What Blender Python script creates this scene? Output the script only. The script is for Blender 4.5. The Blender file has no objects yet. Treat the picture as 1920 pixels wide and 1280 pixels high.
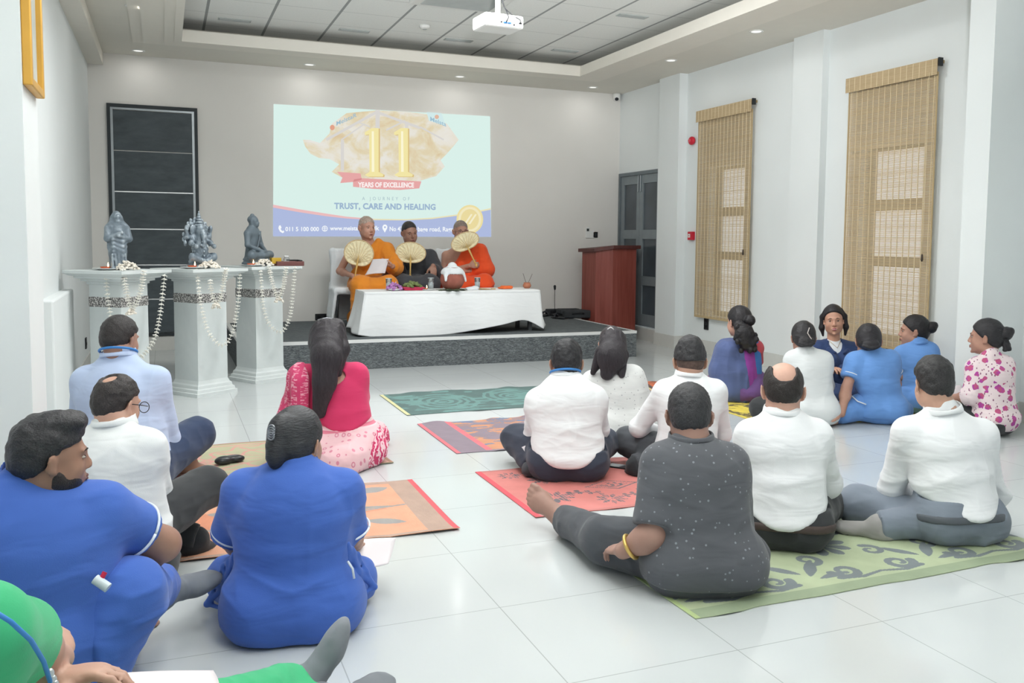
import bpy, math, random, zlib
import numpy as np
from mathutils import Vector, Matrix, Euler

# ------------------------------------------------------------------ camera, world, exposure
scene = bpy.context.scene
COL = scene.collection
F_PX, PPX, PPY = 1695.61, 960 + 66.12, 640 - 63.50
CAM_H = 1.3186
cam_d = bpy.data.cameras.new('camera')
cam_d.sensor_width = 36.0
cam_d.lens = F_PX / 1920 * 36
cam_d.shift_x = -66.12 / 1920
cam_d.shift_y = -63.50 / 1920
cam_d.clip_start = 0.05
cam = bpy.data.objects.new('camera', cam_d)
COL.objects.link(cam)
cam.location = (0, 0, CAM_H)
cam.rotation_euler = (1.4949, -0.0104, -0.39944)
scene.camera = cam
scene.view_settings.view_transform = 'Standard'
scene.view_settings.look = 'None'
scene.view_settings.exposure = 0.0
scene.view_settings.gamma = 1.0
scene.view_settings.use_curve_mapping = False
world = bpy.data.worlds.new('daylight')
scene.world = world
world.use_nodes = True
world.node_tree.nodes['Background'].inputs[0].default_value = (0.92, 0.975, 1.0, 1)
world.node_tree.nodes['Background'].inputs[1].default_value = WORLD_STR = 1.08

def area_light(name, loc, size, power, rot=(0, 0, 0), color=(1, 1, 1)):
    l = bpy.data.lights.new(name, 'AREA')
    l.shape = 'RECTANGLE'; l.size, l.size_y = size; l.energy = power; l.color = color
    o = bpy.data.objects.new(name, l); COL.objects.link(o)
    o.location = loc; o.rotation_euler = rot
    return o
# light of the LED panels in the grid ceiling (their housings are built with the ceiling)
PANELS = [(.726, 1.86, 4), (3.126, 1.86, 4), (.726, 4.26, 18), (3.126, 4.26, 18), (.726, 6.66, 18), (1.926, 6.66, 48), (3.126, 6.66, 38)]
for _x, _y, _p in PANELS:
    area_light('panel_light', (_x, _y, 3.482), (0.56, 0.56), _p, color=(.985, 0.995, 1.0))
# unseen fill lamp added behind the camera, aimed up to brighten the ceiling
_fl = area_light('ceiling_fill', (.15, -.25, 1.75), (.3, .3), 150.0, color=(.98, .99, 1.0))
_fl.rotation_euler = Vector((-.39, -.92, -.62)).to_track_quat('Z', 'Y').to_euler(); _fl.data.spread = math.radians(70)

# the same camera as numbers, to turn what is seen at a pixel into a point in the room
RC = np.array(Euler((1.4949, -0.0104, -0.39944)).to_matrix())
CC = np.array([0, 0, CAM_H])
FW = -RC[:, 2]
def ray(u, v):
    return RC @ np.array([(u - PPX) / F_PX, -(v - PPY) / F_PX, -1.0])
def W(u, v, d):
    return CC + ray(u, v) * d
def at_x(u, v, x):
    d = ray(u, v); return CC + d * (x / d[0])
def at_y(u, v, y):
    d = ray(u, v); return CC + d * (y / d[1])
def at_z(u, v, z=0.0):
    d = ray(u, v); return CC + d * ((z - CAM_H) / d[2])

# ------------------------------------------------------------------ materials
def srgb(h):
    h = h.lstrip('#')
    c = [int(h[i:i + 2], 16) / 255 for i in (0, 2, 4)]
    return tuple(x / 12.92 if x <= .04045 else ((x + .055) / 1.055) ** 2.4 for x in c) + (1.0,)
MATS = {}
class NT:
    def __init__(s, name, rough=.6, metal=0, spec=.3):
        s.m = bpy.data.materials.new(name); s.m.use_nodes = True
        s.t = s.m.node_tree; s.n = s.t.nodes; s.b = s.n['Principled BSDF']
        s.b.inputs['Roughness'].default_value = rough; s.b.inputs['Metallic'].default_value = metal
        s.b.inputs['Specular IOR Level'].default_value = spec
        s.tc = s.n.new('ShaderNodeTexCoord')
    def link(s, a, b): s.t.links.new(a, b)
    def node(s, kind, **kw):
        nd = s.n.new('ShaderNode' + kind)
        for k, v in kw.items():
            if hasattr(nd, k) and not k.startswith('i_'): setattr(nd, k, v)
        return nd
    def mapping(s, scale=(1, 1, 1), rot=(0, 0, 0), loc=(0, 0, 0), src='Object'):
        mp = s.node('Mapping'); mp.inputs['Scale'].default_value = scale
        mp.inputs['Rotation'].default_value = rot; mp.inputs['Location'].default_value = loc
        s.link(s.tc.outputs[src], mp.inputs['Vector']); return mp.outputs[0]
    def noise(s, scale=5, detail=3, rough=.5, vec=None, dist=0):
        nd = s.node('TexNoise'); nd.inputs['Scale'].default_value = scale; nd.inputs['Detail'].default_value = detail
        nd.inputs['Roughness'].default_value = rough; nd.inputs['Distortion'].default_value = dist
        s.link(vec if vec is not None else s.tc.outputs['Object'], nd.inputs['Vector']); return nd.outputs['Fac']
    def voro(s, scale=5, vec=None, feature='F1', rnd=1):
        nd = s.node('TexVoronoi'); nd.feature = feature; nd.inputs['Scale'].default_value = scale
        nd.inputs['Randomness'].default_value = rnd
        s.link(vec if vec is not None else s.tc.outputs['Object'], nd.inputs['Vector']); return nd
    def wave(s, scale=5, vec=None, dist=0, detail=0, dscale=1, kind='BANDS', direction='X'):
        nd = s.node('TexWave'); nd.wave_type = kind
        if kind == 'BANDS': nd.bands_direction = direction
        nd.inputs['Scale'].default_value = scale; nd.inputs['Distortion'].default_value = dist
        nd.inputs['Detail'].default_value = detail; nd.inputs['Detail Scale'].default_value = dscale
        s.link(vec if vec is not None else s.tc.outputs['Object'], nd.inputs['Vector']); return nd.outputs['Fac']
    def ramp(s, fac, stops, interp='LINEAR'):
        nd = s.node('ValToRGB'); cr = nd.color_ramp; cr.interpolation = interp
        while len(cr.elements) < len(stops): cr.elements.new(.5)
        for e, (p, c) in zip(cr.elements, stops):
            e.position = p; e.color = srgb(c) if isinstance(c, str) else c
        s.link(fac, nd.inputs[0]); return nd.outputs['Color']
    def math(s, op, a, b=None, c=None):
        nd = s.node('Math'); nd.operation = op
        for i, x in enumerate((a, b, c)):
            if x is None: continue
            if isinstance(x, (int, float)): nd.inputs[i].default_value = x
            else: s.link(x, nd.inputs[i])
        return nd.outputs[0]
    def mix(s, fac, a, b):
        nd = s.node('Mix'); nd.data_type = 'RGBA'
        for sock, x in ((nd.inputs[0], fac), (nd.inputs[6], a), (nd.inputs[7], b)):
            if isinstance(x, str): sock.default_value = srgb(x)
            elif isinstance(x, (int, float)): sock.default_value = x
            elif isinstance(x, tuple): sock.default_value = x
            else: s.link(x, sock)
        return nd.outputs[2]
    def xyz(s, vec=None):
        nd = s.node('SeparateXYZ'); s.link(vec if vec is not None else s.tc.outputs['Object'], nd.inputs[0]); return nd.outputs
    def color(s, c):
        if isinstance(c, str): s.b.inputs['Base Color'].default_value = srgb(c)
        else: s.link(c, s.b.inputs['Base Color'])
    def bump(s, h, strength=.3, dist=.01):
        nd = s.node('Bump'); nd.inputs['Strength'].default_value = strength; nd.inputs['Distance'].default_value = dist
        s.link(h, nd.inputs['Height']); s.link(nd.outputs[0], s.b.inputs['Normal'])

def plain(name, hexc, rough=.6, metal=0, spec=.3, var=.06, nscale=8, bump=0, emit=0):
    if name in MATS: return MATS[name]
    t = NT(name, rough, metal, spec)
    c = srgb(hexc)
    lo = tuple(max(0, x * (1 - var)) for x in c[:3]) + (1,); hi = tuple(min(1, x * (1 + var)) for x in c[:3]) + (1,)
    n = t.noise(nscale, 3)
    t.color(t.ramp(n, [(.3, lo), (.7, hi)]))
    if bump: t.bump(n, bump, .005)
    if emit:
        t.b.inputs['Emission Color'].default_value = c; t.b.inputs['Emission Strength'].default_value = emit
    MATS[name] = t.m; return t.m

def cloth(name, hexc, rough=.85, var=.04, fold=.25, thin=0, pattern=None):
    """woven cloth: slight tone variation, thread bump and soft crease bump"""
    if name in MATS: return MATS[name]
    t = NT(name, rough, 0, .2)
    c = srgb(hexc)
    n = t.noise(6, 4)
    lo = tuple(x * (1 - var) for x in c[:3]) + (1,); hi = tuple(min(1, x * (1 + var)) for x in c[:3]) + (1,)
    col = t.ramp(n, [(.3, lo), (.7, hi)])
    if pattern: col = pattern(t, col)
    t.color(col)
    f1 = t.noise(7, 2, .45, t.mapping((.7, .7, 2.2), (.35, .2, 0)), .4)
    f2 = t.noise(320, 1)
    h = t.math('ADD', f1, t.math('MULTIPLY', f2, .02))
    t.bump(h, fold, .035)
    t.b.inputs['Sheen Weight'].default_value = .15
    MATS[name] = t.m; return t.m

def skin(hexc):
    name = 'skin_' + hexc.strip('#')
    if name in MATS: return MATS[name]
    t = NT(name, .5, 0, .35)
    c = srgb(hexc)
    lo = (c[0] * .82, c[1] * .78, c[2] * .76, 1); hi = (min(1, c[0] * 1.1), c[1] * 1.1, c[2] * 1.1, 1)
    t.color(t.ramp(t.noise(7, 4, .6), [(.25, lo), (.75, hi)]))
    t.bump(t.noise(160, 2), .08, .002)
    t.b.inputs['Subsurface Weight'].default_value = .06
    t.b.inputs['Subsurface Radius'].default_value = (.02, .008, .005)
    MATS[name] = t.m; return t.m

def hair_mat(hexc='#2b2a2c', scale=(40, 40, 6)):
    name = 'hair_' + hexc.strip('#')+ '%d'%scale[0]
    if name in MATS: return MATS[name]
    t = NT(name, .45, 0, .4)
    c = tuple(x * .62 for x in srgb(hexc)[:3]) + (1,)
    st = t.noise(4, 3, .6, t.mapping(scale))
    t.color(t.ramp(st, [(.3, tuple(x * .55 for x in c[:3]) + (1,)), (.75, tuple(min(1, x * 1.7) for x in c[:3]) + (1,))]))
    t.bump(st, .6, .006)
    MATS[name] = t.m; return t.m

# ------------------------------------------------------------------ mesh helpers
def tag(o, label=None, cat=None, group=None, kind=None):
    if label: o['label'] = label
    if cat: o['category'] = cat
    if group: o['group'] = group
    if kind: o['kind'] = kind
    return o
def empty(name, loc=(0, 0, 0), rz=0, label=None, cat=None, group=None):
    o = bpy.data.objects.new(name, None); COL.objects.link(o)
    o.empty_display_size = .05
    o.location = loc; o.rotation_euler = (0, 0, rz)
    return tag(o, label, cat, group)
def mesh_obj(name, verts, faces, mat=None, parent=None, smooth=False, loc=None, rz=None):
    me = bpy.data.meshes.new(name)
    me.from_pydata([tuple(map(float, v)) for v in verts], [], [tuple(int(i) for i in f) for f in faces])
    me.update()
    if smooth: me.polygons.foreach_set('use_smooth', [True] * len(me.polygons))
    if mat is not None:
        for m in (mat if isinstance(mat, (list, tuple)) else [mat]): me.materials.append(m)
    o = bpy.data.objects.new(name, me); COL.objects.link(o)
    if parent is not None: o.parent = parent
    if loc is not None: o.location = loc
    if rz is not None: o.rotation_euler = (0, 0, rz)
    return o
class MB:
    """collects shapes, then links them as ONE mesh object"""
    def __init__(s): s.v = []; s.f = []; s.mi = []; s.sm = []
    def add(s, v, f, mi=0, smooth=False, M=None):
        k = len(s.v)
        if M is not None: v = [tuple(M @ Vector(p)) for p in v]
        s.v += [tuple(p) for p in v]; s.f += [tuple(i + k for i in q) for q in f]
        s.mi += [mi] * len(f); s.sm += [smooth] * len(f); return s
    def box(s, lo, hi, mi=0, M=None, bev=0):
        x0, y0, z0 = lo; x1, y1, z1 = hi
        if bev <= 0:
            v = [(x, y, z) for x in (x0, x1) for y in (y0, y1) for z in (z0, z1)]
            f = [(0, 1, 3, 2), (4, 6, 7, 5), (0, 4, 5, 1), (2, 3, 7, 6), (0, 2, 6, 4), (1, 5, 7, 3)]
            return s.add(v, f, mi, False, M)
        b = min(bev, (x1 - x0) / 2.1, (y1 - y0) / 2.1, (z1 - z0) / 2.1)
        import bmesh
        bm = bmesh.new(); bmesh.ops.create_cube(bm, size=1)
        for w in bm.verts:
            w.co = Vector(((x0 + x1) / 2 + w.co.x * (x1 - x0), (y0 + y1) / 2 + w.co.y * (y1 - y0), (z0 + z1) / 2 + w.co.z * (z1 - z0)))
        bmesh.ops.bevel(bm, geom=bm.edges[:], offset=b, segments=2, affect='EDGES', profile=.5)
        bm.verts.index_update()
        s.add([w.co.copy() for w in bm.verts], [[w.index for w in q.verts] for q in bm.faces], mi, False, M); bm.free(); return s
    def cyl(s, a, b, r0, r1=None, n=20, mi=0, caps=True, smooth=True, M=None):
        r1 = r0 if r1 is None else r1
        a = Vector(a); b = Vector(b); d = (b - a).normalized()
        x = d.orthogonal().normalized(); y = d.cross(x)
        v = []
        for c, r in ((a, r0), (b, r1)):
            v += [c + (x * math.cos(t) + y * math.sin(t)) * r for t in [2 * math.pi * i / n for i in range(n)]]
        f = [(i, (i + 1) % n, n + (i + 1) % n, n + i) for i in range(n)]
        s.add(v, f, mi, smooth, M)
        if caps:
            s.add(v, [tuple(range(n))[::-1], tuple(range(n, 2 * n))], mi, False, M)
        return s
    def tube(s, pts, r, n=10, mi=0, M=None):
        pts = [Vector(p) for p in pts]; rs = r if isinstance(r, (list, tuple)) else [r] * len(pts)
        v = []; up = None
        for i, p in enumerate(pts):
            d = (pts[min(i + 1, len(pts) - 1)] - pts[max(i - 1, 0)]).normalized()
            x = d.orthogonal().normalized() if up is None else (up - d * up.dot(d)).normalized()
            up = x; y = d.cross(x)
            v += [p + (x * math.cos(t) + y * math.sin(t)) * rs[i] for t in [2 * math.pi * j / n for j in range(n)]]
        f = [(i * n + j, i * n + (j + 1) % n, (i + 1) * n + (j + 1) % n, (i + 1) * n + j) for i in range(len(pts) - 1) for j in range(n)]
        f += [tuple(range(n))[::-1], tuple(range((len(pts) - 1) * n, len(pts) * n))]
        return s.add(v, f, mi, True, M)
    def lathe(s, prof, n=32, mi=0, c=(0, 0, 0), M=None, smooth=True):
        v = []
        for r, z in prof:
            v += [(c[0] + r * math.cos(2 * math.pi * j / n), c[1] + r * math.sin(2 * math.pi * j / n), c[2] + z) for j in range(n)]
        f = [(i * n + j, i * n + (j + 1) % n, (i + 1) * n + (j + 1) % n, (i + 1) * n + j) for i in range(len(prof) - 1) for j in range(n)]
        if prof[0][0] > 1e-5: f.append(tuple(range(n))[::-1])
        if prof[-1][0] > 1e-5: f.append(tuple(range((len(prof) - 1) * n, len(prof) * n)))
        return s.add(v, f, mi, smooth, M)
    def build(s, name, mat, parent=None, loc=None, rz=None):
        me = bpy.data.meshes.new(name)
        me.from_pydata([tuple(map(float, p)) for p in s.v], [], s.f); me.update()
        for m in (mat if isinstance(mat, (list, tuple)) else [mat]): me.materials.append(m)
        me.polygons.foreach_set('material_index', s.mi); me.polygons.foreach_set('use_smooth', s.sm)
        o = bpy.data.objects.new(name, me); COL.objects.link(o)
        if parent is not None: o.parent = parent
        if loc is not None: o.location = loc
        if rz is not None: o.rotation_euler = (0, 0, rz)
        return o
def struct(o): o['kind'] = 'structure'; return o
def text_mesh(name, body, size, mat, origin, ux, uz, parent=None, space=1.0, align='LEFT', depth=.0, bold=0.0, width=None):
    """letters lying in the plane spanned by ux (writing direction) and uz (up)"""
    cu = bpy.data.curves.new(name, 'FONT'); cu.body = body; cu.size = size; cu.space_character = space
    cu.align_x = align; cu.extrude = depth; cu.offset = bold; cu.resolution_u = 3
    tmp = bpy.data.objects.new(name, cu); COL.objects.link(tmp)
    dg = bpy.context.evaluated_depsgraph_get(); dg.update()
    me = bpy.data.meshes.new_from_object(tmp.evaluated_get(dg))
    bpy.data.objects.remove(tmp)
    xs = [v.co.x for v in me.vertices]
    k = 1.0
    if width and xs: k = width / (max(xs) - min(xs))
    ux = Vector(ux).normalized(); uz = Vector(uz).normalized(); n = ux.cross(uz); o0 = Vector(origin)
    for v in me.vertices: v.co = o0 + ux * (v.co.x * k) + uz * v.co.y + n * v.co.z
    me.materials.clear(); me.materials.append(mat)
    o = bpy.data.objects.new(name, me); COL.objects.link(o)
    if parent is not None: o.parent = parent
    return o

# ------------------------------------------------------------------ noise and signed-distance modelling
def _hash(i, j, k, s):
    h = (i * 374761393 + j * 668265263 + k * 2147483647 + s * 974711) & 0xffffffff
    h = ((h ^ (h >> 13)) * 1274126177) & 0xffffffff
    return ((h ^ (h >> 16)) & 0xffff) / 65535.0
def vnoise(p, seed=0):
    p = np.asarray(p, float); i = np.floor(p).astype(np.int64); f = p - i; f = f * f * (3 - 2 * f)
    r = 0
    for dx in (0, 1):
        for dy in (0, 1):
            for dz in (0, 1):
                w = (f[:, 0] if dx else 1 - f[:, 0]) * (f[:, 1] if dy else 1 - f[:, 1]) * (f[:, 2] if dz else 1 - f[:, 2])
                r = r + w * _hash(i[:, 0] + dx, i[:, 1] + dy, i[:, 2] + dz, seed)
    return r
def fbm(p, seed=0, octs=2):
    a = 0; w = 1; t = 0
    for o in range(octs):
        a = a + w * vnoise(p * 2 ** o, seed + o * 7); t += w; w *= .5
    return a / t
def ridge(p, seed=0):
    return 1 - np.abs(2 * vnoise(p, seed) - 1)

V3 = lambda *a: np.array(a, float)
def unit(v): v = np.asarray(v, float); return v / (np.linalg.norm(v) + 1e-9)
class SDF:
    def __init__(s, vox=.006): s.vox = vox; s.ops = []
    def _add(s, fn, lo, hi, k, op): s.ops.append((fn, np.array(lo, float), np.array(hi, float), k, op)); return s
    def cone(s, a, b, ra, rb=None, k=.02, flat=None, op='u'):
        """round cone; flat=(axis, factor) squeezes it along the axis"""
        rb = ra if rb is None else rb
        a = np.array(a, float); b = np.array(b, float); ba = b - a; L = max(ba @ ba, 1e-9)
        if flat is not None: ax = unit(flat[0]); g = 1 / flat[1] - 1
        def fn(P):
            pa = P - a
            B = ba
            if flat is not None:
                pa = pa + (pa @ ax)[..., None] * ax * g
                B = ba + (ba @ ax) * ax * g
            t = np.clip((pa @ B) / max(B @ B, 1e-9), 0, 1)
            return np.linalg.norm(pa - t[..., None] * B, axis=-1) - (ra + (rb - ra) * t)
        r = max(ra, rb) * (max(1, flat[1]) if flat is not None else 1)
        return s._add(fn, np.minimum(a, b) - r, np.maximum(a, b) + r, k, op)
    def ell(s, c, r, R=None, k=.02, op='u'):
        c = np.array(c, float); r = np.array(r, float); R = np.eye(3) if R is None else np.asarray(R)
        def fn(P):
            q = (P - c) @ R
            k0 = np.linalg.norm(q / r, axis=-1); k1 = np.linalg.norm(q / (r * r), axis=-1)
            return k0 * (k0 - 1) / np.maximum(k1, 1e-9)
        e = np.sqrt(((R * r) ** 2).sum(1))
        return s._add(fn, c - e, c + e, k, op)
    def box(s, c, h, R=None, rnd=.005, k=.01, op='u'):
        c = np.array(c, float); h = np.array(h, float); R = np.eye(3) if R is None else np.asarray(R)
        def fn(P):
            q = np.abs((P - c) @ R) - (h - rnd)
            return np.linalg.norm(np.maximum(q, 0), axis=-1) + np.minimum(q.max(-1), 0) - rnd
        e = np.abs(R) @ h
        return s._add(fn, c - e, c + e, k, op)
    def chain(s, pts, rs, k=.015, flat=None, op='u'):
        for i in range(len(pts) - 1): s.cone(pts[i], pts[i + 1], rs[i], rs[i + 1], k, flat, op)
        return s
    def cut(s, pt, n, lo=None, hi=None, k=.004):
        """removes what lies on the side the normal points to (optionally only inside lo..hi)"""
        pt = np.array(pt, float); n = unit(n)
        def fn(P): return -((P - pt) @ n)
        return s._add(fn, [-9] * 3 if lo is None else lo, [9] * 3 if hi is None else hi, k, 'cut' if lo is None else 'cutbox')
    def floor(s, z=0.0): return s.cut((0, 0, z), (0, 0, -1), k=.01)
    def mesh(s, relax=2):
        vox = s.vox
        U = [o for o in s.ops if o[4] == 'u']
        lo = np.min([o[1] for o in U], 0) - 3 * vox - .01; hi = np.max([o[2] for o in U], 0) + 3 * vox + .01
        n = np.ceil((hi - lo) / vox).astype(int) + 1
        F = np.full(n, 1.0, np.float32)
        for fn, a, b, k, op in s.ops:
            m = k + 2.5 * vox
            i0 = np.clip(np.floor((a - m - lo) / vox).astype(int), 0, n); i1 = np.clip(np.ceil((b + m - lo) / vox).astype(int) + 1, 0, n)
            if (i1 <= i0).any(): continue
            g = [lo[d] + vox * np.arange(i0[d], i1[d]) for d in range(3)]
            sl = tuple(slice(i0[d], i1[d]) for d in range(3))
            P = np.stack(np.meshgrid(*g, indexing='ij'), -1)
            D = fn(P); A = F[sl]
            if op == 'u':
                h = np.clip(.5 + .5 * (A - D) / k, 0, 1)
                F[sl] = A * (1 - h) + D * h - k * h * (1 - h)
            else:
                D = -D   # subtract / cut : max(A, -d) smooth
                h = np.clip(.5 + .5 * (D - A) / k, 0, 1)
                F[sl] = A * (1 - h) + D * h + k * h * (1 - h)
        return surface_nets(F, lo, vox, relax)
def surface_nets(F, lo, vox, relax=2):
    ins = F < 0
    n = F.shape
    c = ins[:-1, :-1, :-1].astype(np.int8)
    tot = np.zeros([q - 1 for q in n], np.int8)
    for dx in (0, 1):
        for dy in (0, 1):
            for dz in (0, 1):
                tot += ins[dx:n[0] - 1 + dx, dy:n[1] - 1 + dy, dz:n[2] - 1 + dz]
    act = (tot > 0) & (tot < 8)
    idx = np.full(act.shape, -1, np.int64); cells = np.argwhere(act); idx[act] = np.arange(len(cells))
    cor = [(x, y, z) for x in (0, 1) for y in (0, 1) for z in (0, 1)]
    val = {q: F[cells[:, 0] + q[0], cells[:, 1] + q[1], cells[:, 2] + q[2]] for q in cor}
    acc = np.zeros((len(cells), 3)); cnt = np.zeros(len(cells))
    for a in cor:
        for d in range(3):
            if a[d]: continue
            b = list(a); b[d] = 1; b = tuple(b)
            va, vb = val[a], val[b]; cr = (va < 0) != (vb < 0)
            t = np.where(cr, va / np.where(va == vb, 1, va - vb), 0)
            p = np.tile(np.array(a, float), (len(cells), 1)); p[:, d] = t
            acc[cr] += p[cr]; cnt[cr] += 1
    V = (cells + acc / cnt[:, None]) * vox + lo
    quads = []
    for d in range(3):
        e, g = [(1, 2), (2, 0), (0, 1)][d]
        sa = [slice(1, q - 1) for q in n]; sa[d] = slice(0, n[d] - 1)
        sb = [slice(1, q - 1) for q in n]; sb[d] = slice(1, n[d])
        A = ins[tuple(sa)]; B = ins[tuple(sb)]
        ch = np.argwhere(A != B)
        if not len(ch): continue
        fl = A[ch[:, 0], ch[:, 1], ch[:, 2]]
        off = np.ones(3, int); off[d] = 0; q = ch + off
        def cell(de, dg):
            r = q.copy(); r[:, e] -= de; r[:, g] -= dg; return idx[r[:, 0], r[:, 1], r[:, 2]]
        Q = np.stack([cell(1, 1), cell(0, 1), cell(0, 0), cell(1, 0)], 1)
        Q[~fl] = Q[~fl][:, ::-1]; quads.append(Q)
    Q = np.concatenate(quads)
    E = np.concatenate([Q[:, [0, 1]], Q[:, [1, 2]], Q[:, [2, 3]], Q[:, [3, 0]]])
    for _ in range(relax):
        S = np.zeros_like(V); c = np.bincount(E.ravel(), minlength=len(V)).astype(float)
        for d in range(3):
            S[:, d] = np.bincount(E[:, 0], V[E[:, 1], d], len(V)) + np.bincount(E[:, 1], V[E[:, 0], d], len(V))
        V = V * .5 + .5 * S / np.maximum(c, 1)[:, None]
    return V, Q
def vnormals(V, Q):
    N = np.cross(V[Q[:, 2]] - V[Q[:, 0]], V[Q[:, 3]] - V[Q[:, 1]])
    R = np.zeros_like(V)
    for d in range(3):
        for j in range(4): R[:, d] += np.bincount(Q[:, j], N[:, d], len(V))
    return R / (np.linalg.norm(R, axis=1)[:, None] + 1e-12)
def np_obj(name, V, Q, mat, parent=None, disp=None, matfn=None, loc=None, rz=None):
    if disp is not None: V = V + vnormals(V, Q) * disp(V)[:, None]
    me = bpy.data.meshes.new(name)
    me.vertices.add(len(V)); me.vertices.foreach_set('co', V.astype(np.float32).ravel())
    me.loops.add(len(Q) * 4); me.loops.foreach_set('vertex_index', Q.astype(np.int32).ravel())
    me.polygons.add(len(Q)); me.polygons.foreach_set('loop_start', np.arange(0, len(Q) * 4, 4, dtype=np.int32))
    me.polygons.foreach_set('loop_total', np.full(len(Q), 4, np.int32))
    for m in (mat if isinstance(mat, (list, tuple)) else [mat]): me.materials.append(m)
    if matfn is not None:
        me.polygons.foreach_set('material_index', matfn(V[Q].mean(1)).astype(np.int32))
    me.update(calc_edges=True); me.validate()
    me.polygons.foreach_set('use_smooth', [True] * len(me.polygons))
    o = bpy.data.objects.new(name, me); COL.objects.link(o)
    if parent is not None: o.parent = parent
    if loc is not None: o.location = loc
    if rz is not None: o.rotation_euler = (0, 0, rz)
    return o
def sdf_obj(name, S, mat, parent=None, disp=None, relax=2, matfn=None, loc=None, rz=None):
    V, Q = S.mesh(relax)
    return np_obj(name, V, Q, mat, parent, disp, matfn, loc, rz)

# ------------------------------------------------------------------ the room
XR, YB, ZC, ZP = 5.812, 11.234, 3.304, 3.50      # right wall, back wall, soffit, grid ceiling
XL, YF = -0.74, -5.2
wall_m = plain('wall_paint', '#e4e2dd', .75, var=.015, nscale=2)
wallw_m = plain('side_wall_paint', '#e3e8e8', .75, var=.015, nscale=2)
soff_m = plain('soffit_paint', '#dedbd1', .8, var=.01)
trim_m = plain('moulding_paint', '#e6e2d8', .7, var=.01)
def floor_material():
    t = NT('glossy_white_tiles', .13, 0, .9)
    x, y, z = t.xyz()
    def joint(c, o):
        f = t.math('FRACT', t.math('DIVIDE', t.math('SUBTRACT', c, o - .6 * 20), .6))
        d = t.math('ABSOLUTE', t.math('SUBTRACT', f, .5))
        return t.math('GREATER_THAN', d, .4968)
    j = t.math('MAXIMUM', joint(x, 1.0809), joint(y, 2.3632))
    n = t.noise(1.2, 2)
    base = t.ramp(n, [(.3, '#c3c8c9'), (.7, '#cacfcf')])
    t.color(t.mix(t.math('MULTIPLY', j, .75), base, '#9a9d9c'))
    t.b.inputs['Roughness'].default_value = .13
    return t.m
m = MB(); m.box((XL - .2, YF, -.1), (XR + .3, YB + .2, 0))
struct(m.build('floor', floor_material()))
m = MB(); m.box((XL - .2, YB, -.1), (XR + .3, YB + .2, 3.9)); struct(m.build('wall_back', wall_m))
m = MB(); m.box((XL - .2, YF, -.1), (XL, YB, 3.9)); struct(m.build('wall_left', wallw_m))
m = MB(); m.box((XL - .02, 4.10, 0), (-.5, 4.56, ZC)); struct(m.build('trim_1', wallw_m))     # pier on the left wall
m = MB(); m.box((XL - .02, YF, 3.175), (-.583, YB - .001, 3.32)); struct(m.build('trim_2', trim_m))   # beam under the soffit
m = MB(); m.box((XL - .02, 6.55, 0), (-.665, 7.95, .89), bev=.012); struct(m.build('trim_3', wallw_m))   # low plinth by the left wall
# right wall, with two window openings and a door opening
WIN = [(5.76, 6.50, .45, 2.16), (8.28, 8.96, .45, 2.16)]
m = MB(); xs = (XR, XR + .2)
ys = [YF, 5.76, 6.50, 8.28, 8.96, 10.05, 11.21, YB + .01]
for a, b in zip(ys[:-1], ys[1:]):
    if (a, b) in ((5.76, 6.50), (8.28, 8.96)):
        m.box((xs[0], a, -.1), (xs[1], b, .45)); m.box((xs[0], a, 2.16), (xs[1], b, 3.9))
    elif (a, b) == (10.05, 11.21): m.box((xs[0], a, 2.22), (xs[1], b, 3.9)); m.box((xs[0], a, -.1), (xs[1], b, .168))
    else: m.box((xs[0], a, -.1), (xs[1], b, 3.9))
struct(m.build('wall_right', wallw_m))
m = MB(); m.box((5.70, 9.49, 0), (XR + .01, 9.97, ZC)); struct(m.build('trim_4', wallw_m))
m = MB(); m.box((5.735, 6.97, 0), (XR + .01, 7.41, ZC)); struct(m.build('trim_5', wallw_m))
m = MB(); m.box((5.39, 4.74, 0), (XR + .01, 4.96, ZC)); struct(m.build('trim_6', wallw_m))       # big column at the right
# skirting
sk = plain('skirting_tile', '#cfcfca', .3, var=.02, spec=.4)
m = MB()
m.box((XR - .012, YF, 0), (XR + .01, 11.21, .155)); m.box((5.688, 9.478, 0), (XR, 9.982, .155)); m.box((5.723, 6.958, 0), (XR, 7.422, .155)); m.box((5.378, 4.728, 0), (XR, 4.972, .15))
struct(m.build('baseboard_right', sk))
m = MB(); m.box((XL, YB - .012, 0), (XR, YB + .01, .155)); struct(m.build('baseboard_back', sk))
m = MB(); m.box((XL - .01, 4.56, 0), (XL + .012, 6.55, .1)); m.box((XL - .01, 7.95, 0), (XL + .012, YB, .1)); struct(m.build('baseboard_left', sk))
# ceiling: soffit ring with stepped moulding and a lay-in grid above
CX0, CX1, CY1 = .20, 4.61, 9.97
m = MB()
m.box((XL, CY1 + .12, ZC), (XR, YB, ZC + .1)); m.box((XL, YF, ZC), (CX0 - .12, CY1 + .12, ZC + .1)); m.box((CX1 + .12, YF, ZC), (XR, CY1 + .12, ZC + .1))
struct(m.build('ceiling', soff_m))
m = MB()
for k, (g, z0, z1) in enumerate([(.46, ZC - .010, ZC + .002), (.36, ZC - .022, ZC), (.16, ZC - .034, ZC + .03), (.07, ZC - .046, ZC + .07)]):
    g2 = (.36, .16, .07, 0)[k] if k < 3 else 0
    m.box((CX0 - g, CY1 + g2, z0), (CX1 + g, CY1 + g, z1))
    m.box((CX0 - g, YF, z0), (CX0 - g2, CY1 + g2, z1)); m.box((CX1 + g2, YF, z0), (CX1 + g, CY1 + g2, z1))
struct(m.build('trim_7', trim_m))
cove = plain('shaded_cove_paint', '#b3aea3', .8, var=.02)  # darker than the soffit: the shade inside the cove is put into the colour
m = MB()
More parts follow.
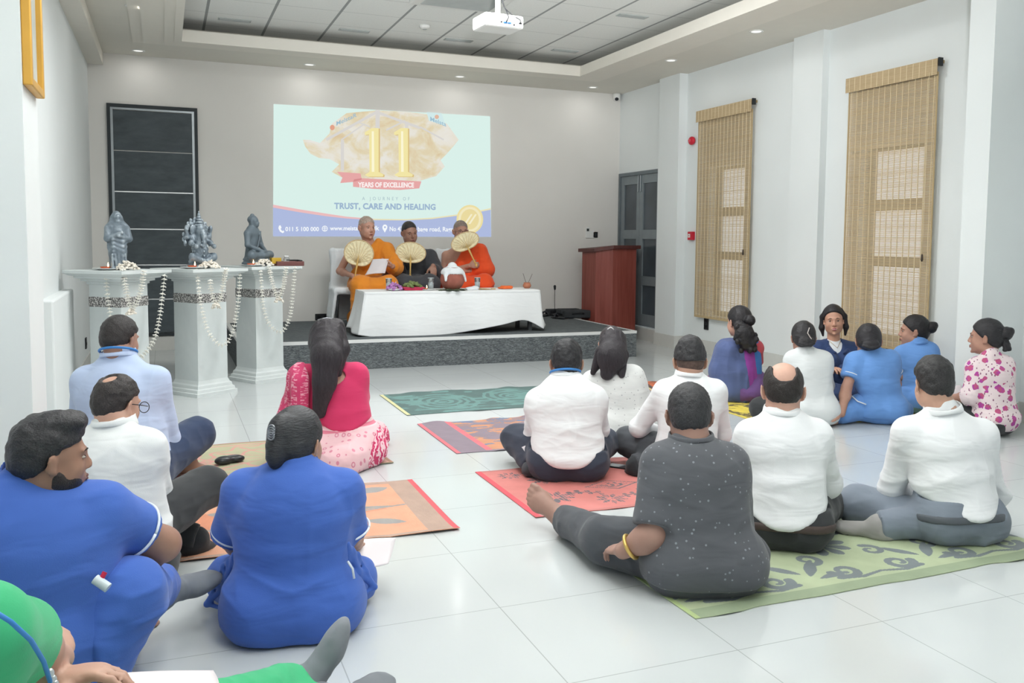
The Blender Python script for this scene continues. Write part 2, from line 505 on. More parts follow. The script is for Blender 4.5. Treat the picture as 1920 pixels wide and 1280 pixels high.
m.box((CX0 - .3, CY1 + .55, ZC + .05), (CX1 + .3, CY1 + .6, ZP + .05)); m.box((CX0 - .35, YF, ZC + .05), (CX0 - .3, CY1 + .6, ZP + .05)); m.box((CX1 + .3, YF, ZC + .05), (CX1 + .35, CY1 + .6, ZP + .05))
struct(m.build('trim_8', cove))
def grid_material():
    t = NT('mineral_fibre_ceiling', .85, 0, .15)
    x, y, z = t.xyz()
    def j(c, o, w):
        f = t.math('FRACT', t.math('DIVIDE', t.math('SUBTRACT', c, o - 12), .6))
        return t.math('GREATER_THAN', t.math('ABSOLUTE', t.math('SUBTRACT', f, .5)), .5 - w)
    base = t.ramp(t.noise(60, 3), [(.3, '#eceeeb'), (.7, '#f2f4f1')])
    c = t.mix(t.math('MULTIPLY', j(y, .06, .008), .45), base, '#8d9291')
    c = t.mix(t.math('MULTIPLY', j(x, .426, .022), .8), c, '#85898a')
    t.color(c); return t.m
m = MB(); m.box((CX0 - .4, YF, ZP), (CX1 + .4, CY1 + .6, ZP + .05)); struct(m.build('ceiling.001', grid_material()))
metal = plain('brushed_aluminium', '#9aa0a3', .35, .8, var=.05)
dmetal = plain('grey_aluminium', '#7d8589', .4, .5, var=.04)
black = plain('black_plastic', '#26282b', .45, var=.1)
white = plain('white_plastic', '#e6e7e4', .45, var=.02)
# LED panels (behind the edge of the picture) and recessed downlights
led_on = plain('led_diffuser', '#fffaf0', .5, emit=2.5)
PW = ['nearest row left of the camera', 'nearest row to the right', 'second row at the left', 'second row at the right', 'far row at the left', 'far row in the middle', 'far row at the right']
for i, (x, y, _w) in enumerate(PANELS):
    t_ = empty('ceiling_light', (x, y, ZP), label='square white light panel in the grid ceiling, ' + PW[i], cat='ceiling light')
    MB().box((-.3, -.3, -.012), (.3, .3, -.001)).build('frame', white, t_)
    MB().box((-.275, -.275, -.014), (.275, .275, -.0121)).build('diffuser', led_on, t_)
DL = [(-.22, 10.92, 'in the far left corner of the soffit'), (-.21, 8.83, 'above the left wall beam, nearer than the corner one'), (1.59, 10.91, 'above the projected slide'),
      (3.40, 10.88, 'above the right end of the projected slide'), (5.21, 10.86, 'beside the corner camera'), (5.21, 8.87, 'before the first pier of the right wall'), (5.22, 7.31, 'nearest along the right wall soffit')]
DLP = 1.0
dl_on = plain('downlight_lens', '#fdfcf6', .4, emit=.9)
for x, y, w in DL:
    t_ = empty('downlight', (x, y, ZC), label='small round recessed downlight ' + w, cat='ceiling light')
    MB().lathe([(.062, .004), (.07, -.001), (.066, -.006), (.052, -.007), (.049, .003)], 28).build('trim_ring', white, t_)
    area_light('downlight_beam', (x, y, ZC - .012), (.09, .09), DLP, color=(1, .985, .96))
    MB().lathe([(0, -.002), (.049, -.002), (.049, .004), (0, .004)], 28).build('lens', dl_on, t_)
grey_g = plain('speaker_grille', '#b0b5b3', .6, var=.05)
SPK = [(.70, 9.87, 'at the far left of the grid'), (1.90, 9.82, 'second from the left in the far row'), (3.04, 9.79, 'in front of the projector, far row'), (4.33, 9.79, 'at the far right of the grid'), (4.26, 8.01, 'nearer, right of the projector')]
for x, y, w in SPK:
    t_ = empty('ceiling_diffuser', (x, y, ZP), label='small grey ceiling grille ' + w, cat='ceiling grille')
    MB().box((-.16, -.05, -.008), (.16, .05, 0), bev=.003).build('frame', grey_g, t_)
    g_ = MB()
    for k in range(5): g_.box((-.145, -.04 + k * .018, -.011), (.145, -.033 + k * .018, -.007))
    g_.build('slats', grey_g, t_)
t_ = empty('smoke_detector', (2.52, 9.28, ZP), label='round white smoke detector on the grid ceiling', cat='smoke detector')
MB().lathe([(.055, 0), (.055, -.018), (.04, -.03), (.02, -.036), (0, -.036)], 28).build('housing', white, t_)
MB().lathe([(.018, -.036), (.018, -.042), (0, -.042)], 20).build('sensor', grey_g, t_)
# cassette air conditioner
t_ = empty('air_conditioner', (2.55, 7.98, ZP), label='white ceiling cassette air conditioner with a ribbed grille, cut by the picture top', cat='air conditioner')
MB().box((-.42, -.42, -.03), (.42, .42, -.001), bev=.01).build('panel', white, t_)
g_ = MB()
for k in range(34): g_.box((-.33, -.33 + k * .02, -.038), (.33, -.319 + k * .02, -.03))
g_.build('grille', grey_g, t_)

# --- projector hanging from the ceiling
pj = at_y(935, 44, 7.0)
t_ = empty('projector', (pj[0], pj[1], pj[2]), math.radians(4), label='white ceiling projector with dark cables and connector ports on its back', cat='projector')
MB().box((-.175, -.13, -.055), (.165, .14, .05), bev=.02).build('case', white, t_)
m = MB(); m.cyl((-.09, -.131, 0), (-.09, -.127, 0), .032, n=28); m.build('speaker_grille', grey_g, t_)
MB().box((.0, -.134, -.045), (.15, -.128, .0)).build('port_panel', plain('port_panel_grey', '#d3d6d6', .5), t_)
for k, (x, z, w, c) in enumerate([(-.035, -.018, .006, black), (.0, -.02, .016, plain('blue_connector', '#2f6fa8', .5)), (.035, -.02, .014, plain('blue_connector', '#2f6fa8', .5)), (.075, -.03, .006, black), (.13, -.012, .012, black)]):
    MB().box((x - w, -.139, z - .006), (x + w, -.130, z + .006), bev=.002).build('port', c, t_)
MB().lathe([(.045, 0), (.045, .03), (.038, .035), (0, .035)], 24).build('lens', black, t_).rotation_euler = (math.radians(-90), 0, 0)
t_.children[-1].location = (-.08, .135, 0)
m = MB(); m.box((-.06, -.03, .05), (.05, .06, .075), bev=.006); m.cyl((0, .02, .06), (0, .02, ZP - pj[2]), .021); m.lathe([(.06, ZP - pj[2] - .02), (.06, ZP - pj[2])], c=(0, .02, 0)); m.build('ceiling_mount', white, t_)
m = MB(); m.tube([(.012, -.01, ZP - pj[2]), (.012, -.02, .2), (.02, -.06, .12), (.028, -.10, .07), (.02, -.15, .02), (.003, -.141, -.018)], .0045); m.build('cable', black, t_)
m = MB(); m.tube([(.02, .0, ZP - pj[2]), (.016, -.02, .2), (.025, -.06, .11), (.07, -.11, .05), (.12, -.15, .012), (.132, -.141, -.012)], .004); m.build('cable', black, t_)

# --- corner camera
t_ = empty('security_camera', (5.73, 11.19, ZC), label='small white dome security camera in the far right ceiling corner', cat='security camera')
MB().lathe([(.05, 0), (.055, -.02), (.05, -.07), (.035, -.095), (0, -.1)], 28).build('housing', white, t_)
S = SDF(.004); S.ell((-.012, -.028, -.075), (.028, .028, .026)); sdf_obj('lens', S, black, t_)

# --- black roller panel in the left of the back wall
t_ = struct(empty('window_1', (0, YB, 0)))
x0, x1, z0, z1 = -.56, .375, .165, 2.762
m = MB()
for a, b in (((x0, -.03, z0), (x0 + .035, 0.001, z1)), ((x1 - .035, -.03, z0), (x1, .001, z1)), ((x0 + .035, -.03, z1 - .04), (x1 - .035, .001, z1)), ((x0 + .035, -.03, z0), (x1 - .035, .001, z0 + .03))): m.box(a, b)
m.build('frame', plain('dark_window_frame', '#33393c', .5), t_)
m = MB()
for a, b in (((x0 + .035, -.024, z0 + .03), (x0 + .06, -.002, z1 - .04)), ((x1 - .06, -.024, z0 + .03), (x1 - .035, -.002, z1 - .04)), ((x0 + .06, -.024, z1 - .062), (x1 - .06, -.002, z1 - .04))): m.box(a, b)
m.build('inner_frame', metal, t_)
def slate():
    t = NT('black_board_panel', .6, 0, .35)
    n = t.noise(3, 6, .65, t.mapping((1, 1, 3)))
    t.color(t.ramp(n, [(.3, '#40474b'), (.75, '#565f64')])); t.bump(t.noise(90, 2), .1, .002); return t.m
zs = [z0 + .03, .585, .975, 1.380, 1.795, 2.25, z1 - .062]
for a, b in zip(zs[:-1], zs[1:]):
    MB().box((x0 + .058, -.018, a + .006), (x1 - .058, -.002, b - .006), bev=.003).build('panel', slate() if 'sl' not in MATS else MATS['sl'], t_)
for z in zs[1:5]:
    MB().box((x0 + .058, -.024, z - .007), (x1 - .058, -.004, z + .007), bev=.002).build('strip', plain('polished_strip', '#e8eaea', .2, .6), t_)

# --- windows and bamboo blinds in the right wall
glass = NT('window_glass', 0, 0, .5)
_tr = glass.node('BsdfTransparent'); _gl = glass.node('BsdfGlossy'); _gl.inputs['Roughness'].default_value = .02
_mx = glass.node('MixShader'); _mx.inputs[0].default_value = .06
glass.link(_tr.outputs[0], _mx.inputs[1]); glass.link(_gl.outputs[0], _mx.inputs[2])
glass.link(_mx.outputs[0], glass.n['Material Output'].inputs[0])
wframe = plain('window_frame_grey', '#8c8f90', .5)
for wi, (a, b, c, d) in enumerate(WIN):
    t_ = struct(empty('window_%d' % (wi + 2), (XR, 0, 0)))
    m = MB()
    for lo, hi in (((.1, a, c), (.15, a + .05, d)), ((.1, b - .05, c), (.15, b, d)), ((.101, a + .05, c), (.149, b - .05, c + .05)), ((.101, a + .05, d - .03), (.149, b - .05, d)), ((.101, a + .05, 1.60), (.149, b - .05, 1.70)), ((.101, a + .05, 1.10), (.149, b - .05, 1.19))): m.box(lo, hi)
    m.build('frame', wframe, t_)
    for z_0, z_1 in ((.5, 1.10), (1.19, 1.60), (1.70, 2.13)):
        MB().box((.12, a + .05, z_0), (.124, b - .05, z_1)).build('pane', glass.m, t_)
def bamboo():
    t = NT('bamboo_slats', .6, 0, .25)
    n = t.noise(3, 4, .6, t.mapping((3, 1.5, 90)))
    t.color(t.ramp(n, [(.25, '#b29c78'), (.55, '#c4ae8a'), (.8, '#cfbd9c')])); return t.m
bam = bamboo(); cord_m = plain('pale_blind_cord', '#e3d4b3', .8, var=.02)
def blind(y0, y1, zb, zt, label, rnd):
    """y0 nearer edge, y1 farther edge"""
    t_ = empty('bamboo_blind', (XR, 0, 0), label=label, cat='window blind', group=None)
    R_ = random.Random(rnd); m = MB(); z = zb; 
    while z < zt - .1:
        h = .0077 + R_.uniform(-.0012, .0008); o = R_.uniform(-.0015, .0015)
        m.box((-.052 + o, y0 + R_.uniform(-.003, .003), z), (-.049 + o, y1 + R_.uniform(-.003, .003), z + h)); z += .0107
    m.build('slats', bam, t_)
    c = MB(); n = int((y1 - y0) / .068)
    for k in range(n):
        y = y0 + .03 + (y1 - y0 - .06) * k / (n - 1)
        c.box((-.0545, y - .0022, zb + .002), (-.0465, y + .0022, zt - .1))
    c.build('warp_cord', cord_m, t_)
    e = MB()
    for y in (y0, y1): e.box((-.055, y - .006, zb), (-.046, y + .006, zt - .1))
    e.box((-.056, y0, zb), (-.045, y1, zb + .02))
    e.build('edging', plain('blind_edging', '#b8a37d', .7), t_)
    v = MB(); z = zt - .125
    while z < zt:
        v.box((-.082, y0 - .02, z), (-.078, y1 + .02, z + .0098)); z += .0107
    for k in range(n):
        y = y0 + .03 + (y1 - y0 - .06) * k / (n - 1)
        v.box((-.0835, y - .0022, zt - .125), (-.0775, y + .0022, zt), mi=1)
    v.build('valance', [bam, cord_m], t_)
    MB().box((-.078, y0 - .015, zt - .03), (0, y1 + .015, zt - .005)).build('head_rail', plain('head_rail_wood', '#9b8560', .6), t_)
    MB().box((-.075, y0 - .03, zt - .055), (-.03, y0 - .018, zt + .01)).build('end_bracket', black, t_)
    pl = MB(); pl.tube([(-.09, y0 + .05, zt - .1), (-.088, y0 + .05, 1.5), (-.088, y0 + .05, 1.22)], .0025, 6); pl.build('pull_cord', cord_m, t_)
    MB().lathe([(0, .03), (.008, .02), (.011, -.02), (.006, -.035), (0, -.036)], 12, c=(-.088, y0 + .05, 1.2)).build('cord_pull', plain('dark_wood_knob', '#4b4038', .5), t_)
blind(5.60, 6.62, .40, 2.79, 'large bamboo roll blind on the right wall behind the seated women', 3)
blind(8.10, 9.14, .42, 2.81, 'bamboo roll blind between the two piers, nearer the grey door', 4)

# --- grey double door
t_ = struct(empty('door_1', (XR, 0, 0)))
y0, y1, z0, z1 = 10.05, 11.21, .168, 2.22
m = MB()
for lo, hi in (((-.02, y0, z0), (.1, y0 + .045, z1)), ((-.02, y1 - .045, z0), (.1, y1, z1)), ((-.019, y0 + .045, z1 - .045), (.1, y1 - .045, z1))): m.box(lo, hi)
m.build('frame', plain('door_frame_grey', '#6f787d', .45, .2), t_)
dg = NT('smoked_glass', .15, 0, .5); dg.color(dg.ramp(dg.noise(1.5, 2), [(.3, '#3d454a'), (.7, '#59626a')]))
ym = (y0 + y1) / 2 
for a, b in ((y0 + .045, ym - .002), (ym + .002, y1 - .045)):
    lf = MB()
    for lo, hi in (((0, a, z0 + .01), (.05, a + .085, z1 - .046)), ((0, b - .085, z0 + .01), (.05, b, z1 - .046)), ((0.001, a + .085, z1 - .16), (.049, b - .085, z1 - .047)), ((.001, a + .085, 1.33), (.049, b - .085, 1.45)), ((.001, a + .085, .72), (.049, b - .085, .84)), ((.001, a + .085, z0 + .011), (.049, b - .085, z0 + .17))): lf.box(lo, hi)
    leaf = lf.build('door_leaf', plain('door_leaf_grey', '#858e92', .45, .2), t_)
    for c, d in ((z0 + .17, .72), (.84, 1.33), (1.45, z1 - .16)):
        MB().box((.018, a + .084, c), (.03, b - .084, d)).build('glass_panel', dg.m, leaf)
    yb = ym - .03 if a < ym - .3 else ym + .03
    MB().box((-.018, yb - .010, z1 - .27), (-.001, yb + .010, z1 - .05), bev=.004).build('bolt', metal, leaf)
MB().box((-.03, ym + .03, 1.02), (-.001, ym + .055, 1.2), bev=.006).build('handle', metal, t_)

# --- wall fittings
def fitting(name, label, cat, o, mat, parts=()):
    t = empty(name, o, label=label, cat=cat); return t
q = at_x(1301, 264, XR)
t_ = empty('fire_alarm_sounder', q, label='round red fire alarm sounder high on the right wall', cat='fire alarm')
red = plain('alarm_red', '#c8283a', .4)
S = SDF(.003); S.ell((-.03, 0, 0), (.032, .062, .05)); S.cut((0, 0, 0), (1, 0, 0)); sdf_obj('housing', S, red, t_)
S = SDF(.003); S.ell((-.062, 0, 0), (.012, .026, .02)); sdf_obj('sounder_dome', S, plain('alarm_pink', '#dd5a66', .35), t_)
q = at_x(1299, 442, XR)
t_ = empty('fire_call_point', q, label='square red fire call point with white centre on the right wall', cat='fire alarm')
MB().box((-.045, -.05, -.05), (0, .05, .05), bev=.006).build('housing', red, t_)
MB().box((-.048, -.012, -.02), (-.044, .032, .022)).build('call_button', white, t_)
MB().box((-.05, .0, -.004), (-.047, .02, .006)).build('mark', red, t_)
q = at_x(1325, 606, XR)
t_ = empty('wall_socket', q, label='black double socket on the right wall under the farther bamboo blind', cat='socket')
MB().box((-.012, -.045, -.075), (0, .045, .075), bev=.004).build('plate', black, t_)
for z in (-.03, .03): MB().box((-.016, -.02, z - .016), (-.011, .02, z + .016), bev=.003).build('outlet', plain('outlet_black', '#15171a', .3), t_)
q = at_x(1672, 660, XR)
t_ = empty('wall_socket', (XR, q[1], .36), label='black socket low on the right wall behind the woman leaning on her hand', cat='socket')
MB().box((-.012, -.06, -.045), (0, .06, .045), bev=.004).build('plate', black, t_)
MB().box((-.016, -.03, -.02), (-.011, .03, .02), bev=.003).build('outlet', plain('outlet_black', '#15171a', .3), t_)
q = at_x(160, 644, XL)
t_ = empty('wall_socket', q, label='small black socket on the left wall behind the first pedestal', cat='socket')
MB().box((0, -.05, -.05), (.012, .05, .06), bev=.004).build('plate', black, t_)
MB().box((.011, -.02, -.015), (.016, .02, .015), bev=.003).build('outlet', plain('outlet_black', '#15171a', .3), t_)
q = at_y(604, 594, YB)
t_ = empty('wall_socket', q, label='wide black socket low on the back wall left of the stage chairs', cat='socket')
MB().box((-.085, -.012, -.04), (.085, 0, .04), bev=.004).build('plate', black, t_)
for x in (-.04, .04): MB().box((x - .02, -.016, -.018), (x + .02, -.011, .018), bev=.003).build('outlet', plain('outlet_black', '#15171a', .3), t_)
q = at_y(1101, 436, YB)
t_ = empty('thermostat', q, label='white remote holder and thermostat on the back wall by the corner', cat='thermostat')
MB().box((-.028, -.02, -.075), (.028, 0, .08), bev=.006).build('remote_control', white, t_)
MB().box((-.017, -.023, .02), (.017, -.019, .055)).build('display', plain('lcd_dark', '#3c4140', .3), t_)
MB().box((.028, -.012, -.075), (.11, 0, .03), bev=.004).build('holder', white, t_)
q = at_y(1116, 440, YB)
t_ = empty('wall_switch', q, label='dark square switch plate beside the white thermostat', cat='switch')
MB().box((-.035, -.012, -.04), (.035, 0, .04), bev=.004).build('plate', black, t_)
MB().box((-.018, -.016, -.022), (.018, -.011, .022), bev=.003).build('rocker', plain('rocker_dark', '#33373a', .4), t_)
# --- framed picture on the left pier
t_ = empty('picture_frame', (-.5, 4.32, 1.9), label='tall gold framed picture hanging on the left pier, cut by the picture top', cat='picture')
gold = plain('gold_frame', '#d9a850', .4, .5)
m = MB()
for lo, hi in (((0, -.2, 0), (.035, -.165, 1.0)), ((0, .165, 0), (.035, .2, 1.0)), ((0, -.165, 0), (.034, .165, .035)), ((0, -.165, .965), (.034, .165, 1.0))): m.box(lo, hi, bev=.005)
m.build('frame', gold, t_)
tm = NT('pale_print', .4, 0, .4); tm.color(tm.ramp(tm.noise(5, 4), [(.35, '#a9b4b4'), (.7, '#cbd2d0')]))
MB().box((0, -.166, .034), (.012, .166, .966)).build('print', tm.m, t_)
MB().box((.0, -.15, .05), (.016, -.12, .95)).build('inner_strip', gold, t_)

# --- stage
def stage_mat(name, rot, lo, hi, sc):
    t = NT(name, .95, 0, .1)
    n1 = t.noise(7, 5, .75, t.mapping(sc, rot), 1.5); n2 = t.noise(120, 2)
    c = t.ramp(n1, [(.38, lo), (.5, '#5f6466'), (.62, hi)])
    t.color(c); t.bump(n2, .3, .004); return t.m
t_ = empty('stage', (0, 0, 0), label='low grey carpeted stage platform with a white edge in front of the back wall', cat='stage')
SX0, SX1, SY0, SZ = .64, 4.897, 8.968, .291
MB().box((SX0 + .003, SY0 + .003, 0), (SX1 - .003, YB - .015, SZ - .024)).build('riser', stage_mat('streaked_carpet', (0, .75, 0), '#474b4e', '#858a8c', (3, 3, 14)), t_)
MB().box((SX0 + .05, SY0 + .05, SZ - .024), (SX1 - .03, YB - .015, SZ)).build('deck', stage_mat('deck_carpet', (0, 0, .2), '#53595b', '#747a7c', (2, 12, 4)), t_)
m = MB(); m.box((SX0, SY0, SZ - .026), (SX1, SY0 + .045, SZ + .004)); m.box((SX0, SY0 + .045, SZ - .026), (SX0 + .045, YB - .015, SZ + .004)); m.box((SX1 - .03, SY0 + .045, SZ - .026), (SX1, YB - .015, SZ + .004))
m.build('edge_strip', plain('white_edge_strip', '#d9dbda', .5, var=.02), t_)

# --- the projected slide
def glow(name, hexc, s=1.0, m2=None):
    t = NT(name, .8, 0, 0); c = srgb(hexc)
    t.b.inputs['Base Color'].default_value = (.02, .02, .02, 1)
    if m2: t.link(m2(t), t.b.inputs['Emission Color'])
    else: t.b.inputs['Emission Color'].default_value = c
    t.b.inputs['Emission Strength'].default_value = s
    return t.m
t_ = empty('projected_slide', (0, 0, 0), label='bright projected anniversary slide with gold number 11 on the back wall', cat='projection')
def wp(u, v, lift=.0): q = at_y(u, v, YB - .004 - lift); return (q[0], q[1], q[2])
def flat(name, pts, mat, lift):
    P = [wp(u, v, lift) for u, v in pts]; n = len(P)
    B = [(x, y + .0015, z) for x, y, z in P]
    f = [tuple(range(n)), tuple(range(n, 2 * n))[::-1]] + [(i, n + i, n + (i + 1) % n, (i + 1) % n) for i in range(n)]
    return mesh_obj(name, P + B, f, mat, t_)
flat('slide_background', [(513, 195), (919, 218), (921, 444), (512, 443)], glow('slide_mint', '#dcf3ec', .96), 0)
curve = [(512, 385), (560, 394), (610, 402), (650, 408), (700, 411), (760, 411), (810, 408), (860, 402), (890, 397), (920, 391)]
flat('blue_band', curve + [(921, 444), (512, 443)], glow('slide_blue', '#b0bde2', .95), .003)
flat('red_line', [(512, 383.5), (560, 392), (610, 400), (650, 406), (700, 410), (700, 412), (650, 409.5), (610, 405), (560, 397.5), (512, 389)], glow('slide_salmon', '#eebfc0', .95), .005)
flat('gold_line', [(700, 410), (760, 411), (810, 408), (860, 401.5), (890, 396.5), (920, 390), (920, 393), (890, 399), (860, 404), (810, 410.5), (760, 413), (700, 412.5)], glow('slide_gold_line', '#ece4bb', .95), .005)
# splash with the building photograph
def splash(t):
    n = t.noise(3.2, 5, .6, t.mapping((1, 1, 1.3), (0, 0, 0), (3, 0, 1)), .6)
    return t.ramp(n, [(.3, '#eae9e4'), (.45, '#e8e3d6'), (.56, '#e2d6b6'), (.68, '#dcc6a0'), (.8, '#d3bca9')])
spl = [(568, 262), (580, 262), (600, 268), (618, 250), (622, 232), (650, 212), (706, 207), (760, 209), (800, 214), (838, 232), (860, 262), (852, 272), (838, 288), (826, 300), (834, 312), (818, 330), (790, 338), (765, 350), (700, 340), (640, 332), (622, 322), (636, 308), (618, 298), (598, 296), (582, 288), (572, 274)]
flat('photo_splash', spl, glow('slide_splash', '#ffffff', .97, splash), .003)
beam = glow('slide_beam', '#d9d6d2', .98)
for a, b, w in (((612, 262), (706, 210), 5), ((640, 262), (684, 232), 2.5), ((706, 210), (788, 240), 5), ((708, 206), (708, 262), 8), ((762, 228), (765, 268), 6), ((788, 238), (832, 262), 3), ((674, 230), (694, 238), 2.5), ((724, 244), (760, 226), 3), ((642, 262), (642, 320), 6)):
    dx, dy = b[0] - a[0], b[1] - a[1]; L = math.hypot(dx, dy); nx, ny = -dy / L * w / 2, dx / L * w / 2
    flat('photo_beam', [(a[0] - nx, a[1] - ny), (b[0] - nx, b[1] - ny), (b[0] + nx, b[1] + ny), (a[0] + nx, a[1] + ny)], beam, .005)
flat('photo_sign_board', [(800, 210), (828, 212), (836, 236), (804, 226)], glow('slide_board', '#d4ecec', .96), .005)
gold_e = glow('slide_gold', '#f2e6a6', .98); gold_d = glow('slide_gold_dark', '#dcc184', .95)
def numeral(x):
    base = [(x - 10, 331), (x + 18, 331), (x + 19, 327), (x + 10, 322), (x + 10, 240), (x - 3, 240), (x - 16, 248), (x - 16, 253), (x - 8, 252), (x - 7, 322), (x - 16, 328)]
    flat('gold_numeral', [(u + (2.5 if i else 2.5), v + 1) for i, (u, v) in enumerate(base)], gold_d, .0065)
    flat('gold_numeral', base, gold_e, .008)
    flat('numeral_highlight', [(x - 3, 246), (x + 1, 246), (x + 2, 322), (x - 3, 322)], glow('slide_gold_light', '#fbf6d3', .99), .0095)
numeral(700); numeral(755)
rib = glow('slide_ribbon', '#e9a9a8', .96)
flat('ribbon', [(632, 322), (676, 325), (678, 334), (790, 340), (786, 353), (750, 356), (700, 354), (662, 350), (662, 341), (638, 343), (642, 333)], rib, .0065)
flat('ribbon_fold', [(662, 341), (678, 337), (678, 334), (664, 336)], glow('slide_ribbon_dark', '#d98f90', .95), .008)
UX = (1, 0, 0); UZ = (0, 0, 1)
def slide_text(name, s, u0, u1, v, h, mat, lift=.0095, bold=0, space=1.0, tilt=0.0):
    a = at_y(u0, v, YB - .004 - lift); b = at_y(u1, v + tilt, YB - .004 - lift)
    sz = h * np.dot(a - CC, FW) / F_PX / .72
    return text_mesh(name, s, sz, mat, tuple(a), tuple(b - a), (0, 0, 1), t_, space, 'LEFT', .0004, bold, width=float(np.linalg.norm(b - a)))
slide_text('ribbon_text', 'YEARS OF EXCELLENCE', 672, 777, 350.5, 9, glow('slide_white', '#fbf3f1', 1.0), .0095, .003, tilt=.5)
slide_text('small_caption', 'A JOURNEY OF', 679, 768, 375, 6.5, glow('slide_grey_text', '#a9bfc9', .95), .005, .0, 1.9, .6)
slide_text('main_caption', 'TRUST, CARE AND HEALING', 627, 817, 391, 11, glow('slide_blue_text', '#9fb8d2', .95), .005, .004, 1.05, 2)
wt = glow('slide_white_text', '#f4f8fb', 1.0)
slide_text('phone_number', '011 5 100 000', 535, 598, 433, 8, wt, .005, .0015)
slide_text('web_address', 'www.meistah', 619, 676, 431.5, 8, wt, .005, .0015)
slide_text('web_address', '.lk', 699, 711, 431.5, 8.5, wt, .005, .0015)
slide_text('street_address', 'No 43', 730, 754, 433, 8.5, wt, .005, .0015)
slide_text('street_address', 'bage road, Ragam', 783, 856, 433.5, 8.5, wt, .005, .0015)
sign = glow('slide_sign_text', '#9fc0d2', .95)
slide_text('sign_text', 'MelstaR', 630, 668, 236, 8, sign, .0065, .001, tilt=-17)
slide_text('sign_text', 'Melsta', 806, 836, 226, 8, sign, .0095, .001, tilt=11)
def disc(cx, cy, rx, ry, n=28, a0=0, a1=2 * math.pi): return [(cx + rx * math.cos(a0 + (a1 - a0) * i / n), cy + ry * math.sin(a0 + (a1 - a0) * i / n)) for i in range(n)]
flat('sign_logo', disc(623, 239, 4.5, 5), glow('slide_logo_orange', '#e6a58c', .95), .0065)
flat('sign_logo', disc(819, 219, 4, 4), glow('slide_logo_pale', '#e3b9a2', .95), .0095)
flat('medal', disc(881, 411, 25, 27), glow('slide_medal', '#efe0a4', .96), .0065)
flat('medal', disc(881, 411, 21.5, 23.5), glow('slide_medal_inner', '#f4ebc2', .96), .008)
flat('medal', disc(881, 411, 17, 19), glow('slide_medal', '#ecdca0', .96), .0095)
for k in (-4, 4): flat('medal_mark', [(874 + k, 420), (878 + k, 420), (890 + k, 402), (887 + k, 401)], glow('slide_medal_inner', '#f7f0cf', .96), .0105)
# phone, globe and pin symbols
flat('phone_symbol', [(523, 423), (526, 422), (528, 427), (526, 429), (529, 433), (532, 432), (533, 435), (530, 437), (525, 434), (522, 428)], wt, .005)
def ringflat(cx, cy, r, w):
    n = 24
    for i in range(n):
        a, b = 2 * math.pi * i / n, 2 * math.pi * (i + 1) / n
        yield [(cx + r * math.cos(a), cy + r * math.sin(a)), (cx + r * math.cos(b), cy + r * math.sin(b)), (cx + (r - w) * math.cos(b), cy + (r - w) * math.sin(b)), (cx + (r - w) * math.cos(a), cy + (r - w) * math.sin(a))]
V_, F_ = [], []
for q4 in list(ringflat(609, 428.5, 5.5, 1)) + [[(604, 428), (614, 428), (614, 429), (604, 429)], [(608.5, 423), (609.5, 423), (609.5, 434), (608.5, 434)], [(605, 425.4), (613, 425.4), (613, 426.2), (605, 426.2)], [(605, 431), (613, 431), (613, 431.8), (605, 431.8)]]:
    k = len(V_); V_ += [wp(u, v, .005) for u, v in q4]; F_.append((k, k + 1, k + 2, k + 3))
mesh_obj('globe_symbol', V_, F_, wt, t_)
flat('pin_symbol', [(721.5, 436), (717.5, 429), (717, 425), (719, 421.5), (722, 420.5), (725, 422), (726.5, 425), (725.5, 429)], wt, .005)
flat('pin_symbol', disc(721.8, 425.8, 1.8, 1.8, 12), glow('slide_blue', '#b0bde2', .95), .0065)

# ------------------------------------------------------------------ people
def ellmesh(mb, c, r, R=None, mi=0, n=16, k=10):
    R = np.eye(3) if R is None else R
    v = []; 
    for i in range(k + 1):
        t = math.pi * i / k
        for j in range(n):
            a = 2 * math.pi * j / n
            v.append(tuple(np.array(c) + R @ (np.array([math.sin(t) * math.cos(a), math.sin(t) * math.sin(a), math.cos(t)]) * r)))
    f = [(i * n + j, (i + 1) * n + j, (i + 1) * n + (j + 1) % n, i * n + (j + 1) % n) for i in range(k) for j in range(n)]
    mb.add(v, f, mi, True); return mb
def rotm(yaw=0, pitch=0, roll=0):
    return np.array(Matrix.Rotation(math.radians(yaw), 3, 'Z') @ Matrix.Rotation(math.radians(pitch), 3, 'X') @ Matrix.Rotation(math.radians(roll), 3, 'Y'))

def head_prims(S, c, R, h=1.0, ears=True, d=0, fem=False):
    q = lambda *a: c + R @ (np.array(a) * h)
    E = lambda p, r, k=.02, op='u', RR=None: S.ell(q(*p), np.array(r) * h + d, R if RR is None else RR, k * h, op)
    E((0, -.014, .030), (.0755, .093, .088)); E((0, -.045, -.015), (.060, .055, .055), .03)
    E((0, .020, -.018), (.060, .070, .090), .02); E((0, .046, -.078), (.040 if fem else .046, .038, .032), .03)
    for x in (-1, 1):
        E((x * .036, .052, -.032), (.026, .028, .030), .02)
        E((x * .048, .010, -.062), (.018, .035, .026), .03)
        E((x * .031, .096, .003), (.017, .013, .010), .010, 's')
        S.cone(q(x * .008, .086, .021), q(x * .044, .076, .022), .008 * h, .006 * h, .012 * h)
        E((x * .0105, .094, -.033), (.0070, .008, .006), .006)
        if ears:
            Re = R @ rotm(x * 28, 0, x * 8)
            E((x * .083, -.012, -.006), (.0062, .019, .032), .007, 'u', Re); E((x * .077, -.004, -.028), (.008, .010, .010), .006)
            E((x * .090, -.006, -.002), (.005, .010, .018), .004, 's', Re)
    S.cone(q(0, .086, .010), q(0, .102, -.026), .0070 * h, .0110 * h, .010 * h)
    E((0, .086, -.060), (.024, .012, .011), .012)
    E((0, .098, -.0605), (.017, .006, .0012), .002, 's')
    E((0, .084, -.100), (.014, .011, .010), .014)
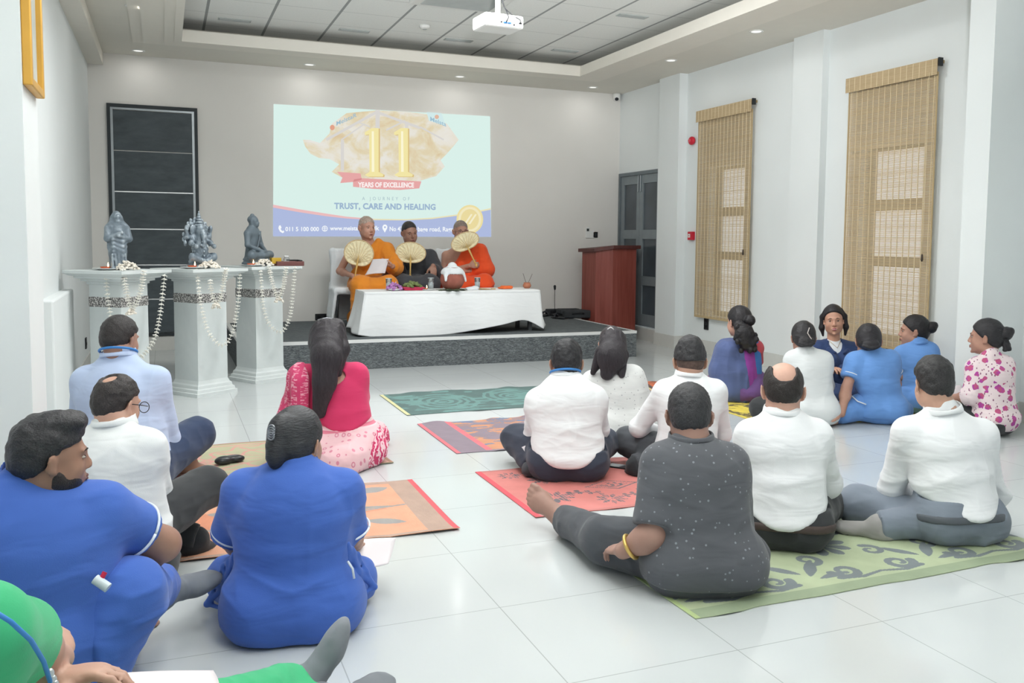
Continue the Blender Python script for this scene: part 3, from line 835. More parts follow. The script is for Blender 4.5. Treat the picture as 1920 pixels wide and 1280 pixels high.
def face_parts(o, c, R, h, brow='#2a2524', lip='#8a4b45', glasses=None, iris='#2a1a14', smile=False, beard=None):
    q = lambda *a: c + R @ (np.array(a) * h)
    for x in (-1, 1):
        m = MB(); ellmesh(m, q(x * .031, .0765, .003), np.array([.0120, .008, .0045]) * h, R)
        ellmesh(m, q(x * .031, .0822, .003), np.array([.0050, .0036, .0050]) * h, R, 1, 12, 8)
        m.build('eye', [plain('eye_white', '#aaa199', .3, var=.01), plain('iris_dark', iris, .2)], o)
        m = MB(); pts = [q(x * .013, .0885, .0215), q(x * .027, .0895, .0265), q(x * .045, .0775, .0225)]
        m.tube(pts, [.0024 * h, .0027 * h, .0012 * h], 6); m.build('eyebrow', plain('brow' + brow, brow, .7), o)
    m = MB()
    e = .004 if smile else -.001
    m.tube([q(-.023, .083, -.060 + e), q(-.011, .0945, -.0575), q(0, .0975, -.0585), q(.011, .0945, -.0575), q(.023, .083, -.060 + e)], [.001 * h, .0042 * h, .0046 * h, .0042 * h, .001 * h], 8)
    m.tube([q(-.020, .084, -.062 + e), q(-.010, .0940, -.0665), q(0, .0965, -.068), q(.010, .0940, -.0665), q(.020, .084, -.062 + e)], [.001 * h, .0046 * h, .0054 * h, .0046 * h, .001 * h], 8)
    if smile: m.tube([q(-.017, .092, -.0615), q(0, .099, -.0632), q(.017, .092, -.0615)], .0026 * h, 6, mi=1)
    m.build('lips', [plain('lips' + lip, lip, .45), plain('teeth', '#e9e4dc', .4)], o)
    if glasses:
        m = MB()
        for x in (-1, 1):
            cc = q(x * .032, .105, .0); pts = [cc + R @ np.array([math.cos(t) * .024 * h, 0, math.sin(t) * .018 * h]) for t in np.linspace(0, 2 * math.pi, 25)]
            m.tube(pts, .0016, 6); m.tube([q(x * .056, .103, .004), q(x * .078, .05, .004), q(x * .080, -.004, .006), q(x * .079, -.014, -.006)], .0016, 6)
        m.tube([q(-.009, .106, .004), q(0, .110, .006), q(.009, .106, .004)], .0016, 6)
        m.build('glasses', plain('spectacle_frame' + glasses, glasses, .3, .3), o)
    if beard:
        S = SDF(.005); E = lambda p, r, k=.02, op='u': S.ell(q(*p), np.array(r) * h, R, k * h, op)
        E((0, .046, -.078), (.050, .043, .037), .03); E((0, .084, -.100), (.019, .015, .015), .014)
        for x in (-1, 1): E((x * .048, .010, -.060), (.023, .040, .032), .03); E((x * .036, .052, -.040), (.027, .029, .030), .02); E((x * .062, .008, -.02), (.012, .014, .03), .02)
        E((0, .086, -.050), (.030, .016, .010), .008)
        S.cut(q(0, .03, -.036), R @ V3(0, .42, 1), k=.01); S.cut(q(0, -.012, 0), R @ V3(0, -1, .1), k=.004)
        E((0, .104, -.063), (.020, .016, .010), .006, 's')
        sdf_obj('beard', S, hair_mat(beard, (60, 60, 60)), o, relax=1)

def hand_prims(S, w, d, n, side=1, s=1.0, curl=(.25, .3, .25), spread=.12, thumb=.6):
    """w wrist, d direction of the fingers, n normal of the back of the hand; side: +1 puts the thumb on cross(d,n)"""
    d = unit(d); n = unit(n - (n @ d) * d); l = np.cross(d, n) * side
    P = lambda x, y, z: w + (l * x + d * y + n * z) * s
    R = np.stack([l, d, n], 1)
    S.ell(P(0, .05, 0), np.array([.041, .052, .016]) * s, R, .012)
    S.ell(P(.022, .035, -.006), np.array([.020, .034, .016]) * s, R, .012)
    for i, (x, L, y0) in enumerate([(.029, .072, .086), (.0095, .080, .092), (-.010, .074, .088), (-.028, .058, .078)]):
        a = (x / .03) * spread; p = P(x, y0, 0); dd = d * math.cos(a) + l * math.sin(a); ang = 0; r = (.0092, .0085, .0078, .0070)
        if i == 3: r = tuple(t * .88 for t in r)
        p0 = P(x * .8, y0 - .03, 0); pts = [p0, p]
        for j, fr in enumerate((.44, .31, .25)):
            ang += curl[j] * (1 + .12 * i); v = dd * math.cos(ang) - n * math.sin(ang); p = p + v * L * fr * s; pts.append(p)
        S.chain(pts, [.010 * s] + [t * s for t in r], .005)
    t0 = P(.030, .022, -.004); v1 = unit(l * .75 + d * .66 - n * thumb * .5); t1 = t0 + v1 * .036 * s
    v2 = unit(l * .35 + d * .9 - n * thumb * .6); t2 = t1 + v2 * .030 * s; t3 = t2 + unit(l * .1 + d - n * thumb * .6) * .024 * s
    S.chain([t0, t1, t2, t3], [.014 * s, .0115 * s, .010 * s, .008 * s], .008)
def foot_prims(S, a, d, up, s=1.0, toes=False, k=.02, e=0.0):
    """a ankle, d toe direction, up = direction of the instep"""
    d = unit(d); up = unit(up - (up @ d) * d); l = np.cross(d, up)
    P = lambda x, y, z: a + (l * x + d * y + up * z) * s
    R = np.stack([l, d, up], 1)
    S.ell(P(0, -.032, -.038), np.array([.032, .036, .034]) * s + e, R, k); S.cone(P(0, 0, 0), P(0, -.01, -.03), .040 * s + e, .038 * s + e, k)
    S.cone(P(0, .0, -.022), P(0, .115, -.048), .040 * s + e, .030 * s + e, .03, (up, .85)); S.ell(P(0, .118, -.052), np.array([.046, .042, .021]) * s + e, R, .02)
    if toes:
        for i, (x, y, L, r) in enumerate([(.028, .140, .040, .0135), (.008, .148, .032, .0095), (-.008, .144, .028, .009), (-.022, .137, .025, .0085), (-.034, .126, .022, .008)]):
            S.chain([P(x, y - .02, -.052), P(x, y + L * .5, -.050), P(x, y + L, -.058)], [r * s * 1.05, r * s, r * s * .92], .004)
    else: S.ell(P(0, .155, -.052), np.array([.042, .036, .018]) * s + e, R, .02)

def fold_disp(amp=.010, zc=.24, zw=.14, seed=0, base=.45, f=(3.2, 3.2, 9.5), slope=.6):
    def fn(V):
        q = V.copy(); sx = np.abs(V[:, 0])
        q[:, 2] += .55 * sx * (1 if seed % 2 else -.6) + .10 * vnoise(V * 3.1, seed + 9)
        a = ridge(q * np.array(f), seed) ** 2; b = ridge((q + 3.1) * np.array(f) * .5, seed + 5) ** 2
        c = ridge(q[:, [0, 1, 2]] * np.array([9, 9, 5.]), seed + 11) ** 3
        w = base + (1 - base) * np.exp(-((V[:, 2] - zc) / zw) ** 2)
        return 2.1 * amp * w * (a * .55 + b * .9 + c * .35 - .7)
    return fn
def long_disp(amp, f, seed=0):
    return lambda V: amp * (ridge(V * np.array(f), seed) ** 2 + .5 * ridge(V * np.array(f) * 1.9, seed + 4) - .6)

PEOPLE = {}
def person(key, pos, yaw, label, s=1.0, w=1.0, skinc='#a9806d', J={}, head=(0, 0, 0), hs=None, top=None, bottom=None, hair=None, feet='bare',
           face=None, fem=False, toes=False, hands=(None, None), vox=.006, slouch=.02, body_only_head=False, extras=None, floor=True, aw=1.0, lw=1.0, neck=1.0, shin=True, footdir=(None, None), z0=0.0, fs=1.0):
    yaw = math.radians(yaw); Rw = np.array(Matrix.Rotation(yaw, 3, 'Z')); pos3 = V3(pos[0], pos[1], z0)
    d0 = (pos3 + V3(0, 0, .0) - CC) @ FW
    if 'P' in J and abs(J['P'][0]) > 5:      # stand the figure under its own pelvis
        q_ = CC + ray(J['P'][0], 900) * 1.0; q_ = (q_ - CC)[:2]; e_ = FW[:2]; k_ = (pos3[:2] @ e_) / (q_ @ e_); pos3 = V3(q_[0] * k_, q_[1] * k_, z0); J = dict(J); del J['P']; d0 = (pos3 - CC) @ FW
    hs = hs or s * (.97 if fem else 1.0)
    D = dict(P=(0, 0, .13), N=(0, .04, .60), SL=(-.165, .03, .545), SR=(.165, .03, .545), EL=(-.25, .12, .30), ER=(.25, .12, .30), WL=(-.08, .30, .19), WR=(.08, .30, .19),
             HL=(-.09, .03, .115), HR=(.09, .03, .115), KL=(-.34, .28, .13), KR=(.34, .28, .13), AL=(.10, .40, .06), AR=(-.12, .36, .07))
    if fem: D['SL'] = (-.15, .03, .535); D['SR'] = (.15, .03, .535)
    G = {}
    def conv(v):
        if abs(v[0]) > 5 or abs(v[1]) > 5: return Rw.T @ (W(v[0], v[1], d0 + v[2]) - pos3)
        return np.array(v, float)
    for k_, v in D.items(): G[k_] = np.array(v) * s
    for k_, v in J.items(): G[k_] = conv(v) if k_ != 'HT' else None
    FD = {}
    for a_, fd_ in zip('LR', footdir):
        if fd_ is not None:
            t_ = fd_[0]; t_ = conv(t_) - G['A' + a_] if max(abs(t_[0]), abs(t_[1])) > 5 else np.array(t_, float)
            FD[a_] = (unit(t_), np.array(fd_[1], float))
        else: FD[a_] = (unit(unit(G['A' + a_] - G['K' + a_]) * .5 + V3(0, .8, -.2)), V3(0, -.3, 1))
    for k_, v_ in J.items():      # knees, ankles and wrists never sink into the floor
        lim = {'K': .085, 'A': .055, 'W': .06}.get(k_[0])
        if lim and floor and k_ != 'HT' and max(abs(v_[0]), abs(v_[1])) > 5 and G[k_][2] < lim * s: G[k_] = Rw.T @ (at_z(v_[0], v_[1], lim * s) - pos3)
    if 'HT' in J:
        u_, v_, dd_ = J['HT']; G['H'] = Rw.T @ (W(u_, v_ + .126 * hs * F_PX / (d0 + dd_), d0 + dd_) - pos3)
    if 'H' not in G: G['H'] = G['N'] + V3(0, .03, .125) * s
    if 'S' in J: pass
    Rh = rotm(*head); Hc = G['H']
    up = unit(G['N'] - G['P']); lat = unit(G['SR'] - G['SL']); fwd = unit(np.cross(up, lat)); 
    Cc = G['P'] + .60 * (G['N'] - G['P']) - fwd * slouch; Wc = G['P'] + .28 * (G['N'] - G['P']) - fwd * slouch * .6
    tw = s * w
    smid = (G['SL'] + G['SR']) / 2
    def torso(S, d=0.0, hips=1.0, belly=0):
        S.cone(Cc, Wc, .150 * tw + d, .140 * tw + d, .03, (fwd, .74))
        S.cone(Wc, G['P'] + V3(0, 0, -.01), .140 * tw + d, .160 * tw * hips + d, .04, (fwd, .84))
        S.ell(smid - up * .06 * s - fwd * slouch * .6, V3(.135 * tw, .078 * s * (.5 + .5 * w), .10 * s) + d, np.stack([lat, fwd, up], 1), .05)
        S.cone(G['SL'] - up * .004, smid - up * .012, .056 * s + d, .06 * s + d, .04); S.cone(G['SR'] - up * .004, smid - up * .012, .056 * s + d, .06 * s + d, .04)
        for q in ('SL', 'SR'):
            S.cone(G['N'] + up * .012 * s - fwd * .008, G[q] * .8 + smid * .2 + up * .006 * s, .040 * s + d * .6, .036 * s + d, .035)
            S.cone(G[q] * .80 + smid * .2 - up * .07 * s, Wc * .8 + (G[q] - smid) * .35 + G['P'] * .2, .060 * s * w + d, .06 * s * w + d, .05)
        if belly: S.ell(Wc + fwd * .05 * s - up * .02, V3(.13, .10, .12) * tw * belly + d, None, .05)
        if fem:
            for x in (-1, 1): S.ell(Cc + lat * x * .075 * s + fwd * (.085 + slouch) * s - up * .02, V3(.062, .055, .06) * s + d * .7, None, .04)
    def pelvis(S, d=0.0, hips=1.0):
        S.ell(G['P'] + V3(0, -.005, -.01), V3(.165 * hips, .125, .11) * tw + d, None, .03)
        for x in (-1, 1): S.ell(V3(x * .080 * tw, -.035 * s, .095 * s), V3(.100 * hips, .105, .092) * tw + d, None, .04)
    def limb(S, a, b, r0, r1, d=0, end=False, k=.02):
        if not end: S.cone(G[a], G[b], r0 * s + d, r1 * s + d, k); return
        A, B = G[a], G[b]; dr = unit(B - A); ba = B - A; L = ba @ ba; ra, rb = r0 * s + d, r1 * s + d
        def fn(P):
            pa = P - A; t = np.clip((pa @ ba) / L, 0, 1)
            return np.maximum(np.linalg.norm(pa - t[..., None] * ba, axis=-1) - (ra + (rb - ra) * t), (P - B) @ dr)
        r = max(ra, rb); S._add(fn, np.minimum(A, B) - r, np.maximum(A, B) + r, k, 'u')
    # ---- the body: one continuous surface
    S = SDF(vox)
    head_prims(S, Hc, Rh, hs, fem=fem)
    S.cone(Hc + Rh @ (V3(0, -.022, -.055) * hs), G['N'] + up * .0 - fwd * .004, (.050 if fem else .056) * hs * neck, (.052 if fem else .060) * s * neck, .025)
    if not body_only_head:
        torso(S, -.012); pelvis(S, -.014)
        for a in 'LR':
            limb(S, 'S' + a, 'E' + a, .046 * aw, .038 * aw, -.002); limb(S, 'E' + a, 'W' + a, .038 * aw, .0255 * aw, 0)
            S.ell(G['E' + a] * .72 + G['W' + a] * .28, V3(.040, .040, .040) * s * aw, None, .03)
            hd = hands[0 if a == 'L' else 1] or {}
            dr = hd.get('d'); dr = unit(G['W' + a] - G['E' + a]) if dr is None else unit(dr)
            nn = V3(*hd.get('n', (0, .2, 1)))
            hand_prims(S, G['W' + a] + dr * .005, dr, nn, hd.get('side', 1 if a == 'L' else -1), s * .98, hd.get('curl', (.35, .45, .3)), hd.get('spread', .1), hd.get('thumb', .6))
            if shin:
                limb(S, 'H' + a, 'K' + a, .080 * lw, .058 * lw, -.004, k=.03); limb(S, 'K' + a, 'A' + a, .055 * lw, .036, -.002)
                foot_prims(S, G['A' + a], FD[a][0], FD[a][1], s * fs, toes)
    if floor: S.cut((0, 0, .002), (0, 0, -1), k=.006)
    o = sdf_obj('person', S, skin(skinc), None, relax=1, loc=pos3, rz=yaw)
    tag(o, label, 'person')
    ctx = dict(FD=FD, fs=fs, G=G, s=s, w=w, up=up, lat=lat, fwd=fwd, Cc=Cc, Wc=Wc, smid=smid, Rh=Rh, Hc=Hc, hs=hs, o=o, torso=torso, pelvis=pelvis, limb=limb, tw=tw, vox=vox, Rw=Rw, pos=pos3, conv=conv)
    # ---- lower clothing
    if bottom:
        mat = bottom['mat']; S = SDF(vox + .001); kind = bottom.get('kind', 'trousers'); d = bottom.get('d', .012)
        pelvis(S, d, bottom.get('hips', 1.0)); S.cone(G['P'], G['P'] + up * .07 * s, .150 * tw + d, .140 * tw + d, .04, (fwd, .84))
        for a in 'LR':
            limb(S, 'H' + a, 'K' + a, .092 * lw, .068 * lw, d, k=.04)
            if kind == 'trousers': limb(S, 'K' + a, 'A' + a, .064 * lw, .050, d * .8, end=True, k=.03)
            else: limb(S, 'K' + a, 'A' + a, .068, .060, d + .01, k=.06)
        if kind == 'skirt':
            m1 = (G['KL'] + G['KR']) / 2; S.ell((m1 * .6 + G['P'] * .4) * V3(1, 1, .6), V3(np.linalg.norm(G['KL'] - G['KR']) * .42, .24 * s, .09 * s), None, .08)
        if floor: S.cut((0, 0, .004), (0, 0, -1), k=.006)
        if kind == 'trousers' and top and top.get('hem') and not top.get('tunic') and not bottom.get('high'):
            zt = (top['hem'] + .06) * s; hx = .16 * tw; S.cut((0, -.1, zt), (0, top.get('hemtilt', .12), 1), G['P'] - V3(hx, .22, .1), G['P'] + V3(hx, -.02, .3), k=.006)
        if extras and 'bottom' in extras: extras['bottom'](S, ctx)
        b = sdf_obj(bottom.get('name', 'trousers'), S, mat, o, disp=long_disp(.008 if kind == 'trousers' else .009, (9, 7, 13), 5 + int(pos[0] * 10)))
        if 'label' in bottom: b['label'] = bottom['label']
        if bottom.get('belt'):
            S = SDF(vox); pelvis(S, d + .009); S.cone(G['P'], G['P'] + up * .07 * s, .150 * tw + d + .006, .140 * tw + d + .006, .04, (fwd, .84))
            zb = bottom['belt'] - .028; S.cut((0, 0, zb - .017), (0, -.1, -1)); S.cut((0, 0, zb + .017), (0, .1, 1))
            sdf_obj('belt', S, bottom.get('beltmat', plain('brown_leather_belt', '#4a3f3b', .5)), o)
    # ---- upper clothing
    if top:
        mat = top['mat']; S = SDF(vox); kind = top.get('sleeve', 'long'); d = top.get('d', .010)
        torso(S, d, top.get('hips', 1.05), top.get('belly', 0))
        if top.get('hem') and not top.get('tunic'): S.cone(Wc, G['P'] + V3(0, -.005, 0) * s, .145 * tw + d, .166 * tw + d + .010, .03, (fwd, .84)); S.ell(V3(0, -.03 * s, .11 * s) + G['P'] * V3(1, 1, 0), V3(.172, .125, .07) * tw + d + .006, None, .03)
        if top.get('tunic'): pelvis(S, d + .016, top.get('tunic'))
        sl = top.get('slw', 1.0)
        hem = top.get('hem', .10)
        if hem is not None:
            S.cut((0, -.1, hem * s), (0, top.get('hemtilt', .12), -1), k=.012)
            if not top.get('tunic') and hem > .07:
                for x in (-1, 1): S.cut((x * .06 * tw, -.1, hem * s), (x * .50, .12, -1), k=.02)
        rings = []
        for a in 'LR':
            if kind == 'long':
                limb(S, 'S' + a, 'E' + a, .060 * sl, .050 * sl, .004, k=.035)
                G['Q' + a] = G['E' + a] + (G['W' + a] - G['E' + a]) * .93
                limb(S, 'E' + a, 'Q' + a, .049 * sl, .036 * sl, .004, end=True)
                S.ell(G['E' + a] + V3(0, 0, -.008), V3(.052, .052, .05) * s * sl, None, .02)
            elif kind in ('short', 'half'):
                t = top.get('t', .66 if kind == 'short' else 1.0)
                G['Q' + a] = G['S' + a] + (G['E' + a] - G['S' + a]) * t
                limb(S, 'S' + a, 'Q' + a, .062 * sl, .060 * sl, .004, end=True, k=.035)
                rings.append((G['S' + a], G['Q' + a], .060 * sl * s + .004))
                if kind == 'half':
                    G['Z' + a] = G['E' + a] + (G['W' + a] - G['E' + a]) * top.get('t2', .3); limb(S, 'E' + a, 'Z' + a, .058 * sl, .056 * sl, .004, end=True)
        if top.get('open'):   # deep neckline at the back: (z offset below N, radius)
            dz, r = top['open']; S.ell(G['N'] - fwd * .06 * s + up * (.03 - dz), V3(r, r * .9, r * .7) * s, np.stack([lat, fwd, up], 1), .006, 's')
        if top.get('vneck'):
            dz = top['vneck']; S.cone(G['N'] + fwd * .08 * s + up * .05, G['N'] + fwd * .16 * s - up * dz, .055 * s, .012, .006, op='s')
        if floor: S.cut((0, 0, .004), (0, 0, -1), k=.006)
        if extras and 'top' in extras: extras['top'](S, ctx)
        b = sdf_obj(top.get('name', 'shirt'), S, mat, o, disp=fold_disp(top.get('fold', .0065), top.get('fz', .24) * s, .16, int(pos[0] * 37) % 90), matfn=top.get('matfn'))
        if 'label' in top: b['label'] = top['label']
        if top.get('collar'):
            S = SDF(.004); n0 = G['N']; hn = unit(unit(Hc - n0 - fwd * .02) * .45 + up * .75); r = (.064 if not fem else .058) * s * neck
            rr = r + .013; c0 = n0 + fwd * .002
            S.cone(c0 - hn * .006, c0 + hn * (.030 if top['collar'] == 1 else .022), rr + .006, rr - .002, .004); S.cone(c0 - hn * .10, c0 + hn * .10, rr - .007, rr - .007, .003, op='s')
            S.cut(c0 + hn * .024 + fwd * 0, hn - fwd * .25, k=.003); S.cut(c0 - hn * .016, -hn, k=.003)
            sdf_obj('collar', S, top.get('collarmat', mat), o, relax=1)
        if top.get('piping'):
            for i, (a, q, r) in enumerate(rings):
                dr = unit(q - a); x = unit(np.cross(dr, V3(0, .1, 1))); y = np.cross(dr, x); cc = q - dr * top.get('pipoff', .022)
                m = MB(); rad = r + .0035
                m.tube([cc + (x * math.cos(t) + y * math.sin(t)) * rad for t in np.linspace(0, 2 * math.pi, 37)], .0038, 8); m.build('sleeve_piping', plain('white_piping', '#dfe6ee', .6), o)
    if hair: hair_build(ctx, hair)
    if face is not None: face_parts(o, Hc, Rh, hs, **face)
    if extras and 'after' in extras: extras['after'](ctx)
    PEOPLE[key] = ctx
    return o

def hair_build(X, hr):
    o, c, R, h = X['o'], X['Hc'], X['Rh'], X['hs']; style = hr['style']; col = hr.get('col', '#2c2b2d')
    q = lambda *a: c + R @ (np.array(a) * h)
    vx = hr.get('vox', .005)
    S = SDF(vx)
    E = lambda p, r, k=.02, op='u', RR=None: S.ell(q(*p), np.array(r) * h, R if RR is None else RR, k * h, op)
    def cap(t=.010, dz=0, slope=.82, fr=0):
        E((0, -.014, .032 + dz), (.0755 + t, .093 + t, .088 + t)); E((0, -.048, -.012), (.0605 + t, .055 + t, .056), .03)
        # hairline plane: from the forehead, past the ear, to the nape
        n = unit(R @ V3(0, slope, -1)); S.cut(q(0, .0, .002 + fr), n, k=.006)
        for x in (-1, 1): E((x * .080, .035, .020), (.018, .030, .030), .012, 's') if hr.get('temple', 1) else None
        S.cut(q(0, -.0, -.066), R @ V3(0, .25, -1), k=.006)
        for x in (-1, 1): E((x * .086, -.004, -.010), (.016, .026, .037), .006, 's')
    amp = hr.get('amp', .0035); seed = hr.get('seed', 1)
    disp = lambda V: amp * (fbm(V * hr.get('freq', 60), seed, 2) * 2 - 1)
    mat = hair_mat(col, hr.get('mscale', (50, 50, 50)))
    if style in ('short', 'fade', 'receding', 'bald', 'stubble', 'quiff'):
        t = {'short': .009, 'fade': .009, 'receding': .006, 'bald': .006, 'stubble': .002, 'quiff': .009}[style] if 't' not in hr else hr['t']
        cap(t, hr.get('lift', .004) if style != 'stubble' else 0, slope=hr.get('slope', .82 if style != 'receding' else .95))
        if style == 'fade': E((0, -.02, .085), (.062, .085, .055), .02); S.cut(q(0, 0, .012), R @ V3(0, .15, -1), k=.01)
        if style == 'quiff': E((.01, .03, .105), (.06, .06, .035), .02)
        if style == 'bald': E((0, -.01, .125), (.056, .110, .062), .010, 's'); E((0, -.085, .082), (.046, .050, .052), .014, 's')
        if style == 'receding': E((0, -.070, .118), (.034, .040, .034), .010, 's')
        sdf_obj('hair', S, mat, o, disp, 1)
        if style == 'fade':
            S = SDF(vx); E = lambda p, r, k=.02, op='u', RR=None: S.ell(q(*p), np.array(r) * h, R if RR is None else RR, k * h, op)
            E((0, -.014, .030), (.0775, .095, .090)); E((0, -.046, -.015), (.062, .057, .056), .03); S.cut(q(0, .0, -.01), R @ V3(0, .8, -1)); S.cut(q(0, 0, -.052), R @ V3(0, .1, -1))
            for x in (-1, 1): E((x * .082, -.004, -.012), (.014, .024, .034), .006, 's')
            sdf_obj('cropped_sides', S, plain('cropped_hair' , '#5a4a44', .7, nscale=60, var=.3), o)
        return
    mats = hair_mat(col, hr.get('mscale', (14, 14, 60)))
    # women's styles: sleek cap over the ears plus bun, tail or long hair
    E((0, -.016, .033), (.0855, .104, .098)); E((0, -.048, -.014), (.074, .064, .066), .03)
    n = unit(R @ V3(0, hr.get('slope', .95), -1)); S.cut(q(0, .004, -.004), n, k=.008)
    for x in (-1, 1): E((x * .082, .0, -.022), (.012, .020, .026), .006, 's')
    S.cut(q(0, 0, -.074), R @ V3(0, 0, -1), k=.01)
    if style == 'bun_low':
        E((0, -.135, -.005), (.050, .038, .052), .012); E((0, -.115, .03), (.045, .03, .04), .02)
    elif style == 'bun_clip':
        E((-.01, -.112, -.012), (.034, .040, .070), .010); E((-.008, -.10, .05), (.04, .04, .05), .02)
    elif style == 'bun_high':
        E((0, -.125, .03), (.045, .042, .045), .006); E((.0, -.15, .045), (.028, .024, .028), .006)
    elif style == 'bun_messy':
        E((0, -.135, .015), (.042, .040, .042), .01)
    elif style == 'braid':
        E((0, -.115, -.03), (.058, .030, .036), .014)
        for k in range(7): a = -.9 + k * .3; E((.06 * math.sin(a), -.112 - .02 * math.cos(a), -.045 - .012 * math.cos(a * 2)), (.014, .016, .012), .004)
    sdf_obj('hair', S, mats, o, lambda V: amp * (ridge(V * np.array([26, 26, 26]), seed) - .5), 1)
    if style in ('bun_clip', 'bun_high', 'bun_messy', 'bun_low'):
        pass

def torus_pts(c, n, r, k=32, ry=None, x=None):
    n = unit(n); x = unit(np.cross(n, V3(.1, .9, .3))) if x is None else unit(x - (x @ n) * n); y = np.cross(n, x)
    return [c + x * math.cos(t) * r + y * math.sin(t) * (ry or r) for t in np.linspace(0, 2 * math.pi, k)]
def lanyard(X, mat, front=None):
    G = X['G']; s = X['s']; n = unit(X['up'] * 1 + X['fwd'] * .25)
    m = MB(); m.tube(torus_pts(G['N'] + X['up'] * .014 * s, n, .080 * s, 40), .0065, 8); m.build('lanyard', mat, X['o'])

white_shirt = cloth('white_cotton', '#eceef0', .8, .015, .35)
white_shirt2 = cloth('white_kurta_cotton', '#dfe2e2', .85, .015, .3)
lan_blue = plain('blue_lanyard_ribbon', '#3f83c8', .5)
navy_t = cloth('navy_trousers', '#33415c', .85, .06, .2)
navyd_t = cloth('dark_navy_trousers', '#3a404e', .85, .06, .2)
grey_t = cloth('grey_trousers', '#7f8894', .8, .06, .25)
dgrey_t = cloth('dark_grey_trousers', '#4c4f54', .85, .06, .2)
black_t = cloth('black_trousers', '#3a3c3e', .85, .08, .2)
royal = cloth('royal_blue_scrub', '#4467b8', .8, .05, .35)
sky = cloth('sky_blue_scrub', '#6b99d8', .8, .04, .3)
sock_grey = cloth('grey_sock', '#7b7f85', .9, .06, .15)

def sock(X, a, mat, name='sock', lo=.004, len_=.10, lab=None):
    G = X['G']; s = X['s']; S = SDF(.005)
    A = G['A' + a]; K = G['K' + a]; foot_prims(S, A, X['FD'][a][0], X['FD'][a][1], s * X['fs'], e=.005); S.cone(A, A + (K - A) * len_ / .4, .044 * s, .047 * s, .02)
    if lo is not None: S.cut((0, 0, lo), (0, 0, -1), k=.005)
    b = sdf_obj(name, S, mat, X['o'], long_disp(.003, (20, 20, 20), 3)); 
    if lab: b['label'] = lab
    return b

# ---- front rows, near the camera
def p5_after(X):
    G, o, s = X['G'], X['o'], X['s']
    # tunic tails
    for a, (u, v), (u2, v2), (u3, v3) in (('L', (420, 1060), (388, 1132), (455, 1150)), ('R', (670, 1040), (702, 1100), (655, 1130))):
        P = [X['conv']((u, v, .02)), X['conv']((u2, v2, .06)), X['conv']((u3, v3, -.02)), X['conv'](((u + 20 if a == 'L' else u - 20), v - 20, -.04))]
        S = SDF(.005); c = sum(P) / 4
        for i in range(4): S.cone(P[i], P[(i + 1) % 4], .008, .008, .01); S.cone(P[i], c, .009, .010, .012)
        for i in range(4): S.cone((P[i] + P[(i + 1) % 4]) / 2, c, .009, .010, .012)
        sdf_obj('tunic_tail', S, royal, o)
    m = MB(); m.tube([X['conv'](q) for q in ((652, 1052, -.085), (661, 1066, -.08), (664, 1084, -.075))], .004, 8); m.build('side_piping', plain('white_piping', '#dfe6ee', .6), o)
    S = SDF(.004); c = X['Hc']; R = X['Rh']; h = X['hs']
    m = MB(); b = c + R @ (V3(-.006, -.148, .045) * h)
    for k in range(4): m.tube([b + R @ V3(.012 * math.cos(t) , -.006, .012 * math.sin(t) + k * .008 - .012) for t in np.linspace(0, 2 * math.pi, 13)], .003, 6)
    m.build('hair_clip', plain('hair_clip_metal', '#8a8d92', .3, .6), o)
person('p5', (.38, 3.06), -8, 'woman in royal blue scrubs with a low bun, sitting with her back to the camera', s=1.0, w=1.16, skinc='#b8927e', fem=True,
       J=dict(N=(556, 872, -.02), HT=(558, 762, 0.02), SL=(462, 922, .0), SR=(640, 922, .02), EL=(434, 1010, .10), ER=(655, 1005, .10), WL=(470, 1040, .32), WR=(668, 1020, .30),
              KL=(432, 1085, .26), KR=(664, 1085, .26)), head=(-32, -8, 0), hs=.98,
       top=dict(mat=royal, sleeve='short', t=.92, piping=True, hem=None, tunic=.98, hips=1.1, name='tunic', collar=2, d=.014, slw=1.12), bottom=dict(mat=royal, hips=1.0),
       hair=dict(style='bun_clip', col='#3a3b3f'), hands=({}, {}), extras=dict(after=p5_after), vox=.007)

def p3_after(X):
    o = X['o']
    m = MB(); a, b = X['conv']((197, 1072, -.06)), X['conv']((186, 1092, -.07)); m.cyl(a, b, .006); m.build('red_pen', plain('red_plastic', '#c62b4c', .4), o)
    m = MB(); a, b = X['conv']((178, 1085, -.07)), X['conv']((203, 1102, -.07)); m.cyl(a, b, .012); m.build('tape_roll', plain('clear_tape', '#c9d3d8', .3), o)
person('p3', (-.40, 2.52), -42, 'bearded man in royal blue scrubs at the left, head in profile to the right', s=1.02, w=1.1, skinc='#a07b6a',
       J=dict(P=(62, 1330, .0), N=(62, 900, .0), HT=(96, 776, 0), SL=(-70, 965, -.12), SR=(188, 962, .08), ER=(304, 1020, .27), WR=(205, 1075, .46), EL=(-60, 1150, .15), WL=(40, 1180, .40),
              HL=(40, 1290, .1), HR=(120, 1290, .0), KR=(235, 1120, .08), KL=(120, 1150, .5), AR=(296, 1098, .62), AL=(230, 1150, .70)), head=(-33, -4, 0), hs=0.86,
       top=dict(mat=royal, sleeve='short', t=.62, piping=True, hem=.06, hips=1.05, name='scrub_top', collar=2, slw=1.15), bottom=dict(mat=royal, name='scrub_trousers', d=.02),
       hair=dict(style='quiff', col='#37363a', amp=.006, freq=45), face=dict(brow='#2b2422', lip='#744a44', beard='#3a3030'), extras=dict(after=p3_after), lw=1.15, aw=1.25,
       fs=1.15, footdir=(None, ((376, 1058, .76), (0, 0, 1))), vox=.0065)
sock(PEOPLE['p3'], 'R', sock_grey, lo=None)

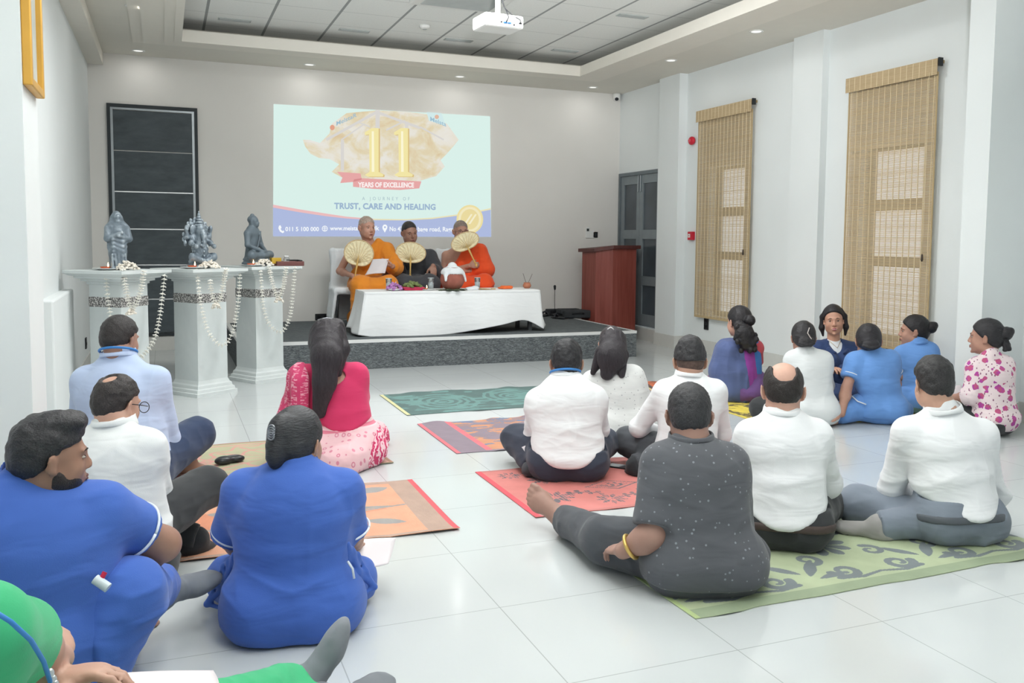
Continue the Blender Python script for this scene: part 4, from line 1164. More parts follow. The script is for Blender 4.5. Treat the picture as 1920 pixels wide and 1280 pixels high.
def p10_after(X):
    o = X['o']; G = X['G']; w = G['WL']; d = unit(G['WL'] - G['EL'])
    m = MB(); m.tube(torus_pts(w - d * .035, d, .045, 36), .0075, 8); m.build('bracelet_watch', plain('gold_watch', '#d3b368', .3, .7), o)
def dots(t, col):
    v = t.voro(38, t.mapping((1, 1, 1)), rnd=.75); m_ = t.math('LESS_THAN', v.outputs['Distance'], .16)
    return t.mix(t.math('MULTIPLY', m_, .8), col, '#8d9298')
person('p10', (1.86, 2.88), -20, 'man in a charcoal dotted shirt leaning back with one bare foot stretched out', s=1.03, w=1.14, skinc='#a58376', toes=True,
       J=dict(P=(1320, 1085, 0), N=(1296, 822, .0), HT=(1292, 718, 0.04), SL=(1240, 872, -.02), SR=(1362, 872, .02), EL=(1224, 1004, -.10), WL=(1168, 1032, -.06), ER=(1378, 1010, .1), WR=(1345, 1050, .35),
              KL=(1136, 1014, .17), AL=(1060, 974, .56), KR=(1395, 1045, .28), AR=(1330, 1040, .38)), head=(-8, -10, 0), hs=1.02,
       top=dict(mat=cloth('charcoal_dotted', '#5a5c61', .8, .04, .3, pattern=dots), sleeve='short', t=.86, hem=.045, hips=1.12, collar=1, fold=.009, slw=1.18, tunic=1.02), bottom=dict(mat=dgrey_t, d=.018, high=1),
       hair=dict(style='short', col='#3e3e41', amp=.003, freq=90, t=.007), extras=dict(after=p10_after), footdir=(((992, 914, .62), (.3, -1, .25)), None), aw=1.25, lw=1.1, vox=.0065,
       hands=({'d': (-.3, .9, -.2), 'n': (-.3, .2, .9)}, None), neck=1.1, fs=1.2)

person('p11', (2.45, 3.16), -36, 'balding man in a white shirt with a brown belt, back to the camera', s=1.02, w=1.04, skinc='#d2a997',
       J=dict(P=(1473, 1000, 0), N=(1466, 772, .0), HT=(1468, 677, 0.03), SL=(1408, 815, .0), SR=(1530, 815, .0), EL=(1400, 900, .12), ER=(1552, 905, .12), WL=(1440, 940, .35), WR=(1520, 940, .35),
              KL=(1385, 975, .30), KR=(1548, 945, .32)), head=(2, -14, 0), hs=1.06,
       top=dict(mat=white_shirt, hem=.12, collar=1, hips=1.04, fold=.008), bottom=dict(mat=black_t, belt=.13), hair=dict(style='bald', col='#332d2b', amp=.003), vox=.0065)

def p12_after(X):
    X['o']
person('p12', (3.12, 2.98), -10, 'young man in a white shirt and grey trousers, sitting cross-legged at the right', s=1.04, w=.98, skinc='#d2a994',
       J=dict(P=(1792, 985, 0), N=(1768, 768, .0), HT=(1750, 670, 0.03), SL=(1702, 812, .02), SR=(1838, 815, .0), EL=(1672, 915, .14), WL=(1712, 925, .28), ER=(1862, 930, .08), WR=(1790, 935, .26),
              HL=(1740, 985, .06), KL=(1606, 945, .30), HR=(1820, 1000, .0), KR=(1852, 975, .28), AL=(1722, 968, .42), AR=(1648, 985, .30)), head=(-10, -10, 0), hs=0.97,
       top=dict(mat=white_shirt, hem=.135, collar=1, hips=1.02, fold=.010), bottom=dict(mat=grey_t, belt=.145, beltmat=plain('grey_leather_belt', '#565b61', .5), d=.016), hair=dict(style='short', col='#3b3a3b', amp=.006, freq=40, lift=.012), vox=.0065,
       hands=({'d': (.8, .4, -.1), 'curl': (.5, .7, .5)}, None), footdir=(None, ((1562, 960, .40), (0, .2, 1))), lw=1.05)
for a in 'RL': sock(PEOPLE['p12'], a, cloth('sock_grey_light', '#9a9895', .9))

person('p7', (2.03, 4.52), -24, 'man in a white shirt with a blue lanyard and navy trousers, back to the camera', s=1.04, w=1.12, skinc='#b48e7c',
       J=dict(P=(1065, 860, 0), N=(1060, 702, .0), HT=(1062, 638, 0.04), SL=(1008, 752, .0), SR=(1114, 748, .0), EL=(1004, 815, .14), ER=(1122, 805, .14), WL=(1040, 835, .36), WR=(1100, 835, .36),
              KL=(968, 822, .28), KR=(1132, 830, .28), AL=(1000, 872, .30), AR=(1040, 870, .40)), head=(2, -14, 0), hs=1.05,
       top=dict(mat=white_shirt, hem=.10, collar=1, hips=1.06, fold=.008), bottom=dict(mat=navyd_t, d=.016), hair=dict(style='short', col='#303034', amp=.007, freq=45, lift=.008),
       extras=dict(after=lambda X: lanyard(X, lan_blue)))
for a in 'LR': sock(PEOPLE['p7'], a, cloth('charcoal_sock', '#45474c', .9))

person('p9', (2.62, 4.28), -28, 'man in a white shirt with faded sides haircut, hands clasped over his knee', s=1.0, w=1.02, skinc='#c09a87',
       J=dict(P=(1285, 850, 0), N=(1292, 702, .0), HT=(1293, 634, 0.04), SL=(1248, 735, .0), SR=(1340, 735, .0), EL=(1198, 800, .12), ER=(1352, 810, .12), WL=(1238, 812, .26), WR=(1262, 812, .32),
              KL=(1178, 826, .30), KR=(1340, 850, .3), AL=(1230, 868, .34), AR=(1190, 872, .40)), head=(4, -12, 0), hs=1.06,
       top=dict(mat=white_shirt, hem=.10, collar=1), bottom=dict(mat=dgrey_t, d=.016), hair=dict(style='fade', col='#3a3a3d', amp=.006, freq=45),
       hands=({'d': (.9, .2, -.2), 'curl': (.5, .6, .4)}, {'d': (-.9, .1, 0), 'curl': (.5, .7, .4)}))

for a in 'LR': sock(PEOPLE['p9'], a, cloth('black_sock', '#2f3134', .9))
person('p1', (-.24, 5.02), -28, 'man in a light blue shirt and lanyard sitting before the pedestals at the left', s=1.1, w=1.16, skinc='#ab8676',
       J=dict(P=(236, 862, 0), N=(222, 664, .0), HT=(226, 592, 0.04), SL=(165, 714, .0), SR=(290, 712, .0), EL=(150, 800, .12), ER=(312, 822, .14), WR=(262, 850, .36), WL=(200, 850, .36),
              KR=(368, 815, .42), KL=(140, 850, .3), AR=(320, 862, .62)), head=(-12, -8, 0), hs=0.98,
       top=dict(mat=cloth('pale_blue_shirt', '#b9c9e6', .8, .02, .3), hem=.10, collar=1, hips=1.05), bottom=dict(mat=navy_t, d=.016), hair=dict(style='short', col='#3a3636', amp=.003, freq=60),
       extras=dict(after=lambda X: lanyard(X, lan_blue)), lw=1.1)
def p2_after(X):
    o, c, R, h = X['o'], X['Hc'], X['Rh'], X['hs']; q = lambda *a: c + R @ (np.array(a) * h); m = MB()
    for x in (-1, 1):
        cc = q(x * .034, .112, -.004); m.tube([cc + R @ np.array([math.cos(t) * .026, 0, math.sin(t) * .021]) for t in np.linspace(0, 2 * math.pi, 25)], .0016, 6); m.tube([q(x * .058, .108, .002), q(x * .079, .05, .006), q(x * .081, -.005, .008)], .0018, 6)
    m.build('glasses', plain('black_spectacles', '#22242a', .3), o)
sock(PEOPLE['p1'], 'R', cloth('striped_sock', '#2b2f37', .9, pattern=lambda t, c: t.mix(t.math('GREATER_THAN', t.wave(26, direction='Y'), .8), c, '#b9bec5')), lab='dark sock with pale stripes')
person('p2', (-.14, 3.62), -24, 'man with glasses and thinning crown in a white collarless shirt at the left', s=1.0, w=1.0, skinc='#c59d8a',
       J=dict(P=(232, 985, 0), N=(214, 792, .03), HT=(220, 702, 0.06), SL=(150, 840, .0), SR=(276, 838, .0), EL=(160, 930, .12), ER=(296, 938, .14), WR=(262, 950, .34), WL=(200, 950, .34),
              KR=(388, 912, .36), HR=(270, 985, .05), KL=(150, 960, .3), AR=(300, 965, .62)), head=(-22, -12, 0), hs=0.9,
       top=dict(mat=white_shirt2, hem=.09, collar=2), bottom=dict(mat=black_t, d=.016), hair=dict(style='receding', col='#3a3433', amp=.004), extras=dict(after=p2_after))

for a in 'LR': sock(PEOPLE['p2'], a, cloth('black_sock', '#2f3134', .9))
# --- person in green, mostly outside the picture
GP = (-.52, 1.42)
green = cloth('green_scrub', '#3fae78', .8, .05, .35)
person('p4', GP, -50, 'person in green scrubs at the lower left corner, legs stretched out in grey socks', s=1.0, w=1.05, skinc='#c09a88',
       J=dict(N=(-.08, -.02, .66), SR=(-45, 1190, .12), ER=(48, 1212, .34), WR=(112, 1234, .48), SL=(-.2, .1, .58), EL=(-.16, .30, .36), WL=(95, 1270, .42), HR=(.10, .08, .11),
              KR=(300, 1370, .62), AR=(552, 1290, 1.02), KL=(420, 1450, .70), AL=(600, 1320, .98)), head=(0, -15, 0),
       top=dict(mat=green, sleeve='short', t=.72, hem=.06, name='scrub_top', slw=1.15), bottom=dict(mat=green, name='scrub_trousers', d=.012), hair=dict(style='short', col='#333336'), 
       hands=({'d': (.8, .5, .1)}, {'d': (-.75, .35, .25), 'n': (.4, .3, .8), 'curl': (.6, .7, .5)}), floor=False, vox=.0065,
       footdir=(((690, 1262, 1.06), (0, -.2, 1)), ((606, 1160, 1.08), (-.75, -.65, .3))))
X = PEOPLE['p4']
for a in 'LR': sock(X, a, sock_grey, lo=None, len_=.06)
m = MB(); m.tube([X['conv'](q) for q in ((-20, 1140, .02), (20, 1165, .03), (58, 1200, .08), (82, 1240, .14), (94, 1278, .18))], .0035, 8); m.build('lanyard', lan_blue, X['o'])
m = MB()
for q in ((94, 1262, .19), (99, 1274, .2), (103, 1283, .2)): ellmesh(m, X['conv'](q), V3(.006, .006, .008))
m.build('lanyard_clip', plain('steel_clip', '#c4cacb', .3, .7), X['o'])

# ---- the women and men farther back
def drape(X, name, mat, prims, cuts=(), d=.012, torso=True, matfn=None, disp=.006, arm=None, vox=.007, f=(14, 14, 3), label=None, floor=True):
    S = SDF(vox)
    if torso: X['torso'](S, d)
    if arm: X['limb'](S, 'S' + arm, 'E' + arm, .062, .066, d, k=.04)
    for a, b, ra, rb in prims:
        A = X['conv'](a) if isinstance(a, tuple) else X['G'][a]; B = X['conv'](b) if isinstance(b, tuple) else X['G'][b]; S.cone(A, B, ra, rb, .04)
    for p, n in cuts: S.cut(p, n, k=.008)
    if floor: S.cut((0, 0, .004), (0, 0, -1), k=.004)
    o = sdf_obj(name, S, mat, X['o'], long_disp(disp, f, 7), matfn=matfn)
    if label: o['label'] = label
    return o
def tail(X, pts, rs, mat, name='hair_length', flat=None, amp=.006, freq=(40, 40, 6), k=.02, vox=.006):
    S = SDF(vox); P = [X['conv'](p) for p in pts]
    S.chain(P, rs, k, flat)
    return sdf_obj(name, S, mat, X['o'], lambda V: amp * (ridge(V * np.array(freq), 3) - .5))
hair_long = hair_mat('#39343a', (60, 60, 5)); hair_curl = hair_mat('#2e2c30', (35, 35, 35)); hair_dark = hair_mat('#333136', (50, 50, 8))
pink = cloth('crimson_blouse', '#cf3a67', .8, .03, .2)
def sari_pink(t, c):
    x, y, z = t.xyz(); v = t.voro(24, t.mapping((1, 1, .7)), rnd=.35)
    m1 = t.math('LESS_THAN', t.math('ABSOLUTE', t.math('SUBTRACT', v.outputs['Distance'], .22)), .07)
    c = t.mix(t.math('MULTIPLY', m1, .75), '#e6bfc4', '#cf6f8b')
    st = t.math('GREATER_THAN', t.wave(9, t.mapping((0, 0, 1), (.25, .2, 0)), .4, direction='Z'), .55)
    up_ = t.math('GREATER_THAN', t.math('ADD', z, t.math('MULTIPLY', x, -.12)), .205)
    c = t.mix(up_, c, t.mix(t.math('MULTIPLY', st, .7), '#ecc9cd', '#d4436f'))
    pz = t.ramp(t.wave(16, t.mapping((1, 1, 1)), 9, 2, 1.5), [(.35, '#cc3766'), (.55, '#d85a80'), (.7, '#efc8cf')])
    return t.mix(t.math('GREATER_THAN', t.math('ADD', x, t.math('MULTIPLY', z, -.15)), .155), c, pz)
def pallu_pink(t, c):
    st = t.math('GREATER_THAN', t.wave(11, t.mapping((1, 0, 0), (0, .35, 0)), 1.5, 2, 6, direction='X'), .82)
    st2 = t.math('GREATER_THAN', t.noise(60, 2, .5, t.mapping((.3, 1, 2))), .54)
    return t.mix(t.math('MULTIPLY', t.math('MULTIPLY', st2, .9), t.math('GREATER_THAN', t.wave(5, direction='X'), .25)), '#cf4470', '#eaa9b9')
def p6_after(X):
    tail(X, [(612, 628, -.05), (612, 672, -.17), (608, 715, -.18), (598, 772, -.16)], [.098, .088, .070, .040], hair_long, flat=(X['fwd'], .5))
    tail(X, [(628, 615, .02), (640, 655, -.04), (634, 700, -.12)], [.06, .045, .02], hair_long)
    drape(X, 'sari_pallu', cloth('pink_striped_pallu', '#cf4470', .8, pattern=pallu_pink), [('SL', 'EL', .080, .090), ('EL', (532, 800, .0), .095, .07), ((570, 720, -.08), (562, 805, -.08), .07, .06)], cuts=[(X['conv']((578, 720, -.1)), X['Rw'].T @ V3(1, .1, -.03)), (V3(0, 0, .14), (0, 0, -1))], f=(22, 22, 3))
    m = MB(); m.tube([X['conv'](p) for p in ((596, 600, -.03), (612, 596, .02), (634, 600, .04), (642, 612, .02))], .005, 6); m.build('hair_clip', plain('hair_clip_metal', '#8a8d92', .3, .6), X['o'])
    m = MB(); n = unit(X['up'] + X['fwd'] * .4); m.tube(torus_pts(X['G']['N'] + X['up'] * .015, n, .062, 30), .002, 6); m.build('necklace', plain('gold_chain', '#c9a566', .3, .7), X['o'])
person('p6', (.96, 5.28), -20, 'woman in a pink sari with long straight dark hair down her back', s=1.06, w=.98, skinc='#cba28f', fem=True,
       J=dict(P=(650, 845, 0), N=(622, 690, .0), HT=(614, 600, 0.02), SL=(566, 706, .0), SR=(668, 702, .0), EL=(556, 770, .08), ER=(672, 765, .08), WR=(660, 800, .28), KR=(690, 840, .18), KL=(560, 850, .2), AR=(650, 865, .4)), head=(-26, -2, 0), hs=1.05,
       top=dict(mat=pink, sleeve='short', t=.72, hem=.20, name='blouse', open=(.10, .085), fold=.004, fz=.3, slw=.95, d=.008), bottom=dict(mat=cloth('pale_pink_sari', '#e6bfc4', .8, .03, .2, pattern=sari_pink), kind='skirt', name='sari_skirt', d=.020, hips=1.0),
       hair=dict(style='long', col='#39343a'), extras=dict(after=p6_after))

def spots(t, c):
    v = t.voro(30, rnd=.8); return t.mix(t.math('MULTIPLY', t.math('LESS_THAN', v.outputs['Distance'], .14), .6), c, '#9a9ba0')
def p8_after(X):
    tail(X, [(1150, 640, -.04), (1147, 672, -.12), (1138, 700, -.13)], [.088, .098, .045], hair_long, flat=(X['fwd'], .55))
    tail(X, [(1160, 668, -.10), (1166, 702, -.13)], [.07, .022], hair_long, flat=(X['fwd'], .55)); tail(X, [(1130, 660, -.08), (1112, 698, -.08)], [.05, .018], hair_long)
    m = MB(); m.tube([X['conv'](p) for p in ((1139, 617, -.10), (1145, 613, -.11), (1151, 618, -.10))], .004, 6); m.build('hair_clip', plain('white_hair_clip', '#e0e0e0', .4), X['o'])
person('p8', (2.78, 5.30), -20, 'woman with long dark hair in a loose white spotted blouse', s=.98, w=1.0, skinc='#c8a08e', fem=True,
       J=dict(P=(1170, 800, 0), N=(1152, 698, .0), HT=(1147, 612, 0.03), SL=(1112, 716, .0), SR=(1186, 706, .0), EL=(1122, 770, .10), ER=(1208, 765, .04), WL=(1150, 790, .28), WR=(1190, 795, .25)), head=(-4, -8, 0), hs=1.0,
       top=dict(mat=cloth('white_spotted_blouse', '#e2e4e3', .85, .015, .3, pattern=spots), sleeve='half', t2=.6, tunic=1.0, hem=.02, name='blouse', slw=1.2, d=.016), bottom=dict(mat=black_t), hair=dict(style='long', col='#423c40'), extras=dict(after=p8_after))

def p13_after(X):
    G = X['G']; S = SDF(.006); P = [X['conv'](p) for p in ((1388, 612, -.10), (1396, 625, -.14), (1402, 642, -.14))]
    R_ = random.Random(5)
    for p, r in zip(P, (.055, .078, .07)): S.ell(p, (r, r * .75, r), None, .02)
    for k in range(26):
        p = P[1 + k % 2] + V3(R_.uniform(-.07, .07), R_.uniform(-.04, .03), R_.uniform(-.09, .07)); S.ell(p, (.02, .02, .024), None, .006)
    sdf_obj('ponytail', S, hair_curl, X['o'], lambda V: .010 * (ridge(V * 28, 2) - .5))
    def bands(C): x = C[:, 0] + .12 * C[:, 2]; return np.where(x > .095, 2, np.where(x > .005, 1, 0))
    m3 = [cloth('slate_blue_pallu', '#56648f', .7, .08, .25), cloth('violet_band', '#93449c', .7, .06, .25), cloth('blue_edge', '#3f78c0', .7, .06, .25)]
    drape(X, 'sari_pallu', m3, [('SL', (1352, 690, -.02), .085, .09), ((1365, 660, -.05), (1372, 735, -.08), .10, .11), ((1352, 700, -.02), (1368, 745, -.02), .09, .12), ((1385, 700, -.08), (1400, 742, -.08), .10, .10)],
          cuts=[(V3(.10, 0, .5), (1, -.1, .20))], matfn=bands, disp=.012, f=(13, 13, 2.5))
    drape(X, 'sari_knee_drape', cloth('wine_drape', '#9c4a66', .7), [('KL', (1345, 705, .15), .085, .07)], torso=False)
    S = SDF(.005); S.ell(X['conv']((1353, 692, .0)), (.022, .022, .022)); sdf_obj('blue_brooch', S, plain('bright_blue_brooch', '#3a72d8', .3), X['o'])
person('p13', (4.42, 6.22), -18, 'woman in a slate blue and violet sari with a curly ponytail', s=1.04, w=.86, skinc='#c89b88', fem=True,
       J=dict(P=(1392, 738, 0), N=(1388, 645, .0), HT=(1385, 573, 0.02), SL=(1362, 655, .02), SR=(1416, 652, .0), EL=(1345, 690, .1), ER=(1418, 690, .08), WL=(1340, 705, .25), WR=(1395, 710, .3), KL=(1345, 722, .3), KR=(1440, 730, .25)), head=(22, -4, 0), hs=1.08,
       top=dict(mat=cloth('coral_blouse', '#cc5763', .8), sleeve='short', t=.75, hem=.34, name='blouse', fold=.003, slw=.9, d=.006), bottom=dict(mat=cloth('violet_sari', '#6d4f86', .75, .1, .25), kind='skirt', name='sari_skirt', d=.02),
       hair=dict(style='bun_messy', col='#2f2d31'), extras=dict(after=p13_after))

def p14_after(X):
    m = MB(); h = X['hs']; q = lambda *a: X['Hc'] + X['Rh'] @ (np.array(a) * h)
    m.tube([q(.02, -.125, .07), q(.005, -.135, .03), (q(.03, -.135, -.01)), q(.05, -.12, -.03)], .0035, 6); m.build('hair_ribbon', plain('pale_hair_ribbon', '#cfc4c0', .5), X['o'])
person('p14', (4.28, 5.25), -36, 'woman in a plain white tunic with pinned braided hair', s=.98, w=.88, skinc='#b08878', fem=True,
       J=dict(P=(1520, 768, 0), N=(1510, 660, .0), HT=(1506, 602, 0.03), SL=(1488, 676, .0), SR=(1542, 676, .0), EL=(1488, 720, .1), ER=(1548, 722, .1), KL=(1425, 765, .10), KR=(1545, 765, .3), AL=(1470, 782, .3)), head=(8, -10, 0), hs=1.0,
       top=dict(mat=cloth('white_tunic', '#dde1e2', .85, .015, .25), tunic=1.0, hem=.01, name='tunic', d=.016), bottom=dict(mat=black_t), hair=dict(style='braid', col='#333134'), extras=dict(after=p14_after))

def p15_after(X):
    G, s, fwd, up, lat = X['G'], X['s'], X['fwd'], X['up'], X['lat']
    S = SDF(.006); X['torso'](S, .018, 1.15); X['pelvis'](S, .014)
    for a in 'LR':
        X['limb'](S, 'S' + a, 'E' + a, .064, .056, .006); G['Q' + a] = G['E' + a] + (G['W' + a] - G['E' + a]) * .8; X['limb'](S, 'E' + a, 'Q' + a, .054, .046, .006, end=True)
    c0 = G['N'] + fwd * .10 * s + up * .02; c1 = G['P'] + fwd * .17 * s + up * .16 * s
    S.cone(c0, c1, .078 * s, .012 * s, .006, op='s'); S.cone(c0 + fwd * .08, c1 + fwd * .06, .075 * s, .012 * s, .006, op='s'); S.cone(G['N'] + up * .02, G['N'] + up * .16, .060 * s, .075 * s, .006, op='s'); S.cut((0, 0, .02), (0, 0, -1))
    navy = cloth('navy_jacket', '#34466f', .75, .05, .25)
    sdf_obj('jacket', S, navy, X['o'], fold_disp(.006, .24, .2, 4))
    for x in (-1, 1):
        S = SDF(.005); S.chain([G['N'] + lat * x * .055 * s + up * .03, G['N'] + lat * x * .075 * s + fwd * .09 * s - up * .06 * s, G['P'] + fwd * .135 * s + up * .24 * s + lat * x * .03], [.018, .026, .008], .01, (fwd, .4)); sdf_obj('lapel', S, navy, X['o'])
    m = MB(); q0 = G['N'] + fwd * .045 * s; m.tube([q0 + lat * -.05 * s + up * .03, q0 + fwd * .04 - up * .03 * s, q0 + lat * .05 * s + up * .03], .0018, 6); m.build('necklace', plain('gold_chain', '#c9a566', .3, .7), X['o'])
    q = lambda *a: X['Hc'] + X['Rh'] @ (np.array(a) * X['hs'])
    for x in (-1, 1):
        S = SDF(.005); S.chain([q(x * .060, .01, .085), q(x * .090, -.01, .03), q(x * .094, -.015, -.06), q(x * .086, -.02, -.125)], [.016, .016, .022, .010], .02); sdf_obj('hair_length', S, hair_dark, X['o'])
person('p15', (5.42, 6.02), 146, 'smiling woman in a navy blazer sitting against the wall, facing the camera', s=1.02, w=.95, skinc='#d0a28c', fem=True,
       J=dict(P=(1566, 722, 0), N=(1563, 645, .0), HT=(1563, 571, -0.03), SL=(1598, 658, .0), SR=(1533, 655, .0), EL=(1604, 705, -.04), ER=(1528, 700, -.05), WL=(1570, 695, -.20), WR=(1550, 694, -.20), KL=(-.34, .24, .13), KR=(.34, .24, .13)), head=(-4, -2, 4), hs=1.05,
       top=dict(mat=cloth('white_inner_top', '#dfe4e8', .8), sleeve='none', hem=.05, name='inner_top', fold=.002, open=None), bottom=dict(mat=cloth('navy_suit_trousers', '#303f63', .8)),
       hair=dict(style='long', col='#333136', slope=1.25), face=dict(smile=True, lip='#a8505c'), extras=dict(after=p15_after))

def trimmed_hem(X, pts):
    m = MB(); m.tube([X['conv'](p) for p in pts], .005, 6); m.build('hem_piping', plain('white_piping', '#dfe6ee', .6), X['o'])
def p16_after(X): trimmed_hem(X, ((1597, 742, -.06), (1608, 752, -.10), (1624, 758, -.13)))
person('p16', (4.70, 5.14), -40, 'woman in light blue scrubs leaning on her left hand on the yellow mat', s=1.0, w=.90, skinc='#b98f7d', fem=True,
       J=dict(P=(1648, 770, 0), N=(1634, 660, .0), HT=(1628, 607, 0.03), SL=(1603, 678, .0), SR=(1668, 674, .0), EL=(1587, 728, -.06), WL=(1578, 776, -.16), ER=(1680, 720, .06), WR=(1655, 740, .25), KL=(1580, 772, .12), KR=(1690, 770, .25), AL=(1560, 780, .32)), head=(6, -12, 0), hs=1.05,
       top=dict(mat=sky, sleeve='short', t=.62, piping=True, hem=.05, tunic=1.0, name='tunic', collar=2, d=.012), bottom=dict(mat=sky), hair=dict(style='braid', col='#333136'),
       hands=({'d': (-.75, -.25, -.1), 'n': (.1, .1, 1), 'curl': (.05, .1, .1), 'side': -1}, None), extras=dict(after=p16_after))

person('p17', (5.12, 5.42), 10, 'woman in light blue scrubs with a curled bun, seated under the large bamboo blind', s=.98, w=.95, skinc='#b98f7d', fem=True,
       J=dict(P=(1722, 745, 0), N=(1722, 642, .0), HT=(1713, 590, 0.03), SL=(1692, 664, .02), SR=(1742, 658, .0), EL=(1690, 705, .0), WL=(1672, 702, .22), ER=(1740, 700, .05), KL=(1660, 735, .25), KR=(1730, 745, .3)), head=(38, -2, 0), hs=1.02,
       top=dict(mat=sky, sleeve='short', t=.68, piping=True, hem=.05, tunic=1.0, name='tunic', collar=2), bottom=dict(mat=sky), hair=dict(style='bun_high', col='#2e2c30'), face={})

def floral(t, c):
    v = t.voro(17, t.mapping((1, 1, 1)), rnd=.9); d = v.outputs['Distance']
    n = t.noise(55, 1); pet = t.math('LESS_THAN', t.math('ADD', d, t.math('MULTIPLY', n, .35)), .54)
    w = t.voro(48, t.mapping((1, 1, .6), (.5, .4, .3)), rnd=1); sm = t.math('LESS_THAN', w.outputs['Distance'], .22)
    c = t.mix(sm, c, '#8a5c74'); return t.mix(pet, c, t.ramp(t.noise(30, 1), [(.4, '#b0489c'), (.6, '#c05a80')]))
def p18_after(X):
    h = X['hs']; q = lambda *a: X['Hc'] + X['Rh'] @ (np.array(a) * h)
    S = SDF(.004); S.cone(q(.01, -.115, .02), q(.0, -.14, -.07), .012, .018); S.cone(q(-.01, -.11, .01), q(-.02, -.12, -.08), .010, .012); sdf_obj('hair_wisps', S, hair_dark, X['o'], lambda V: .008 * (ridge(V * 40, 2) - .5))
person('p18', (5.14, 4.56), 6, 'woman in a magenta floral blouse and black trousers beside the right column', s=1.0, w=.80, skinc='#b68c7a', fem=True,
       J=dict(P=(1858, 775, 0), N=(1858, 668, .0), HT=(1848, 597, 0.04), SL=(1832, 690, .02), SR=(1880, 685, .0), EL=(1822, 742, -.02), WL=(1775, 748, .18), ER=(1885, 735, .05), WR=(1840, 750, .25), HL=(1835, 778, .05), KL=(1778, 762, .22), AL=(1745, 780, .0), KR=(1800, 772, .30)), head=(26, -2, 0), hs=1.04,
       top=dict(mat=cloth('floral_blouse', '#e9d8da', .8, .02, .25, pattern=floral), sleeve='half', t2=.25, hem=.035, hips=1.0, name='blouse', d=.014, slw=1.05), bottom=dict(mat=black_t), hair=dict(style='bun_high', col='#333236'),
       face={}, footdir=(((1712, 778, -.05), (.1, -.3, 1)), None), toes=True, extras=dict(after=p18_after))

# ---- the three monks on the stage
def robe_after(mat, cover='L', lap=None):
    def fn(X):
        G, s, fwd, up, lat = X['G'], X['s'], X['fwd'], X['up'], X['lat']
        S = SDF(.006); X['torso'](S, .016, 1.1)
        sg = -1 if cover == 'L' else 1
        S.cone(G['S' + cover], G['E' + cover], .072 * s, .085 * s, .04); S.cone(G['S' + cover] - up * .04, G['E' + cover] - up * .03 - lat * 0, .07 * s, .07 * s, .05)
        c = G['E' + cover] * .55 + G['W' + cover] * .45; S.cone(G['E' + cover], c, .080 * s, .065 * s, .04)
        S.cone(G['N'] + lat * sg * .10 * s + fwd * .03 + up * .005, G['P'] + fwd * .11 * s + lat * sg * -.0 + up * .20, .05 * s, .06 * s, .04)
        S.cut(G['N'] + lat * sg * .035 * s - up * .03 * s, unit(-lat * sg * .80 + up * .60), k=.012)
        S.cone(G['N'] - up * .05, G['N'] + up * .1, .066 * s, .068 * s, .01, op='s')
        sdf_obj('robe', S, mat, X['o'], long_disp(.010, (13, 13, 4), int(G['N'][0] * 50) + 4))
    return fn
def monk(key, pos, label, mat, J, head, skinc, hands, hair, face, extras2=None, w=1.0, s=1.04, hs=1.1):
    JJ = dict(P=(0, .0, .50), HL=(-.09, .05, .48), HR=(.09, .05, .48), KL=(-.15, .40, .50), KR=(.15, .40, .50), AL=(-.14, .36, .10), AR=(.14, .36, .10)); JJ.update(J)
    def bot(S, X):
        G = X['G']
        S.cone(G['KL'], G['KR'], .075, .075, .05); S.cone(G['KL'], G['AL'] + V3(0, .0, .05), .09, .10, .05); S.cone(G['KR'], G['AR'] + V3(0, .0, .05), .09, .10, .05)
        S.ell(V3(0, .22, .49), (.20, .24, .085), None, .05); S.ell(V3(0, .38, .30), (.20, .07, .26), None, .05)
    person(key, pos, 182, label, s=s, w=w, skinc=skinc, J=JJ, head=head, hs=hs, z0=.291, floor=False, hands=hands, hair=hair, face=face,
           bottom=dict(mat=mat, kind='drape', name='robe_skirt', d=.02), footdir=((V3(0, 1, -.2), (0, 0, 1)), (V3(0, 1, -.2), (0, 0, 1))), lw=1.0,
           extras=dict(bottom=bot, after=lambda X: (robe_after(mat)(X), extras2(X) if extras2 else None)))
saffron = cloth('saffron_robe', '#e08a2e', .8, .05, .3); darkrobe = cloth('charcoal_robe', '#45464b', .8, .05, .3); orange_robe = cloth('orange_red_robe', '#e8542a', .8, .05, .3)
monk('m1', (2.10, 10.28), 'elderly shaven monk in a saffron robe holding a fan and a sheet of paper', saffron,
     dict(N=(692, 457, .0), HT=(688, 404, -0.05), SR=(656, 472, .0), SL=(725, 468, .0), ER=(637, 508, -.06), WR=(661, 517, -.26), EL=(740, 500, -.08), WL=(735, 499, -.28)), (16, -4, 0), '#c99b88',
     ({'d': (.9, .2, .2), 'n': (0, .2, -1), 'curl': (.5, .6, .4)}, {'d': (-.5, .5, -.5), 'n': (.3, .9, .3), 'curl': (.9, .9, .5)}), dict(style='stubble', col='#dcc4b4', t=.001), dict(brow='#7d6a62', lip='#9a5f58'), w=1.0)
monk('m2', (2.62, 10.42), 'young monk in a dark charcoal robe holding a microphone and a fan', darkrobe,
     dict(N=(770, 471, .0), HT=(768, 414, -0.05), SR=(737, 482, .0), SL=(806, 480, .0), ER=(722, 515, -.08), WR=(742, 502, -.30), EL=(818, 512, -.06), WL=(812, 498, -.26)), (6, -12, 6), '#a98271',
     ({'d': (.05, .35, -.9), 'n': (0, .9, .3), 'curl': (.3, .4, .3)}, {'d': (-.3, .4, .6), 'n': (.6, .5, .2), 'curl': (.9, 1.0, .6)}), dict(style='stubble', slope=1.05, col='#3a3536', t=.003, vox=.004, amp=.001), dict(brow='#2c2624', lip='#8a544d'), w=.98)
